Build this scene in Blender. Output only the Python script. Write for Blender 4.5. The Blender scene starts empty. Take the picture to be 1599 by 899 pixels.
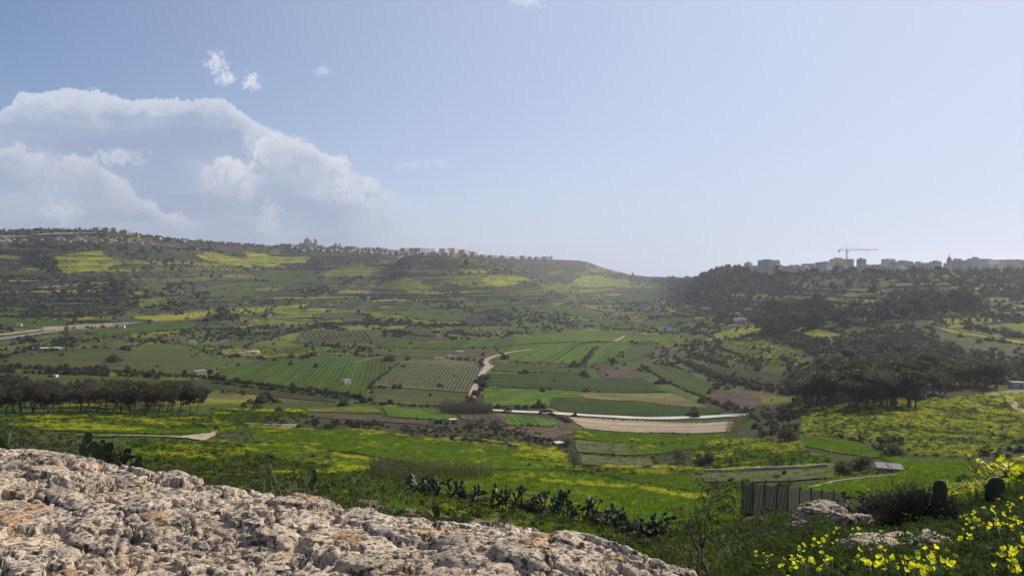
import bpy, bmesh, math, random
import numpy as np
from mathutils import Vector, Matrix
from mathutils.geometry import delaunay_2d_cdt

random.seed(7)
RNG = np.random.default_rng(7)
R = math.radians
SC = bpy.context.scene
COL = SC.collection

# ------------------------------------------------------------------ camera
F, CX, CY = 1150.0, 799.5, 449.5          # focal length and centre in photo pixels
PITCH = math.atan((CY - 430.0) / F)       # eye level lies at row 430
CP, SP = math.cos(PITCH), math.sin(PITCH)
cam = bpy.data.cameras.new('camera')
cam.sensor_width = 36.0
cam.lens = 36.0 * F / 1599.0
cam.clip_start, cam.clip_end = 0.05, 60000.0
camo = bpy.data.objects.new('camera', cam)
COL.objects.link(camo)
camo.location = (0, 0, 0)
camo.rotation_euler = (math.pi / 2 - PITCH, 0, 0)
SC.camera = camo

# ------------------------------------------------------------------ light
SUN_AZ, SUN_EL = R(57), R(38)             # azimuth to the right of the view direction (+Y)
sd = Vector((math.sin(SUN_AZ) * math.cos(SUN_EL), math.cos(SUN_AZ) * math.cos(SUN_EL), math.sin(SUN_EL)))
sun = bpy.data.lights.new('sun', 'SUN')
sun.energy = 5.0
sun.angle = R(0.53)
sun.color = (1.0, 0.94, 0.85)
suno = bpy.data.objects.new('sun', sun)
COL.objects.link(suno)
suno.rotation_euler = sd.to_track_quat('Z', 'Y').to_euler()
SC.view_settings.view_transform = 'Standard'
SC.view_settings.look = 'None'
SC.view_settings.gamma = 1.0
SC.view_settings.use_curve_mapping = False
SC.view_settings.exposure = 0.0
SC.render.engine = 'CYCLES'
SC.cycles.use_denoising = True
SC.cycles.denoiser = 'OPENIMAGEDENOISE'
SC.cycles.max_bounces = 5
SC.cycles.diffuse_bounces = 2
SC.cycles.transparent_max_bounces = 6
SC.cycles.volume_bounces = 0
SC.cycles.use_adaptive_sampling = False


def ray(px, py):
    """slope of a photo pixel's ray: (x per metre forward, z per metre forward)"""
    t = (CY - np.asarray(py, float)) / F
    den = CP + SP * t
    return (np.asarray(px, float) - CX) / F / den, (-SP + CP * t) / den


class NT:
    """small helper that writes shader node trees"""
    def __init__(s, tree, dim='3D'):
        s.t = tree
        s.dim = dim
        s.t.nodes.clear()

    def n(s, typ, **kw):
        nd = s.t.nodes.new(typ)
        ins = kw.pop('ins', {})
        for k, v in kw.items():
            setattr(nd, k, v)
        for k, v in ins.items():
            s.put(nd.inputs[k], v)
        return nd

    def put(s, sock, v):
        if isinstance(v, bpy.types.NodeSocket):
            s.t.links.new(v, sock)
        elif isinstance(v, bpy.types.Node):
            s.t.links.new(v.outputs[0], sock)
        else:
            sock.default_value = v

    def m(s, op, a, b=0.0, c=0.0, clamp=False):
        nd = s.t.nodes.new('ShaderNodeMath')
        nd.operation = op
        nd.use_clamp = clamp
        for i, v in enumerate((a, b, c)):
            s.put(nd.inputs[i], v)
        return nd.outputs[0]

    def smooth(s, x, a, b):
        nd = s.t.nodes.new('ShaderNodeMapRange')
        nd.interpolation_type = 'SMOOTHSTEP'
        s.put(nd.inputs[0], x); s.put(nd.inputs[1], a); s.put(nd.inputs[2], b)
        return nd.outputs[0]

    def mix(s, f, a, b, blend='MIX'):
        nd = s.t.nodes.new('ShaderNodeMix')
        nd.data_type = 'RGBA'
        nd.blend_type = blend
        s.put(nd.inputs[0], f)
        s.put(nd.inputs[6], a if not isinstance(a, tuple) else (*a[:3], 1))
        s.put(nd.inputs[7], b if not isinstance(b, tuple) else (*b[:3], 1))
        return nd.outputs[2]

    def noise(s, vec, scale, detail=4, rough=0.55, dist=0.0, out=0, dim=None):
        nd = s.n('ShaderNodeTexNoise', noise_dimensions=dim or s.dim, ins={'Scale': scale, 'Detail': detail, 'Roughness': rough, 'Distortion': dist})
        if vec is not None:
            s.put(nd.inputs['Vector'], vec)
        return nd.outputs[out]

    def mapping(s, vec, scale=(1, 1, 1), rot=(0, 0, 0), loc=(0, 0, 0)):
        return s.n('ShaderNodeMapping', ins={'Vector': vec, 'Scale': scale, 'Rotation': rot, 'Location': loc}).outputs[0]

    def ramp(s, f, stops):
        nd = s.n('ShaderNodeValToRGB', ins={'Fac': f})
        cr = nd.color_ramp
        while len(cr.elements) < len(stops):
            cr.elements.new(0.5)
        for e, (p, c) in zip(cr.elements, stops):
            e.position = p
            e.color = (*c[:3], 1)
        return nd.outputs[0]


# ------------------------------------------------------------------ sky with clouds
def build_world():
    w = bpy.data.worlds.new('World')
    SC.world = w
    w.use_nodes = True
    w.cycles.sampling_method = 'MANUAL'
    w.cycles.sample_map_resolution = 512
    g = NT(w.node_tree, '2D')
    out = g.n('ShaderNodeOutputWorld')
    bg = g.n('ShaderNodeBackground')
    STR = 0.10
    bg.inputs['Strength'].default_value = STR
    g.t.links.new(bg.outputs[0], out.inputs[0])
    sky = g.n('ShaderNodeTexSky')
    sky.sky_type = 'NISHITA'
    sky.sun_disc = False
    sky.sun_elevation = SUN_EL
    sky.sun_rotation = SUN_AZ
    sky.altitude = 100
    sky.air_density = 1.0
    sky.dust_density = SKY_DUST
    sky.ozone_density = 1.0
    d = g.n('ShaderNodeTexCoord').outputs['Generated']
    sep = g.n('ShaderNodeSeparateXYZ', ins={0: d})
    x, y, z = sep.outputs[0], sep.outputs[1], sep.outputs[2]
    az = g.m('MULTIPLY', g.m('ARCTAN2', x, y), 180 / math.pi)
    el = g.m('MULTIPLY', g.m('ARCSINE', z), 180 / math.pi)

    def azel(px, py):
        u, v = ray(px, py)
        a = math.atan(u)
        return math.degrees(a), math.degrees(math.atan(v * math.cos(a)))

    A0, A1 = -60.0, 60.0

    def outline(pts):
        """elevation in degrees of an outline, as a curve over azimuth"""
        nd = g.n('ShaderNodeFloatCurve', ins={'Factor': 1.0, 'Value': g.m('MULTIPLY_ADD', az, 1 / (A1 - A0), -A0 / (A1 - A0))})
        c = nd.mapping.curves[0]
        q = [azel(*p) for p in pts]
        q = [((a - A0) / (A1 - A0), min(1, max(0, e / 30.0))) for a, e in q]
        c.points[0].location = q[0]
        c.points[1].location = q[-1]
        for p in q[1:-1]:
            c.points.new(*p)
        nd.mapping.update()
        return g.m('MULTIPLY', nd.outputs[0], 30.0)

    # billow noise in angle space
    pv = g.n('ShaderNodeCombineXYZ', ins={0: az, 1: el, 2: 0.0}).outputs[0]
    n_big = g.m('SUBTRACT', g.noise(pv, 0.22, 3, 0.5), 0.5)
    n_mid = g.m('SUBTRACT', g.noise(pv, 0.7, 6, 0.58, 0.3), 0.5)
    n_fine = g.m('SUBTRACT', g.noise(pv, 2.2, 6, 0.6, 0.4), 0.5)
    n_puff = g.m('SUBTRACT', g.noise(pv, 1.3, 4, 0.6), 0.5)
    vor = g.n('ShaderNodeTexVoronoi', feature='SMOOTH_F1', voronoi_dimensions='2D', ins={'Scale': 0.75, 'Smoothness': 0.5})
    g.put(vor.inputs['Vector'], g.n('ShaderNodeVectorMath', operation='ADD', ins={0: pv, 1: g.noise(pv, 0.9, 4, 0.6, 0, 1)}).outputs[0])
    billow = g.m('SUBTRACT', 0.55, vor.outputs['Distance'])
    rough = g.m('ADD', g.m('MULTIPLY', n_mid, 1.6), g.m('ADD', g.m('MULTIPLY', billow, 0.9), g.m('MULTIPLY', n_fine, 0.7)))

    K = 1.0 / STR
    def cc(r, gg, b):
        return tuple(((c / 255.0 + 0.055) / 1.055) ** 2.4 * K for c in (r, gg, b))
    col = g.mix(1.0, sky.outputs[0], SKY_TINT, 'MULTIPLY')
    # thin bright haze in the sky: thicker towards the sun and towards the horizon
    dsun = g.n('ShaderNodeVectorMath', operation='DOT_PRODUCT', ins={0: d, 1: tuple(sd)}).outputs['Value']
    veil = g.m('MULTIPLY', g.m('SUBTRACT', dsun, .13), 1.15, clamp=True)
    low = g.m('MULTIPLY', g.m('EXPONENT', g.m('MULTIPLY', g.m('MAXIMUM', el, 0.0), -1 / 6.0)), .72)
    veil = g.m('MINIMUM', g.m('ADD', veil, low), .93)
    col = g.mix(veil, col, cc(205, 214, 237))

    # layer A: the great anvil, a pale grey-blue body under a bright ragged top
    ta = outline([(-900, 330), (-500, 260), (-200, 205), (-40, 185), (12, 166), (30, 149), (90, 141), (150, 141), (230, 155), (290, 154), (335, 149),
                  (370, 170), (420, 195), (480, 214), (545, 252), (600, 292), (660, 330), (760, 385), (1000, 432), (1900, 432)])
    dA = g.m('SUBTRACT', g.m('ADD', ta, g.m('ADD', g.m('MULTIPLY', rough, 0.42), g.m('MULTIPLY', n_fine, .5))), el)
    soft = g.m('MULTIPLY_ADD', g.smooth(az, -21.0, -9.0), 2.4, 0.16)
    mA = g.smooth(dA, 0.0, soft)
    fadeR = g.smooth(az, -6.5, -15.0)
    rim = g.smooth(g.m('ADD', dA, g.m('MULTIPLY', g.m('ADD', n_big, n_mid), 2.2)), 2.3, 0.0)
    streak = g.noise(g.mapping(pv, (.35, 1.3, 1.0), (0, 0, -.35)), .30, 3, .5, .2)
    cA = g.mix(g.smooth(streak, .34, .70), cc(160, 173, 200), cc(184, 194, 214))
    cA = g.mix(g.m('MULTIPLY', rim, 0.85), cA, cc(217, 222, 233))
    low_c = g.smooth(el, 7.0, 1.0)
    cA = g.mix(g.m('MULTIPLY', low_c, .5), cA, cc(174, 184, 205))
    aA = g.m('MULTIPLY', g.m('MULTIPLY', mA, fadeR), g.m('MULTIPLY_ADD', rim, 0.14, 0.78))
    col = g.mix(aA, col, cA)

    # layer B: bright billows on its sunward side, C: the lower bank on the left
    def bank(col, top, depth, lo, hi, amp, bright, strength):
        t = outline(top)
        dd = g.m('SUBTRACT', g.m('ADD', t, g.m('MULTIPLY', rough, amp)), el)
        m = g.m('MULTIPLY', g.smooth(dd, 0.0, 0.4), g.smooth(g.m('ADD', dd, g.m('MULTIPLY', g.m('ADD', n_mid, n_big), 3.4)), depth, 0.0))
        m = g.m('MULTIPLY', m, g.m('MULTIPLY', g.smooth(az, lo[0], lo[1]), g.smooth(az, hi[0], hi[1])))
        m = g.m('MULTIPLY', m, strength, clamp=True)
        lum = g.smooth(g.m('ADD', g.m('ADD', rough, g.m('MULTIPLY', n_fine, .8)), g.m('MULTIPLY', g.smooth(dd, 1.4, 0.0), 0.5)), -0.75, 0.75)
        return g.mix(m, col, g.mix(lum, cc(172, 181, 201), bright))
    azp = lambda px: azel(px, 300)[0]
    col = bank(col, [(-900, 300), (-300, 215), (0, 222), (60, 236), (130, 241), (165, 262), (200, 288), (240, 318), (290, 338), (340, 352), (600, 400), (1900, 430)],
               3.0, (-60, -50), (azp(350), azp(250)), 0.75, cc(211, 215, 226), 0.85)
    col = bank(col, [(-900, 300), (300, 275), (320, 252), (350, 246), (385, 258), (402, 215), (432, 206), (480, 222), (540, 253), (600, 290), (660, 325), (1900, 430)],
               4.4, (azp(300), azp(335)), (azp(650), azp(560)), 0.9, cc(222, 226, 235), 0.9)
    # single puffs: (px, py, half width, half height, strength)
    for i, (px, py, rx, ry, st) in enumerate(((338, 100, 17, 20, .95), (352, 120, 26, 14, .95), (393, 128, 17, 17, .9), (502, 112, 14, 10, .5), (825, 4, 30, 12, .7),
                                              (690, 255, 16, 9, .5), (645, 258, 45, 8, .4), (655, 322, 34, 6, .25), (187, 246, 40, 18, .6), (98, 331, 30, 26, .5),
                                              (420, 345, 26, 40, .4), (398, 228, 20, 30, .5), (520, 300, 60, 16, .3), (560, 312, 50, 10, .35))):
        a, e = azel(px, py)
        k = 1150 / 57.3
        wx = g.m('MULTIPLY', g.m('SUBTRACT', az, a), k / rx)
        wy = g.m('MULTIPLY', g.m('SUBTRACT', el, e), k / ry)
        r2 = g.m('SQRT', g.m('ADD', g.m('MULTIPLY', wx, wx), g.m('MULTIPLY', wy, wy)))
        mm = g.smooth(g.m('ADD', g.m('SUBTRACT', 1.0, r2), g.m('ADD', g.m('MULTIPLY', n_fine, 1.6), g.m('MULTIPLY', n_puff, 1.6))), 0.0, 0.9)
        lum = g.smooth(g.m('ADD', g.m('MULTIPLY', wy, 0.4), g.m('MULTIPLY', n_fine, 1.5)), -0.8, 0.6)
        col = g.mix(g.m('MULTIPLY', mm, st), col, g.mix(lum, cc(196, 205, 222), cc(226, 231, 240)))
    g.put(bg.inputs['Color'], col)


SKY_DUST = 0.6
SKY_TINT = (0.95, 0.98, 1.14)
build_world()

# ------------------------------------------------------------------ helpers
def tag(o, label=None, cat=None, group=None, kind=None):
    if label: o['label'] = label
    if cat: o['category'] = cat
    if group: o['group'] = group
    if kind: o['kind'] = kind
    return o


def link(name, data, parent=None, mat=None, loc=None, rz=None, scale=None):
    o = bpy.data.objects.new(name, data)
    COL.objects.link(o)
    if parent is not None: o.parent = parent
    if mat is not None and data is not None: data.materials.append(mat)
    if loc is not None: o.location = loc
    if rz is not None: o.rotation_euler = (0, 0, rz)
    if scale is not None: o.scale = scale if hasattr(scale, '__len__') else (scale,) * 3
    return o


def mesh_np(name, V, Fc, smooth=False):
    """mesh from an (n,3) vertex array and an (m,3|4) face array, or a list of both"""
    me = bpy.data.meshes.new(name)
    V = np.asarray(V, np.float32)
    groups = [np.asarray(f, np.int32) for f in (Fc if isinstance(Fc, list) else [Fc]) if len(f)]
    me.vertices.add(len(V))
    me.vertices.foreach_set('co', V.ravel())
    nl = sum(f.size for f in groups)
    npoly = sum(len(f) for f in groups)
    me.loops.add(nl)
    me.polygons.add(npoly)
    me.loops.foreach_set('vertex_index', np.concatenate([f.ravel() for f in groups]))
    tot = np.concatenate([np.full(len(f), f.shape[1], np.int32) for f in groups])
    st = np.concatenate([[0], np.cumsum(tot)[:-1]]).astype(np.int32)
    me.polygons.foreach_set('loop_start', st)
    me.polygons.foreach_set('use_smooth', np.full(npoly, smooth))
    me.update(calc_edges=True)
    me.validate()
    return me


class MB:
    """collects boxes, tubes and loose faces into one mesh"""
    def __init__(s):
        s.V, s.Q, s.T = [], [], []
        s.n = 0

    def add(s, V, Q=(), T=()):
        V = np.asarray(V, float)
        s.V.append(V)
        if len(Q): s.Q.append(np.asarray(Q, int) + s.n)
        if len(T): s.T.append(np.asarray(T, int) + s.n)
        s.n += len(V)
        return s

    def box(s, x0, x1, y0, y1, z0, z1, M=None):
        V = np.array([(x, y, z) for z in (z0, z1) for y in (y0, y1) for x in (x0, x1)], float)
        if M is not None: V = V @ np.array(M.to_3x3()).T + np.array(M.translation)
        return s.add(V, [(0, 2, 3, 1), (4, 5, 7, 6), (0, 1, 5, 4), (2, 6, 7, 3), (0, 4, 6, 2), (1, 3, 7, 5)])

    def tube(s, P, rad, k=6, cap=True):
        P = np.asarray(P, float)
        rad = np.broadcast_to(np.asarray(rad, float), (len(P),))
        T = np.gradient(P, axis=0)
        T /= np.linalg.norm(T, axis=1)[:, None] + 1e-9
        ref = np.where(np.abs(T[:, 2:3]) > .9, np.array([[1., 0, 0]]), np.array([[0., 0, 1]]))
        A = np.cross(T, ref); A /= np.linalg.norm(A, axis=1)[:, None] + 1e-9
        B = np.cross(T, A)
        a = np.arange(k) * 2 * math.pi / k
        V = P[:, None] + rad[:, None, None] * (np.cos(a)[None, :, None] * A[:, None] + np.sin(a)[None, :, None] * B[:, None])
        m = len(P)
        i, j = np.meshgrid(np.arange(m - 1), np.arange(k), indexing='ij')
        jn = (j + 1) % k
        Q = np.stack([i * k + j, i * k + jn, (i + 1) * k + jn, (i + 1) * k + j], -1).reshape(-1, 4)
        T3 = []
        if cap:
            T3 = [(0, q + 1, q) for q in range(1, k - 1)] + [((m - 1) * k, (m - 1) * k + q, (m - 1) * k + q + 1) for q in range(1, k - 1)]
        return s.add(V.reshape(-1, 3), Q, T3)

    def lathe(s, prof, k=16, c=(0, 0, 0), a0=0.0):
        prof = np.asarray(prof, float)
        a = a0 + np.arange(k) * 2 * math.pi / k
        V = np.stack([prof[:, None, 0] * np.cos(a), prof[:, None, 0] * np.sin(a), np.repeat(prof[:, 1:2], k, 1)], -1).reshape(-1, 3) + np.array(c)
        m = len(prof)
        i, j = np.meshgrid(np.arange(m - 1), np.arange(k), indexing='ij')
        jn = (j + 1) % k
        return s.add(V, np.stack([i * k + j, i * k + jn, (i + 1) * k + jn, (i + 1) * k + j], -1).reshape(-1, 4))

    def mesh(s, name, smooth=False):
        V = np.concatenate(s.V)
        fs = []
        if s.Q: fs.append(np.concatenate(s.Q))
        if s.T: fs.append(np.concatenate(s.T))
        return mesh_np(name, V, fs, smooth)

    def build(s, name, mat, parent=None, smooth=False, **kw):
        return link(name, s.mesh(name, smooth), parent, mat, **kw)


# value noise and cell noise, vectorised
def _h(ix, iy, iz, seed):
    h = (ix.astype(np.int64) * 374761393 + iy.astype(np.int64) * 668265263 + iz.astype(np.int64) * 2147483647 + seed * 974634777) & 0xFFFFFFFF
    h = ((h ^ (h >> 13)) * 1274126177) & 0xFFFFFFFF
    h = ((h ^ (h >> 16)) * 2246822519) & 0xFFFFFFFF
    return ((h ^ (h >> 15)) & 0xFFFFFF) / float(0xFFFFFF)


def vn2(x, y, seed=0):
    x = np.asarray(x, float); y = np.asarray(y, float)
    ix, iy = np.floor(x), np.floor(y)
    fx, fy = x - ix, y - iy
    fx = fx * fx * (3 - 2 * fx); fy = fy * fy * (3 - 2 * fy)
    z = np.zeros_like(ix)
    a, b = _h(ix, iy, z, seed), _h(ix + 1, iy, z, seed)
    c, d = _h(ix, iy + 1, z, seed), _h(ix + 1, iy + 1, z, seed)
    return (a + (b - a) * fx) * (1 - fy) + (c + (d - c) * fx) * fy


def fbm2(x, y, octs=4, seed=0, gain=0.5):
    t, a, s = 0.0, 1.0, 0.0
    for o in range(octs):
        t = t + a * vn2(x * 2 ** o + 17.3 * o, y * 2 ** o - 9.1 * o, seed + o)
        s += a; a *= gain
    return t / s * 2 - 1          # -1 .. 1


def vn3(x, y, z, seed=0):
    ix, iy, iz = np.floor(x), np.floor(y), np.floor(z)
    fx, fy, fz = x - ix, y - iy, z - iz
    fx = fx * fx * (3 - 2 * fx); fy = fy * fy * (3 - 2 * fy); fz = fz * fz * (3 - 2 * fz)
    r = []
    for dz in (0, 1):
        a, b = _h(ix, iy, iz + dz, seed), _h(ix + 1, iy, iz + dz, seed)
        c, d = _h(ix, iy + 1, iz + dz, seed), _h(ix + 1, iy + 1, iz + dz, seed)
        r.append((a + (b - a) * fx) * (1 - fy) + (c + (d - c) * fx) * fy)
    return r[0] + (r[1] - r[0]) * fz


def fbm3(P, scale, octs=4, seed=0, gain=0.5):
    t, a, s = 0.0, 1.0, 0.0
    for o in range(octs):
        Q = P * scale * 2 ** o + 13.7 * o
        t = t + a * vn3(Q[..., 0], Q[..., 1], Q[..., 2], seed + o)
        s += a; a *= gain
    return t / s * 2 - 1


def cells2(x, y, seed=0, jitter=0.9):
    """distance to nearest and second nearest cell point, and the nearest cell's random number"""
    ix, iy = np.floor(x), np.floor(y)
    d1 = np.full(np.shape(x), 9.0); d2 = d1.copy(); r1 = np.zeros(np.shape(x))
    z = np.zeros_like(ix)
    for oy in (-1, 0, 1):
        for ox in (-1, 0, 1):
            cx_, cy_ = ix + ox, iy + oy
            qx = cx_ + .5 + jitter * (_h(cx_, cy_, z, seed) - .5)
            qy = cy_ + .5 + jitter * (_h(cx_, cy_, z + 1, seed) - .5)
            d = np.hypot(x - qx, y - qy)
            rr = _h(cx_, cy_, z + 2, seed)
            nearer = d < d1
            d2 = np.where(nearer, d1, np.minimum(d2, d))
            r1 = np.where(nearer, rr, r1)
            d1 = np.where(nearer, d, d1)
    return d1, d2, r1


def inside(poly, x, y):
    poly = np.asarray(poly, float)
    r = np.zeros(np.shape(x), bool)
    x1, y1 = poly[-1]
    for x2, y2 in poly:
        c = (y2 > y) != (y1 > y)
        with np.errstate(divide='ignore', invalid='ignore'):
            r ^= c & (x < (x1 - x2) * (y - y2) / (y1 - y2 + 1e-12) + x2)
        x1, y1 = x2, y2
    return r


# ------------------------------------------------------------------ terrain height
# Surveyed profiles: for lines of sight fanning out from the viewpoint, the row at which the ground lies at each distance.
NEAR = [2.2, 4, 6, 8, 12, 25, 40, 55, 80, 110, 150, 200, 260, 330, 420, 520]
PROF = {
    0:    ([1700, 1180, 1020, 960, 870, 782, 748, 728, 708, 690, 670, 650, 630, 606, 580, 556], [(650, 532), (800, 506), (980, 468), (1180, 425), (1350, 392), (1480, 371)], 1560),
    200:  ([1700, 1180, 1020, 960, 870, 806, 776, 754, 730, 708, 685, 662, 640, 614, 586, 560], [(650, 535), (800, 510), (1000, 472), (1220, 430), (1420, 397), (1560, 372)], 1660),
    400:  ([1700, 1180, 1020, 960, 890, 835, 802, 778, 752, 733, 708, 681, 656, 631, 602, 575], [(650, 549), (800, 525), (1000, 499), (1280, 466), (1620, 428), (1880, 400)], 2050),
    600:  ([1700, 1200, 1040, 985, 920, 855, 806, 786, 762, 742, 716, 690, 662, 636, 608, 581], [(650, 556), (800, 533), (1000, 509), (1280, 484), (1620, 449), (1950, 412)], 2150),
    800:  ([1700, 1200, 1060, 1000, 950, 905, 858, 829, 786, 746, 716, 692, 668, 646, 613, 586], [(650, 561), (800, 538), (1020, 514), (1350, 489), (1800, 456), (2250, 425)], 2600),
    1000: ([1500, 1150, 1050, 1000, 960, 920, 880, 846, 797, 760, 731, 707, 684, 656, 622, 592], [(650, 563), (800, 539), (1020, 515), (1350, 492), (1900, 466), (2500, 446)], 3000),
    1080: ([1250, 1050, 980, 950, 925, 900, 868, 838, 792, 758, 728, 704, 680, 654, 620, 589], [(640, 561), (760, 539), (900, 515), (1080, 490), (1280, 464), (1450, 445)], 1600),
    1200: ([1040, 905, 870, 862, 868, 872, 846, 818, 786, 755, 718, 690, 665, 641, 602, 567], [(620, 541), (740, 516), (850, 493), (950, 470), (1050, 449), (1140, 430)], 1230),
    1400: ([990, 880, 830, 806, 822, 822, 806, 788, 762, 737, 706, 671, 637, 598, 559, 525], [(590, 503), (670, 482), (760, 460), (840, 442), (910, 430), (970, 421)], 1020),
    1599: ([950, 850, 796, 768, 775, 780, 770, 757, 742, 724, 701, 669, 638, 602, 568, 533], [(600, 510), (690, 485), (780, 461), (860, 443), (940, 430), (1000, 421)], 1060),
}
SKYLINE = [(-500, 360), (0, 360), (60, 357), (110, 357), (150, 359), (210, 364), (260, 371), (330, 376), (400, 381), (440, 384), (480, 386), (560, 389), (620, 392),
           (680, 393), (740, 397), (760, 400), (800, 403), (850, 404), (905, 406), (920, 409), (938, 416), (960, 422), (985, 428), (1010, 431), (1050, 432), (1085, 432),
           (1100, 426), (1115, 419), (1135, 415), (1160, 414), (1200, 415), (1300, 417), (1400, 418), (1500, 417), (1599, 416), (2100, 414)]
pcols = sorted(PROF)
us, Yk, Vk = [], [], []
for c in pcols:
    nr, far, ridge = PROF[c]
    ys = NEAR + [f[0] for f in far] + [ridge]
    ps = nr + [f[1] for f in far] + [np.interp(c, *zip(*SKYLINE))]
    us.append(ray(c, 430)[0]); Yk.append(ys); Vk.append(ray(c, ps)[1])
us = np.array(us); Yk = np.array(Yk, float); Vk = np.array(Vk)

NU, NYR = 660, 640
ug = np.concatenate([np.linspace(-1.5, -0.76, 50, endpoint=False), np.linspace(-0.76, 0.76, NU - 100), np.linspace(0.76, 1.5, 51)[1:]])
Lg = np.linspace(math.log(1.9), math.log(7000.0), NYR)
Yg = np.exp(Lg)


def _smooth_interp(x, xp, fp):
    """Catmull-Rom through (xp, fp) with flat ends"""
    x = np.clip(x, xp[0], xp[-1])
    i = np.clip(np.searchsorted(xp, x) - 1, 0, len(xp) - 2)
    m = np.gradient(fp, xp)
    h = xp[i + 1] - xp[i]
    t = (x - xp[i]) / h
    return (fp[i] * (1 + 2 * t) * (1 - t) ** 2 + h * m[i] * t * (1 - t) ** 2 + fp[i + 1] * t * t * (3 - 2 * t) + h * m[i + 1] * t * t * (t - 1))


sk_u = np.array([ray(p, 430)[0] for p, _ in SKYLINE]); sk_v = np.array([ray(p, q)[1] for p, q in SKYLINE])
ZG = np.zeros((NYR, len(ug)))
nk = Yk.shape[1]
Yc = np.stack([_smooth_interp(ug, us, Yk[:, k]) for k in range(nk)])
Vc = np.stack([_smooth_interp(ug, us, Vk[:, k]) for k in range(nk)])
Vc[-1] = np.interp(ug, sk_u, sk_v)
RIDGE_Y = Yc[-1]
for j in range(len(ug)):
    yy, vv = Yc[:, j], Vc[:, j]
    zz = yy * vv
    yr, zr = yy[-1], zz[-1]
    ext_y = [yr * 1.04, yr * 1.25, 7500.0]
    ext_z = [zr - 0.004 * yr, zr - 0.05 * yr, min(zr - 0.08 * yr, -110.0)]
    ZG[:, j] = np.interp(Lg, np.log(np.concatenate([yy, ext_y])), np.concatenate([zz, ext_z]))
# soften the joints along and across the lines of sight, then add unevenness
ker = np.array([1, 4, 6, 4, 1]) / 16.0
for _ in range(3):
    P = np.pad(ZG, ((2, 2), (0, 0)), 'edge')
    ZG = sum(ker[q] * P[q:q + NYR] for q in range(5))
    P = np.pad(ZG, ((0, 0), (2, 2)), 'edge')
    ZG = sum(ker[q] * P[:, q:q + len(ug)] for q in range(5))
YY, UU = np.meshgrid(Yg, ug, indexing='ij')
XX = UU * YY
far_amt = np.clip((YY - 20) / 120, 0, 1) * np.clip((RIDGE_Y[None] * 0.985 - YY) / (0.12 * RIDGE_Y[None]), 0, 1)
flat = np.clip((YY - 260) / 100, 0, 1) * np.clip((700 - YY) / 150, 0, 1)
ZG += far_amt * (1 - 0.65 * flat) * (3.0 * fbm2(XX / 160, YY / 190, 4, 3) * np.clip(YY / 900, .2, 1.2) + 0.5 * fbm2(XX / 17, YY / 22, 3, 9))
ZG += np.clip((YY - 3) / 3, 0, 1) * np.clip((40 - YY) / 30, 0, 1) * 0.10 * fbm2(XX / 0.9, YY / 0.9, 4, 5)
# skyline lumps
ZG += np.exp(-((YY - RIDGE_Y[None]) / (0.05 * RIDGE_Y[None])) ** 2) * 0.0022 * RIDGE_Y[None] * fbm2(XX / 60, YY / 400, 4, 21)
# low terraces on the hillsides: each step levels the ground and drops at its lip
terr = np.clip((YY - 700) / 200, 0, 1) * np.clip((0.95 * RIDGE_Y[None] - YY) / 150, 0, 1)
stp = 6.0 + 2.5 * fbm2(XX / 300, YY / 300, 2, 31)
ph = ZG / stp + 1.2 * fbm2(XX / 220, YY / 220, 3, 33)
fr = ph - np.floor(ph)
ZG += terr * stp * 0.55 * (np.clip((fr - .72) / .28, 0, 1) - fr)

# the near shoulder of the central hill stands in front of the farther headland
bp = np.interp(ug, [ray(p, 430)[0] for p in (560, 620, 700, 740, 770, 800, 830, 870, 920)], [ray(p, q)[1] for p, q in ((560, 425), (620, 404), (700, 400), (740, 402), (770, 412), (800, 425), (830, 437), (870, 452), (920, 470))])
bw = np.exp(-((YY - 1900) / np.where(YY < 1900, 330, 170)) ** 2) * np.clip((ug - ray(575, 430)[0]) / .05, 0, 1)[None] * np.clip((ray(905, 430)[0] - ug) / .04, 0, 1)[None]
ZG += np.maximum(0, bp[None] * 1900 - ZG) * bw
for _ in range(3):                      # settle the crest on the surveyed skyline
    vm = (ZG / Yg[:, None])[Yg > 30].max(0)
    tgt = np.interp(ug, sk_u, sk_v) - .8 / F
    ZG += (tgt - vm)[None] * RIDGE_Y[None] * np.clip((YY / RIDGE_Y[None] - .8) / .2, 0, 1)
UI = interp_u = lambda u: np.interp(u, ug, np.arange(len(ug)))


def H(x, y):
    """ground height at plan points"""
    x = np.asarray(x, float); y = np.maximum(np.asarray(y, float), 1.95)
    fi = (np.log(y) - Lg[0]) / (Lg[1] - Lg[0])
    fj = np.interp(x / y, ug, np.arange(len(ug)))
    i = np.clip(fi.astype(int), 0, NYR - 2); j = np.clip(fj.astype(int), 0, len(ug) - 2)
    a, b = np.clip(fi - i, 0, 1), np.clip(fj - j, 0, 1)
    return (ZG[i, j] * (1 - a) * (1 - b) + ZG[i + 1, j] * a * (1 - b) + ZG[i, j + 1] * (1 - a) * b + ZG[i + 1, j + 1] * a * b)


def pix(px, py, ymin=9.0):
    """plan point (x, y) where the sight line of a photo pixel meets the ground; misses end on the ridge"""
    u, v = ray(px, py)
    u, v = float(u), float(v)
    fj = np.interp(u, ug, np.arange(len(ug)))
    j = min(int(fj), len(ug) - 2); b = fj - j
    prof = ZG[:, j] * (1 - b) + ZG[:, j + 1] * b
    k0 = np.searchsorted(Yg, ymin)
    dif = prof - v * Yg
    hit = np.nonzero(dif[k0:] >= 0)[0]
    if not len(hit):
        yr = np.interp(u, ug, RIDGE_Y)
        return u * yr, yr
    k = hit[0] + k0
    if k == k0: y = Yg[k]
    else:
        t = dif[k - 1] / (dif[k - 1] - dif[k])
        y = Yg[k - 1] + t * (Yg[k] - Yg[k - 1])
    return u * y, y


def pt(px, py, ymin=9.0):
    x, y = pix(px, py, ymin)
    return np.array([x, y, float(H(x, y))])


def plan(poly, ymin=9.0):
    return np.array([pix(*p, ymin) for p in poly])


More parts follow.
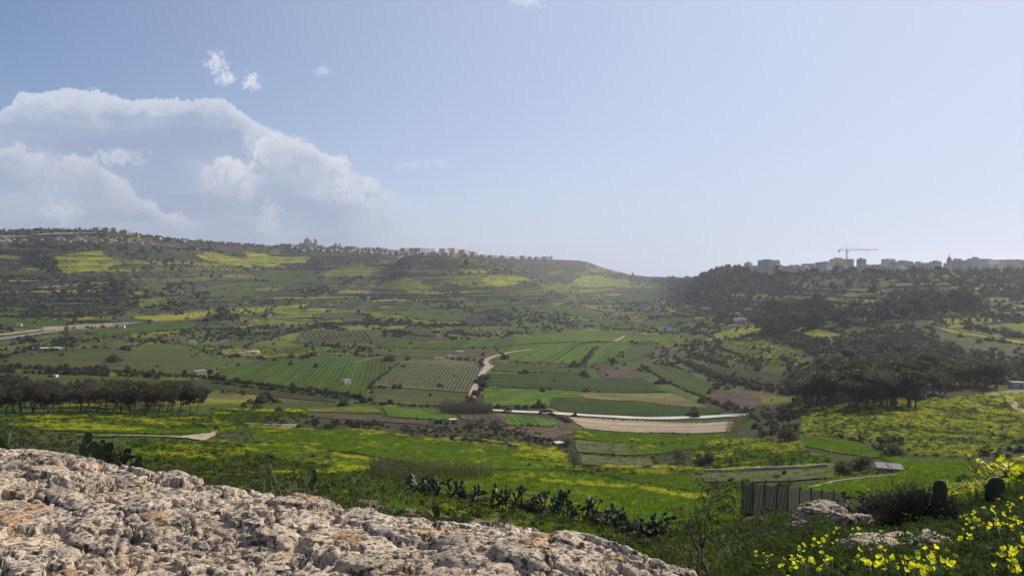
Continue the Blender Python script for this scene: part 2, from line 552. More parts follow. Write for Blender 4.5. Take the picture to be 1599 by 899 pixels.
def dense(P, step, closed=True):
    out = []
    n = len(P)
    for i in range(n if closed else n - 1):
        a, b = P[i], P[(i + 1) % n]
        k = max(1, int(np.hypot(*(b - a)) / step))
        for q in range(k):
            out.append(a + (b - a) * q / k)
    if not closed: out.append(P[-1])
    return np.array(out)


def terrace(x, y, z):
    """terrace number and place within it (0 at the lip) on the hillsides"""
    p = z / 5.0 + .9 * fbm2(x / 260, y / 260, 2, 93)
    return np.floor(p), p - np.floor(p)


def hsh(a, b, seed):
    return _h(np.asarray(a, float), np.asarray(b, float), np.zeros(np.shape(a)), seed)

# ------------------------------------------------------------------ materials
MATS = {}


def new_mat(name):
    m = bpy.data.materials.new(name)
    m.use_nodes = True
    g = NT(m.node_tree)
    o = g.n('ShaderNodeOutputMaterial')
    return m, g, o


def bsdf(g, o, color, rough=0.8, spec=0.2, bump=None, **kw):
    b = g.n('ShaderNodeBsdfPrincipled')
    g.put(b.inputs['Base Color'], color if not isinstance(color, tuple) else (*color[:3], 1))
    g.put(b.inputs['Roughness'], rough)
    b.inputs['Specular IOR Level'].default_value = spec
    for k, v in kw.items():
        g.put(b.inputs[k], v)
    if bump is not None:
        bp = g.n('ShaderNodeBump', ins={'Strength': bump[1], 'Distance': bump[2], 'Height': bump[0]})
        g.put(b.inputs['Normal'], bp.outputs[0])
    g.t.links.new(b.outputs[0], o.inputs[0])
    return b


def plain(name, color, rough=0.75, var=0.25, scale=3.0, spec=0.25, bump=0.0, metallic=0.0):
    """a procedural paint/stone/wood look: one colour, mottled"""
    if name in MATS: return MATS[name]
    m, g, o = new_mat(name)
    p = g.n('ShaderNodeTexCoord').outputs['Object']
    nz = g.noise(p, scale, 5, 0.6)
    r = g.n('ShaderNodeObjectInfo').outputs['Random']
    f = g.m('ADD', g.m('MULTIPLY_ADD', nz, 2 * var, 1 - var), g.m('MULTIPLY_ADD', r, var * .6, -var * .3))
    c = g.mix(1.0, color, g.n('ShaderNodeCombineColor', ins={0: f, 1: f, 2: f}).outputs[0], 'MULTIPLY')
    bsdf(g, o, c, rough, spec, (g.noise(p, scale * 6, 4), bump, 0.02) if bump else None, Metallic=metallic)
    MATS[name] = m
    return m


def leaf_mat(name, dark, light, trans=0.3, rough=0.55, spec=0.25):
    if name in MATS: return MATS[name]
    m, g, o = new_mat(name)
    ri = g.n('ShaderNodeNewGeometry').outputs['Random Per Island']
    ro = g.n('ShaderNodeObjectInfo').outputs['Random']
    c = g.mix(ri, dark, light)
    k = g.m('MULTIPLY_ADD', ro, 0.7, 0.65)
    c = g.mix(1.0, c, g.n('ShaderNodeCombineColor', ins={0: k, 1: g.m('MULTIPLY_ADD', ro, 0.55, 0.72), 2: k}).outputs[0], 'MULTIPLY')
    b = g.n('ShaderNodeBsdfPrincipled', ins={'Base Color': c, 'Roughness': rough})
    b.inputs['Specular IOR Level'].default_value = spec
    t = g.n('ShaderNodeBsdfTranslucent', ins={'Color': g.mix(1.0, c, (1.3, 1.5, 0.6), 'MULTIPLY')})
    mx = g.n('ShaderNodeMixShader', ins={0: trans, 1: b.outputs[0], 2: t.outputs[0]})
    g.t.links.new(mx.outputs[0], o.inputs[0])
    MATS[name] = m
    return m


def ground_mat():
    m, g, o = new_mat('ground')
    g.dim = '2D'
    p = g.n('ShaderNodeNewGeometry').outputs['Position']
    a = g.n('ShaderNodeAttribute', attribute_name='cover').outputs['Color']
    big = g.noise(p, 0.035, 5, 0.6)
    mid = g.noise(p, 0.28, 5, 0.65)
    fine = g.noise(p, 2.6, 5, 0.7)
    f = g.m('ADD', g.m('MULTIPLY_ADD', big, 0.7, 0.2), g.m('ADD', g.m('MULTIPLY', mid, 0.6), g.m('MULTIPLY', fine, 0.5)))
    c = g.mix(1.0, a, g.n('ShaderNodeCombineColor', ins={0: f, 1: f, 2: f}).outputs[0], 'MULTIPLY')
    c = g.mix(g.smooth(g.m('ADD', mid, g.m('MULTIPLY', fine, .4)), .78, .95), c, g.mix(1.0, c, (1.9, 1.35, .9), 'MULTIPLY'))
    bsdf(g, o, c, 0.95, 0.1, (g.m('ADD', mid, fine), 0.7, 0.5))
    return m


PAL = {
    'crop': ((.048, .094, .004), (.096, .156, .009)), 'crop2': ((.034, .062, .005), (.066, .100, .009)),
    'dark': ((.020, .041, .005), (.046, .072, .010)), 'lime': ((.060, .078, .008), (.165, .172, .016)),
    'yellow': ((.078, .098, .010), (.300, .290, .014)), 'olive': ((.046, .054, .012), (.086, .090, .022)),
    'tan': ((.330, .245, .160), (.460, .360, .245)), 'brown': ((.072, .050, .032), (.125, .093, .062)),
    'greyg': ((.080, .082, .036), (.140, .134, .070)), 'dry': ((.115, .106, .028), (.225, .186, .066)),
    'earth': ((.105, .082, .050), (.205, .165, .110)), 'flecked': ((.050, .098, .003), (.118, .172, .007)), 'lane': ((.48, .44, .38), (.64, .59, .52)),
    'sand': ((.33, .255, .17), (.46, .37, .26)), 'asphalt': ((.19, .18, .17), (.28, .265, .25)), 'scrub': ((.028, .032, .010), (.060, .060, .022)),
}


def field_mat(kind, rows=None, fleck=0.0):
    """rows = (angle, spacing in metres, strength): drilled lines of plants with soil between them"""
    key = (kind, rows, fleck)
    if key in MATS: return MATS[key]
    m, g, o = new_mat('field_' + kind)
    g.dim = '2D'
    p = g.n('ShaderNodeNewGeometry').outputs['Position']
    lo, hi = PAL[kind]
    n1 = g.noise(p, 0.09, 5, 0.6)
    nd = g.noise(g.mapping(p, (1, .6, 1), (0, 0, .4)), 0.22, 5, 0.7, .6)
    n2 = g.noise(p, 0.9, 5, 0.65)
    n3 = g.noise(p, 5.0, 3, 0.7)
    f = g.m('ADD', g.m('ADD', g.m('MULTIPLY', n1, 0.6), g.m('MULTIPLY', nd, .6)), g.m('ADD', g.m('MULTIPLY', n2, 0.5), g.m('MULTIPLY', n3, 0.3)))
    if kind in ('yellow', 'lime'):
        st = g.noise(g.mapping(p, (1.0, .45, 1.0)), 0.05, 5, 0.62)
        f = g.m('ADD', g.m('MULTIPLY', f, .6), g.m('MULTIPLY', st, .85))
    c = g.mix(g.smooth(f, 0.68, 1.32), tuple(v * .85 for v in lo), hi)
    if kind in ('yellow', 'lime'):
        c = g.mix(g.m('MULTIPLY', g.smooth(g.noise(g.mapping(p, (.6, 1.2, 1.0)), 0.06, 4, 0.7, 1.0), .56, .62), .7), c, (.055, .070, .022))
    hgt = g.m('ADD', n2, n3)
    if rows:
        ang, sp, st = rows
        q = g.mapping(p, rot=(0, 0, -ang))
        sx = g.n('ShaderNodeSeparateXYZ', ins={0: q}).outputs[1]
        ph = g.m('ADD', g.m('MULTIPLY', sx, 2 * math.pi / sp), g.m('MULTIPLY', n2, 1.2))
        w = g.m('MULTIPLY_ADD', g.m('SINE', ph), 0.5, 0.5)
        soil = tuple(v * .72 for v in lo) if kind in ('tan', 'brown') else (.060, .058, .020) if kind in ('crop', 'crop2', 'dark', 'flecked', 'lime') else (.115, .092, .058)
        c = g.mix(g.m('MULTIPLY', g.smooth(w, .55, .15), st), c, soil)
        hgt = g.m('ADD', hgt, g.m('MULTIPLY', w, 1.5))
        band = g.noise(g.n('ShaderNodeCombineXYZ', ins={0: g.m('MULTIPLY', sx, 1.0), 1: g.m('MULTIPLY', g.n('ShaderNodeSeparateXYZ', ins={0: q}).outputs[0], .02), 2: 0.0}).outputs[0], .11, 3, .6)
        kb = g.m('MULTIPLY_ADD', band, 1.1, .45)                   # strips sown on different days
        c = g.mix(1.0, c, g.n('ShaderNodeCombineColor', ins={0: kb, 1: kb, 2: kb}).outputs[0], 'MULTIPLY')
    if fleck:
        v = g.noise(p, 1.7, 4, 0.75)
        v2 = g.noise(p, 0.06, 4, 0.6)
        c = g.mix(g.m('MULTIPLY', g.smooth(g.m('ADD', v, g.m('MULTIPLY', v2, .5)), .95 - .16 * fleck, 1.06), .8), c, (.36, .34, .015))
    bsdf(g, o, c, 0.95, 0.08, (hgt, 0.6, 0.35))
    MATS[key] = m
    return m


# ------------------------------------------------------------------ what grows where (outlines as seen from the viewpoint, laid on the ground)
# (outline, kind, rows, fleck, label)      rows: (pixel a, pixel b, spacing, strength)
FIELDS = [
    # valley floor and near terraces
    ([(330, 590), (345, 576), (430, 563), (560, 557), (602, 561), (619, 571), (592, 590), (577, 604), (570, 621), (540, 614), (430, 603)], 'crop2', None, 0, 'large smooth green field behind the dark hedge, with one stone hut in it'),
    ([(620, 565), (642, 563), (746, 570), (753, 578), (735, 613), (660, 608), (584, 602)], 'greyg', None, 0, 'vineyard ground left of the pale dirt track'),
    ([(584, 606), (734, 617), (730, 633), (640, 633), (580, 628)], 'olive', ((584, 615), (734, 624), 2.2, .35), .35, 'rough olive strip of field below the vineyard'),
    ([(768, 566), (918, 577), (920, 584), (766, 580)], 'crop2', None, 0, 'narrow green strip field beside the bend of the dirt track'),
    ([(765, 583), (925, 590), (940, 593), (1008, 593), (1040, 612), (760, 604)], 'dark', ((765, 593), (1030, 605), 2.0, .35), 0, 'dark green field between the dirt track and the diagonal rows'),
    ([(928, 573), (988, 576), (1008, 591), (940, 591)], 'brown', ((928, 573), (940, 591), 2.5, .5), 0, 'small brown ploughed patch above the dark green field'),
    ([(757, 607), (905, 611), (912, 621), (862, 622), (857, 635), (752, 634)], 'crop', None, .1, 'bright green field at the foot of the dirt track'),
    ([(905, 612), (1045, 614), (1082, 627), (1106, 636), (1000, 627), (912, 622)], 'dry', None, 0, 'straw coloured strip above the cabbage field'),
    ([(862, 623), (950, 625), (1100, 633), (1130, 643), (1087, 649), (975, 648), (875, 642), (858, 635)], 'dark', ((870, 632), (1110, 641), 1.7, .3), 0, 'dark cabbage field along the white lane'),
    ([(1002, 570), (1060, 571), (1076, 581), (1123, 605), (1100, 619), (1040, 595), (1012, 577)], 'crop2', ((1030, 572), (1112, 612), 2.4, .45), 0, 'green field in diagonal drills rising to the right'),
    ([(1100, 620), (1122, 608), (1150, 612), (1186, 620), (1190, 631), (1170, 640), (1137, 637)], 'brown', ((1100, 620), (1170, 638), 2.0, .3), 0, 'dull brown field beyond the end of the white lane'),
    ([(1077, 564), (1125, 572), (1200, 582), (1242, 592), (1238, 608), (1190, 602), (1150, 592), (1112, 584), (1090, 574)], 'dark', ((1077, 566), (1238, 602), 2.4, .35), 0, 'green terrace field above the dark diagonal hedge'),
    ([(887, 651), (950, 655), (1025, 659), (1143, 658), (1140, 674), (1050, 676), (985, 675), (912, 669)], 'tan', ((900, 662), (1140, 667), 2.6, .55), 0, 'pale tan ploughed field just below the white lane'),
    ([(900, 671), (987, 677), (1132, 678), (1120, 690), (1078, 702), (990, 711), (984, 692), (897, 685)], 'crop', None, .1, 'fresh green field below the tan ploughed one'),
    ([(897, 687), (980, 693), (990, 711), (902, 706)], 'greyg', ((897, 690), (985, 700), 2.0, .4), 0, 'greyish green vegetable plot next to the pink roofed hut'),
    ([(907, 710), (1015, 715), (1020, 727), (907, 725)], 'greyg', ((907, 715), (1018, 721), 1.6, .7), 0, 'stony grey brown plot under the vegetable plot'),
    ([(790, 667), (892, 670), (895, 677), (862, 687), (785, 677)], 'brown', None, 0, 'dark brown fallow plot beside the pink roofed hut'),
    ([(790, 646), (845, 652), (872, 662), (862, 667), (790, 664)], 'crop', None, 0, 'small green wedge field under the white lane'),
    ([(597, 637), (682, 640), (712, 650), (712, 656), (607, 651)], 'crop', None, .15, 'bright green strip beside the tall reeds'),
    ([(715, 648), (785, 648), (792, 661), (725, 656)], 'brown', None, 0, 'bare brown plot between the reeds and three olive trees'),
    ([(475, 645), (570, 649), (665, 657), (668, 664), (560, 657), (470, 650)], 'brown', None, 0, 'strip of bare brown soil above the cactus thicket'),
    ([(0, 560), (110, 555), (280, 545), (335, 570), (300, 586), (240, 583), (120, 575), (0, 571)], 'olive', ((0, 565), (300, 570), 2.5, .25), .1, 'olive green field around the lone round tree'),
    ([(150, 596), (330, 592), (540, 620), (520, 628), (330, 606)], 'scrub', None, 0, 'dim overgrown strip under the dark hedge'),
    ([(640, 748), (720, 738), (830, 735), (930, 744), (1010, 757), (1112, 776), (1105, 800), (1030, 829), (960, 812), (860, 799), (760, 790), (640, 766)], 'flecked', None, .4, 'bright green field flecked with yellow flowers behind the cactus row'),
    ([(937, 740), (1070, 741), (1112, 764), (1096, 771), (1020, 756)], 'dark', None, 0, 'smooth dark green field behind the flecked one'),
    ([(1097, 738), (1200, 734), (1297, 729), (1302, 746), (1230, 752), (1100, 753)], 'greyg', ((1100, 745), (1300, 738), 1.4, .6), 0, 'beige stubble plot behind the net fence'),
    ([(1255, 682), (1330, 690), (1395, 714), (1440, 720), (1530, 722), (1536, 735), (1480, 755), (1400, 775), (1310, 778), (1250, 763), (1302, 748), (1395, 742), (1420, 735), (1380, 716), (1300, 706), (1258, 697)], 'crop', ((1300, 770), (1500, 730), 2.0, .25), .05, 'green field curving around the two carob trees'),
    ([(60, 660), (330, 655), (380, 668), (345, 676), (240, 678), (60, 672)], 'flecked', None, .5, 'flowery green terrace in front of the grove'),
    ([(390, 668), (560, 672), (700, 690), (880, 712), (905, 735), (830, 733), (720, 736), (560, 708), (400, 690)], 'flecked', None, .3, 'long sloping green terrace edged with yellow flowers'),
    ([(330, 690), (470, 697), (590, 720), (640, 735), (560, 735), (420, 712), (330, 700)], 'flecked', None, .75, 'yellow flowered bank left of the near reeds'),
    ([(400, 640), (580, 634), (600, 645), (470, 643)], 'lime', None, .3, 'flower streaked green margin under the hedge'),
    # middle valley
    ([(557, 472), (650, 477), (732, 488), (730, 500), (675, 502), (612, 491), (562, 481)], 'crop2', ((557, 474), (730, 492), 5.0, .25), 0, 'mid valley green field below the hillside terraces'),
    ([(560, 482), (612, 492), (672, 503), (720, 503), (700, 507), (640, 502), (570, 490)], 'lime', None, .5, 'yellow green fringe along the mid valley field'),
    ([(590, 477), (617, 477), (617, 481), (595, 481)], 'yellow', None, .8, 'small bright yellow patch in the mid valley field'),
    ([(745, 473), (800, 472), (838, 477), (800, 486), (750, 483)], 'crop2', None, 0, 'green field at the foot of the far hill'),
    ([(575, 526), (637, 528), (662, 536), (800, 528), (800, 542), (700, 546), (595, 542)], 'crop2', None, 0, 'wide green field right of the olive orchard'),
    ([(672, 521), (690, 522), (700, 531), (677, 530)], 'brown', None, 0, 'brown triangle of soil beside the orchard'),
    ([(466, 517), (580, 515), (600, 522), (570, 534), (500, 538), (462, 534)], 'olive', None, 0, 'olive orchard ground with trees in rows'),
    ([(628, 519), (668, 518), (677, 531), (650, 532)], 'olive', None, 0, 'small second orchard ground beside the brown triangle'),
    ([(400, 545), (470, 541), (545, 545), (520, 553), (420, 556)], 'crop2', None, 0, 'green field behind the large smooth field'),
    ([(345, 546), (440, 543), (445, 552), (390, 556), (350, 556)], 'dry', None, 0, 'straw brown plot above the hut by the hedge'),
    ([(590, 545), (690, 546), (770, 546), (757, 556), (690, 560), (615, 556), (575, 551)], 'olive', ((590, 550), (760, 550), 3.0, .3), .1, 'olive green field around the farm building'),
    ([(800, 523), (900, 519), (950, 517), (1100, 523), (1087, 530), (1040, 536), (960, 533), (800, 537)], 'crop', None, 0, 'light green field in the middle of the valley'),
    ([(800, 539), (905, 536), (912, 548), (870, 568), (800, 563), (785, 552)], 'crop', None, .05, 'light green square field right of the dirt track'),
    ([(910, 537), (965, 535), (985, 541), (945, 566), (912, 569), (878, 567)], 'crop', None, 0, 'light green field with a hedge running up its side'),
    ([(950, 552), (1005, 540), (1030, 545), (1000, 560), (950, 570)], 'crop2', None, .1, 'green plot left of the brown plot with bushes'),
    ([(1015, 546), (1050, 543), (1052, 553), (1018, 560)], 'brown', None, 0, 'reddish brown plot between bushes'),
    ([(830, 477), (900, 480), (950, 492), (935, 497), (895, 494), (868, 484)], 'crop2', None, 0, 'slanting green field below the saddle'),
    ([(895, 498), (960, 500), (1060, 496), (1100, 500), (1040, 508), (900, 508)], 'crop2', None, .1, 'long green strip field in the far valley'),
    ([(940, 462), (1010, 452), (1085, 447), (1105, 452), (1040, 464), (950, 470)], 'crop2', None, 0, 'grey green field on the slope under the right ridge'),
    ([(1105, 527), (1128, 516), (1190, 505), (1190, 513), (1187, 521), (1112, 531)], 'yellow', None, .8, 'brilliant yellow flowering field at the foot of the right hill'),
    ([(1125, 538), (1175, 530), (1215, 536), (1245, 548), (1235, 560), (1180, 560), (1127, 552)], 'lime', ((1125, 545), (1240, 552), 4.0, .35), .35, 'lime green vineyard like field under the yellow one'),
    ([(1250, 516), (1290, 513), (1297, 527), (1250, 523)], 'yellow', None, .7, 'small lime yellow plot between the dark trees'),
    ([(1455, 510), (1500, 515), (1599, 530), (1680, 540), (1680, 548), (1599, 537), (1487, 521)], 'yellow', None, .6, 'yellow diagonal strip on the right slope'),
    ([(1415, 515), (1452, 514), (1487, 524), (1599, 541), (1680, 552), (1680, 575), (1599, 560), (1500, 545)], 'olive', ((1430, 518), (1599, 550), 4.0, .5), 0, 'brownish green terrace under the yellow diagonal strip'),
    ([(1500, 500), (1599, 505), (1680, 508), (1680, 530), (1599, 524), (1530, 512)], 'lime', None, .4, 'rough lime green slope above the yellow strip'),
    ([(1318, 452), (1385, 453), (1388, 459), (1330, 460)], 'lime', None, .2, 'thin lime green clearing on the right hill'),
    ([(1290, 462), (1345, 460), (1335, 466), (1292, 472)], 'lime', None, .3, 'lime clearing left of the upper pine grove'),
    # hillsides
    ([(85, 403), (120, 396), (155, 392), (190, 411), (165, 421), (100, 429), (92, 415)], 'yellow', None, .75, 'large yellow green meadow on the left hillside'),
    ([(0, 398), (30, 402), (33, 407), (0, 407)], 'lime', None, .3, 'lime meadow at the left edge of the hillside'),
    ([(302, 397), (337, 395), (372, 402), (400, 410), (392, 417), (352, 412), (325, 407)], 'yellow', None, .6, 'yellow green meadow right of the left hill'),
    ([(382, 393), (410, 395), (437, 402), (487, 400), (470, 410), (440, 413), (415, 419), (390, 412)], 'yellow', None, .5, 'sunny yellow terraces below the domed church'),
    ([(512, 422), (560, 414), (605, 416), (590, 427), (555, 432), (508, 433)], 'lime', None, .35, 'lime green terraces under the hill track'),
    ([(610, 440), (660, 438), (680, 452), (640, 458), (602, 452)], 'lime', None, .2, 'stepped pale green terraces on the central hill'),
    ([(690, 430), (740, 428), (760, 440), (720, 446), (690, 440)], 'lime', None, .3, 'pale yellow green terrace right of the stepped ones'),
    ([(748, 436), (800, 431), (832, 438), (797, 448), (770, 448)], 'yellow', None, .45, 'hazy yellow slope on the central hill'),
    ([(895, 441), (906, 432), (932, 430), (980, 437), (990, 442), (955, 447), (897, 447)], 'yellow', None, .35, 'hazy yellow green slope under the far headland'),
    ([(840, 443), (870, 440), (895, 451), (850, 458)], 'lime', None, .1, 'hazy green slope left of the far yellow one'),
    ([(855, 424), (880, 422), (876, 428), (856, 430)], 'lime', None, .2, 'tiny pale terrace high on the far hill'),
    ([(895, 428), (915, 423), (922, 428), (905, 431)], 'lime', None, .2, 'pale slope just below the far headland'),
    ([(410, 425), (480, 420), (500, 430), (480, 443), (420, 440)], 'crop2', None, 0, 'blue green field low on the left hillside'),
    ([(285, 453), (340, 448), (400, 452), (400, 462), (330, 464)], 'crop2', None, .1, 'green terrace in the middle of the left slope'),
    ([(215, 470), (255, 464), (262, 474), (222, 482)], 'lime', None, .6, 'yellow streaked plot on the lower left slope'),
    ([(0, 500), (60, 494), (115, 502), (100, 512), (55, 514), (0, 507)], 'crop2', None, 0, 'green field above the left road'),
    ([(120, 500), (215, 497), (235, 500), (160, 507)], 'crop2', None, .1, 'thin green field along the left road'),
    ([(120, 520), (235, 506), (305, 503), (300, 512), (190, 522), (130, 532)], 'crop2', None, .15, 'green field right of the left road'),
    ([(210, 522), (285, 516), (272, 524), (200, 532)], 'lime', None, .6, 'yellow flowered verge beyond the cypress'),
    ([(420, 482), (460, 479), (500, 487), (470, 494), (430, 490)], 'lime', None, .3, 'lime terrace between dark bushes in the middle distance'),
    ([(480, 490), (555, 488), (570, 497), (500, 500)], 'crop2', None, .1, 'short green terrace behind the olive orchard'),
    ([(400, 505), (440, 500), (520, 503), (540, 507), (430, 512)], 'lime', None, .4, 'flowery terrace above the olive orchard'),
]

# stretches where wild mustard and sorrel flower among rough grass: (outline, density of yellow, density of green)
MEADOWS = [
    ([(1255, 640), (1330, 632), (1480, 625), (1560, 612), (1640, 618), (1640, 690), (1500, 715), (1420, 712), (1370, 700), (1330, 686), (1250, 680)], .98, .8),
    ([(1125, 685), (1250, 690), (1255, 705), (1295, 715), (1295, 728), (1150, 735), (1090, 728), (1080, 705)], .75, .9),
    ([(1450, 765), (1545, 730), (1640, 700), (1640, 790), (1440, 790)], .95, .7),
    ([(820, 690), (870, 700), (895, 735), (870, 735), (800, 715)], .8, .6),
    ([(1125, 525), (1190, 518), (1250, 530), (1250, 565), (1200, 575), (1120, 560)], .3, .6),
    ([(330, 640), (480, 640), (480, 652), (330, 650)], .6, .6),
    ([(0, 648), (400, 648), (430, 664), (0, 668)], .45, .8),
    ([(200, 690), (360, 690), (420, 715), (380, 730), (215, 720)], .6, .9),
    ([(420, 718), (620, 735), (640, 760), (540, 775), (430, 745)], .35, .9),
    ([(905, 728), (1120, 730), (1120, 740), (905, 738)], .7, .5),
    ([(850, 755), (1000, 756), (1115, 782), (1110, 790), (1000, 765)], .75, .3),
    ([(1120, 760), (1170, 750), (1160, 810), (1050, 835), (1090, 800)], .15, .9),
    ([(540, 770), (640, 765), (1000, 820), (1030, 850), (760, 815), (620, 800)], .12, .6),
    ([(1240, 580), (1290, 560), (1260, 640), (1235, 640)], .3, .8),
    ([(60, 480), (400, 470), (400, 500), (60, 500)], .1, .2),
    ([(290, 530), (360, 545), (560, 545), (420, 560), (300, 560)], .45, .4),
]
FIELDS = [f for f in FIELDS]
FPLAN = [plan(f[0]) for f in FIELDS]
MPLAN = [plan(m[0]) for m in MEADOWS]


# ------------------------------------------------------------------ the ground sheet
def build_ground():
    X, Y, Z = XX, YY, ZG
    nx = len(ug)
    i, j = np.meshgrid(np.arange(NYR - 1), np.arange(nx - 1), indexing='ij')
    Q = np.stack([i * nx + j, i * nx + j + 1, (i + 1) * nx + j + 1, (i + 1) * nx + j], -1).reshape(-1, 4)
    V = np.stack([X, Y, Z], -1).reshape(-1, 3)
    # the place where the viewer stands, behind the wall
    x0 = np.linspace(-40, 40, 40); y0 = np.linspace(-40, 1.6, 14)
    gx, gy = np.meshgrid(x0, y0)
    gz = -1.75 + 0.1 * fbm2(gx / 3, gy / 3, 3, 77)
    n0 = len(V)
    V = np.concatenate([V, np.stack([gx, gy, gz], -1).reshape(-1, 3)])
    i, j = np.meshgrid(np.arange(13), np.arange(39), indexing='ij')
    Q = np.concatenate([Q, n0 + np.stack([i * 40 + j, i * 40 + j + 1, (i + 1) * 40 + j + 1, (i + 1) * 40 + j], -1).reshape(-1, 4)])
    me = mesh_np('ground', V, Q, True)
    # cover: rough grass, scrub and weedy ground; outcrops of limestone
    x, y, z = V[:, 0], V[:, 1], V[:, 2]
    u = x / np.maximum(y, 1.0)
    green = np.array([.048, .068, .008]); scrub = np.array([.042, .038, .018]); lime = np.array([.150, .155, .014]); soil = np.array([.100, .075, .046])
    n1 = fbm2(x / 70, y / 110, 5, 41) * .5 + .5
    n2 = fbm2(x / 26, y / 60, 5, 47) * .5 + .5
    hill = np.clip((y - 750) / 350, 0, 1)
    rgt = np.clip((u - .22) / .12, 0, 1) * np.clip((y - 280) / 120, 0, 1)
    s = np.clip((n1 - .48 + .30 * hill + .38 * rgt) / .22, 0, 1)[:, None]
    c = green * (1 - s) + scrub * s
    l = np.clip((n2 - .62 + .02 * hill) / .10, 0, 1)[:, None] * np.clip((y - 150) / 200, 0, 1)[:, None] * (1 - .5 * rgt[:, None])
    c = c * (1 - l) + lime * l
    b = np.clip((fbm2(x / 33, y / 44, 4, 53) - .34) / .15, 0, 1)[:, None] * .8
    c = c * (1 - b) + soil * b
    # patchwork of small plots on the valley floor and on the terraces
    d1, d2, rr = cells2(x / 62 + .25 * fbm2(x / 90, y / 90, 2, 61), y / 95 + .25 * fbm2(x / 90, y / 90, 2, 63), 65)
    vf = (np.clip((y - 380) / 80, 0, 1) * np.clip((1750 - y) / 250, 0, 1) * (1 - rgt))[:, None]
    plotc = np.array([[.052, .080, .013], [.042, .064, .013], [.068, .094, .016], [.064, .068, .022], [.11, .12, .022], [.050, .076, .014], [.098, .074, .045], [.058, .072, .016]])
    pc = plotc[np.minimum((rr * 8).astype(int), 7)]
    edge = np.clip((d2 - d1 - .05) / .05, 0, 1)[:, None]
    pc = pc * edge + scrub * .8 * (1 - edge)
    k = vf * (.75 * np.clip((.72 - n1) / .1, 0, 1)[:, None])
    c = c * (1 - k) + pc * k
    # stepped strips on the hillsides
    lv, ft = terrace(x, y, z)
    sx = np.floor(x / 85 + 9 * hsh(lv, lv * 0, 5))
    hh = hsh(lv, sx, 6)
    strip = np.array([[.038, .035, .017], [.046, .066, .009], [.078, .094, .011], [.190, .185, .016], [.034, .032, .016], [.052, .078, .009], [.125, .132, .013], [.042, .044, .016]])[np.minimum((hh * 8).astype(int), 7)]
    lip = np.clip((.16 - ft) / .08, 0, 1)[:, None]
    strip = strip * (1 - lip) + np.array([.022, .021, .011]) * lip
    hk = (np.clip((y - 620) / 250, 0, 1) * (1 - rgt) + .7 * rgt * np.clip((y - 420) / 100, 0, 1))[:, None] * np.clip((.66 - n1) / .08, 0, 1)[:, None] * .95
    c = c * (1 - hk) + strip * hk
    # darker scrub in a belt under the crests
    rdg = np.interp(u, ug, RIDGE_Y)
    bl = (np.clip((y / rdg - .80) / .06, 0, 1) * np.clip((1.02 - y / rdg) / .02, 0, 1) * np.clip((n2 - .25) / .15, 0, 1) * (u < .1))[:, None] * .75
    c = c * (1 - bl) + np.array([.036, .033, .016]) * bl
    # ground close to the viewer: earth, stones and dry weeds
    nb = np.clip((45 - y) / 25, 0, 1)[:, None]
    earth = np.array([.15, .125, .085]) * (1 + .5 * fbm2(x / .5, y / .5, 4, 71)[:, None])
    c = c * (1 - nb) + (earth * .55 + green * .35) * nb
    at = me.attributes.new('cover', 'FLOAT_COLOR', 'POINT')
    at.data.foreach_set('color', np.concatenate([np.clip(c, 0.01, 1), np.ones((len(c), 1))], 1).astype(np.float32).ravel())
    o = link('ground', me, None, ground_mat())
    tag(o, 'broad green valley and hillsides of rough grass and scrub', 'terrain', kind='structure')


build_ground()


def drape(name, P, mat, off, label, cat, closed_poly=True, wob=0.25, kind='structure'):
    """a sheet lying on the ground inside the plan outline P"""
    my = float(np.median(P[:, 1]))
    step = max(.5, my * .004)
    B = dense(P, step)
    ctr = B.mean(0)
    wv = fbm2(B[:, 0] / (step * 5), B[:, 1] / (step * 5), 3, 5)[:, None]
    B = B + (B - ctr) / (np.linalg.norm(B - ctr, axis=1)[:, None] + 1e-6) * wv * step * wob * 4
    gx, gy = max(.8, my * .0045), max(1.2, my * .011)
    xs = np.arange(B[:, 0].min(), B[:, 0].max(), gx); ys = np.arange(B[:, 1].min(), B[:, 1].max(), gy)
    X, Y = np.meshgrid(xs, ys)
    ins = inside(B, X, Y)
    I = np.stack([X[ins], Y[ins]], -1)
    I = I + RNG.uniform(-.2, .2, I.shape) * [gx, gy]
    allp = np.concatenate([B, I]) if len(I) else B
    nb = len(B)
    vs, _, fs, *_ = delaunay_2d_cdt([Vector(p) for p in allp], [], [list(range(nb))], 1, 1e-4)
    V2 = np.array([(v.x, v.y) for v in vs])
    z = H(V2[:, 0], V2[:, 1]) + off
    me = bpy.data.meshes.new(name)
    me.from_pydata(np.column_stack([V2, z]).tolist(), [], [f for f in fs])
    me.polygons.foreach_set('use_smooth', np.ones(len(me.polygons), bool))
    me.update()
    if len(me.polygons) and sum(p.normal.z for p in me.polygons) < 0:
        me.flip_normals()
    o = link(name, me, None, mat)
    return tag(o, label, cat, kind=kind)


FIELD_OBJ = []
for (poly, kind, rows, fleck, label), P in zip(FIELDS, FPLAN):
    rw = None
    if not rows and kind in ('crop', 'crop2', 'dark', 'olive', 'flecked', 'brown', 'dry') and np.median(P[:, 1]) > 150:
        ev, ax = np.linalg.eigh(np.cov((P - P.mean(0)).T))          # drilled along its length
        rw = (round(math.atan2(ax[1, 1], ax[0, 1]), 2), 3.2 if np.median(P[:, 1]) < 600 else 6.0, .22 if kind == 'flecked' else .38)
    if rows:
        a, b = np.array(pix(*rows[0])), np.array(pix(*rows[1]))
        rw = (round(math.atan2(b[1] - a[1], b[0] - a[0]), 3), rows[2], rows[3])
    my = np.median(P[:, 1])
    FIELD_OBJ.append(drape('field', P, field_mat(kind, rw, fleck), .14 + my * .0004, label, 'field', wob=.25 if my < 700 else .8))


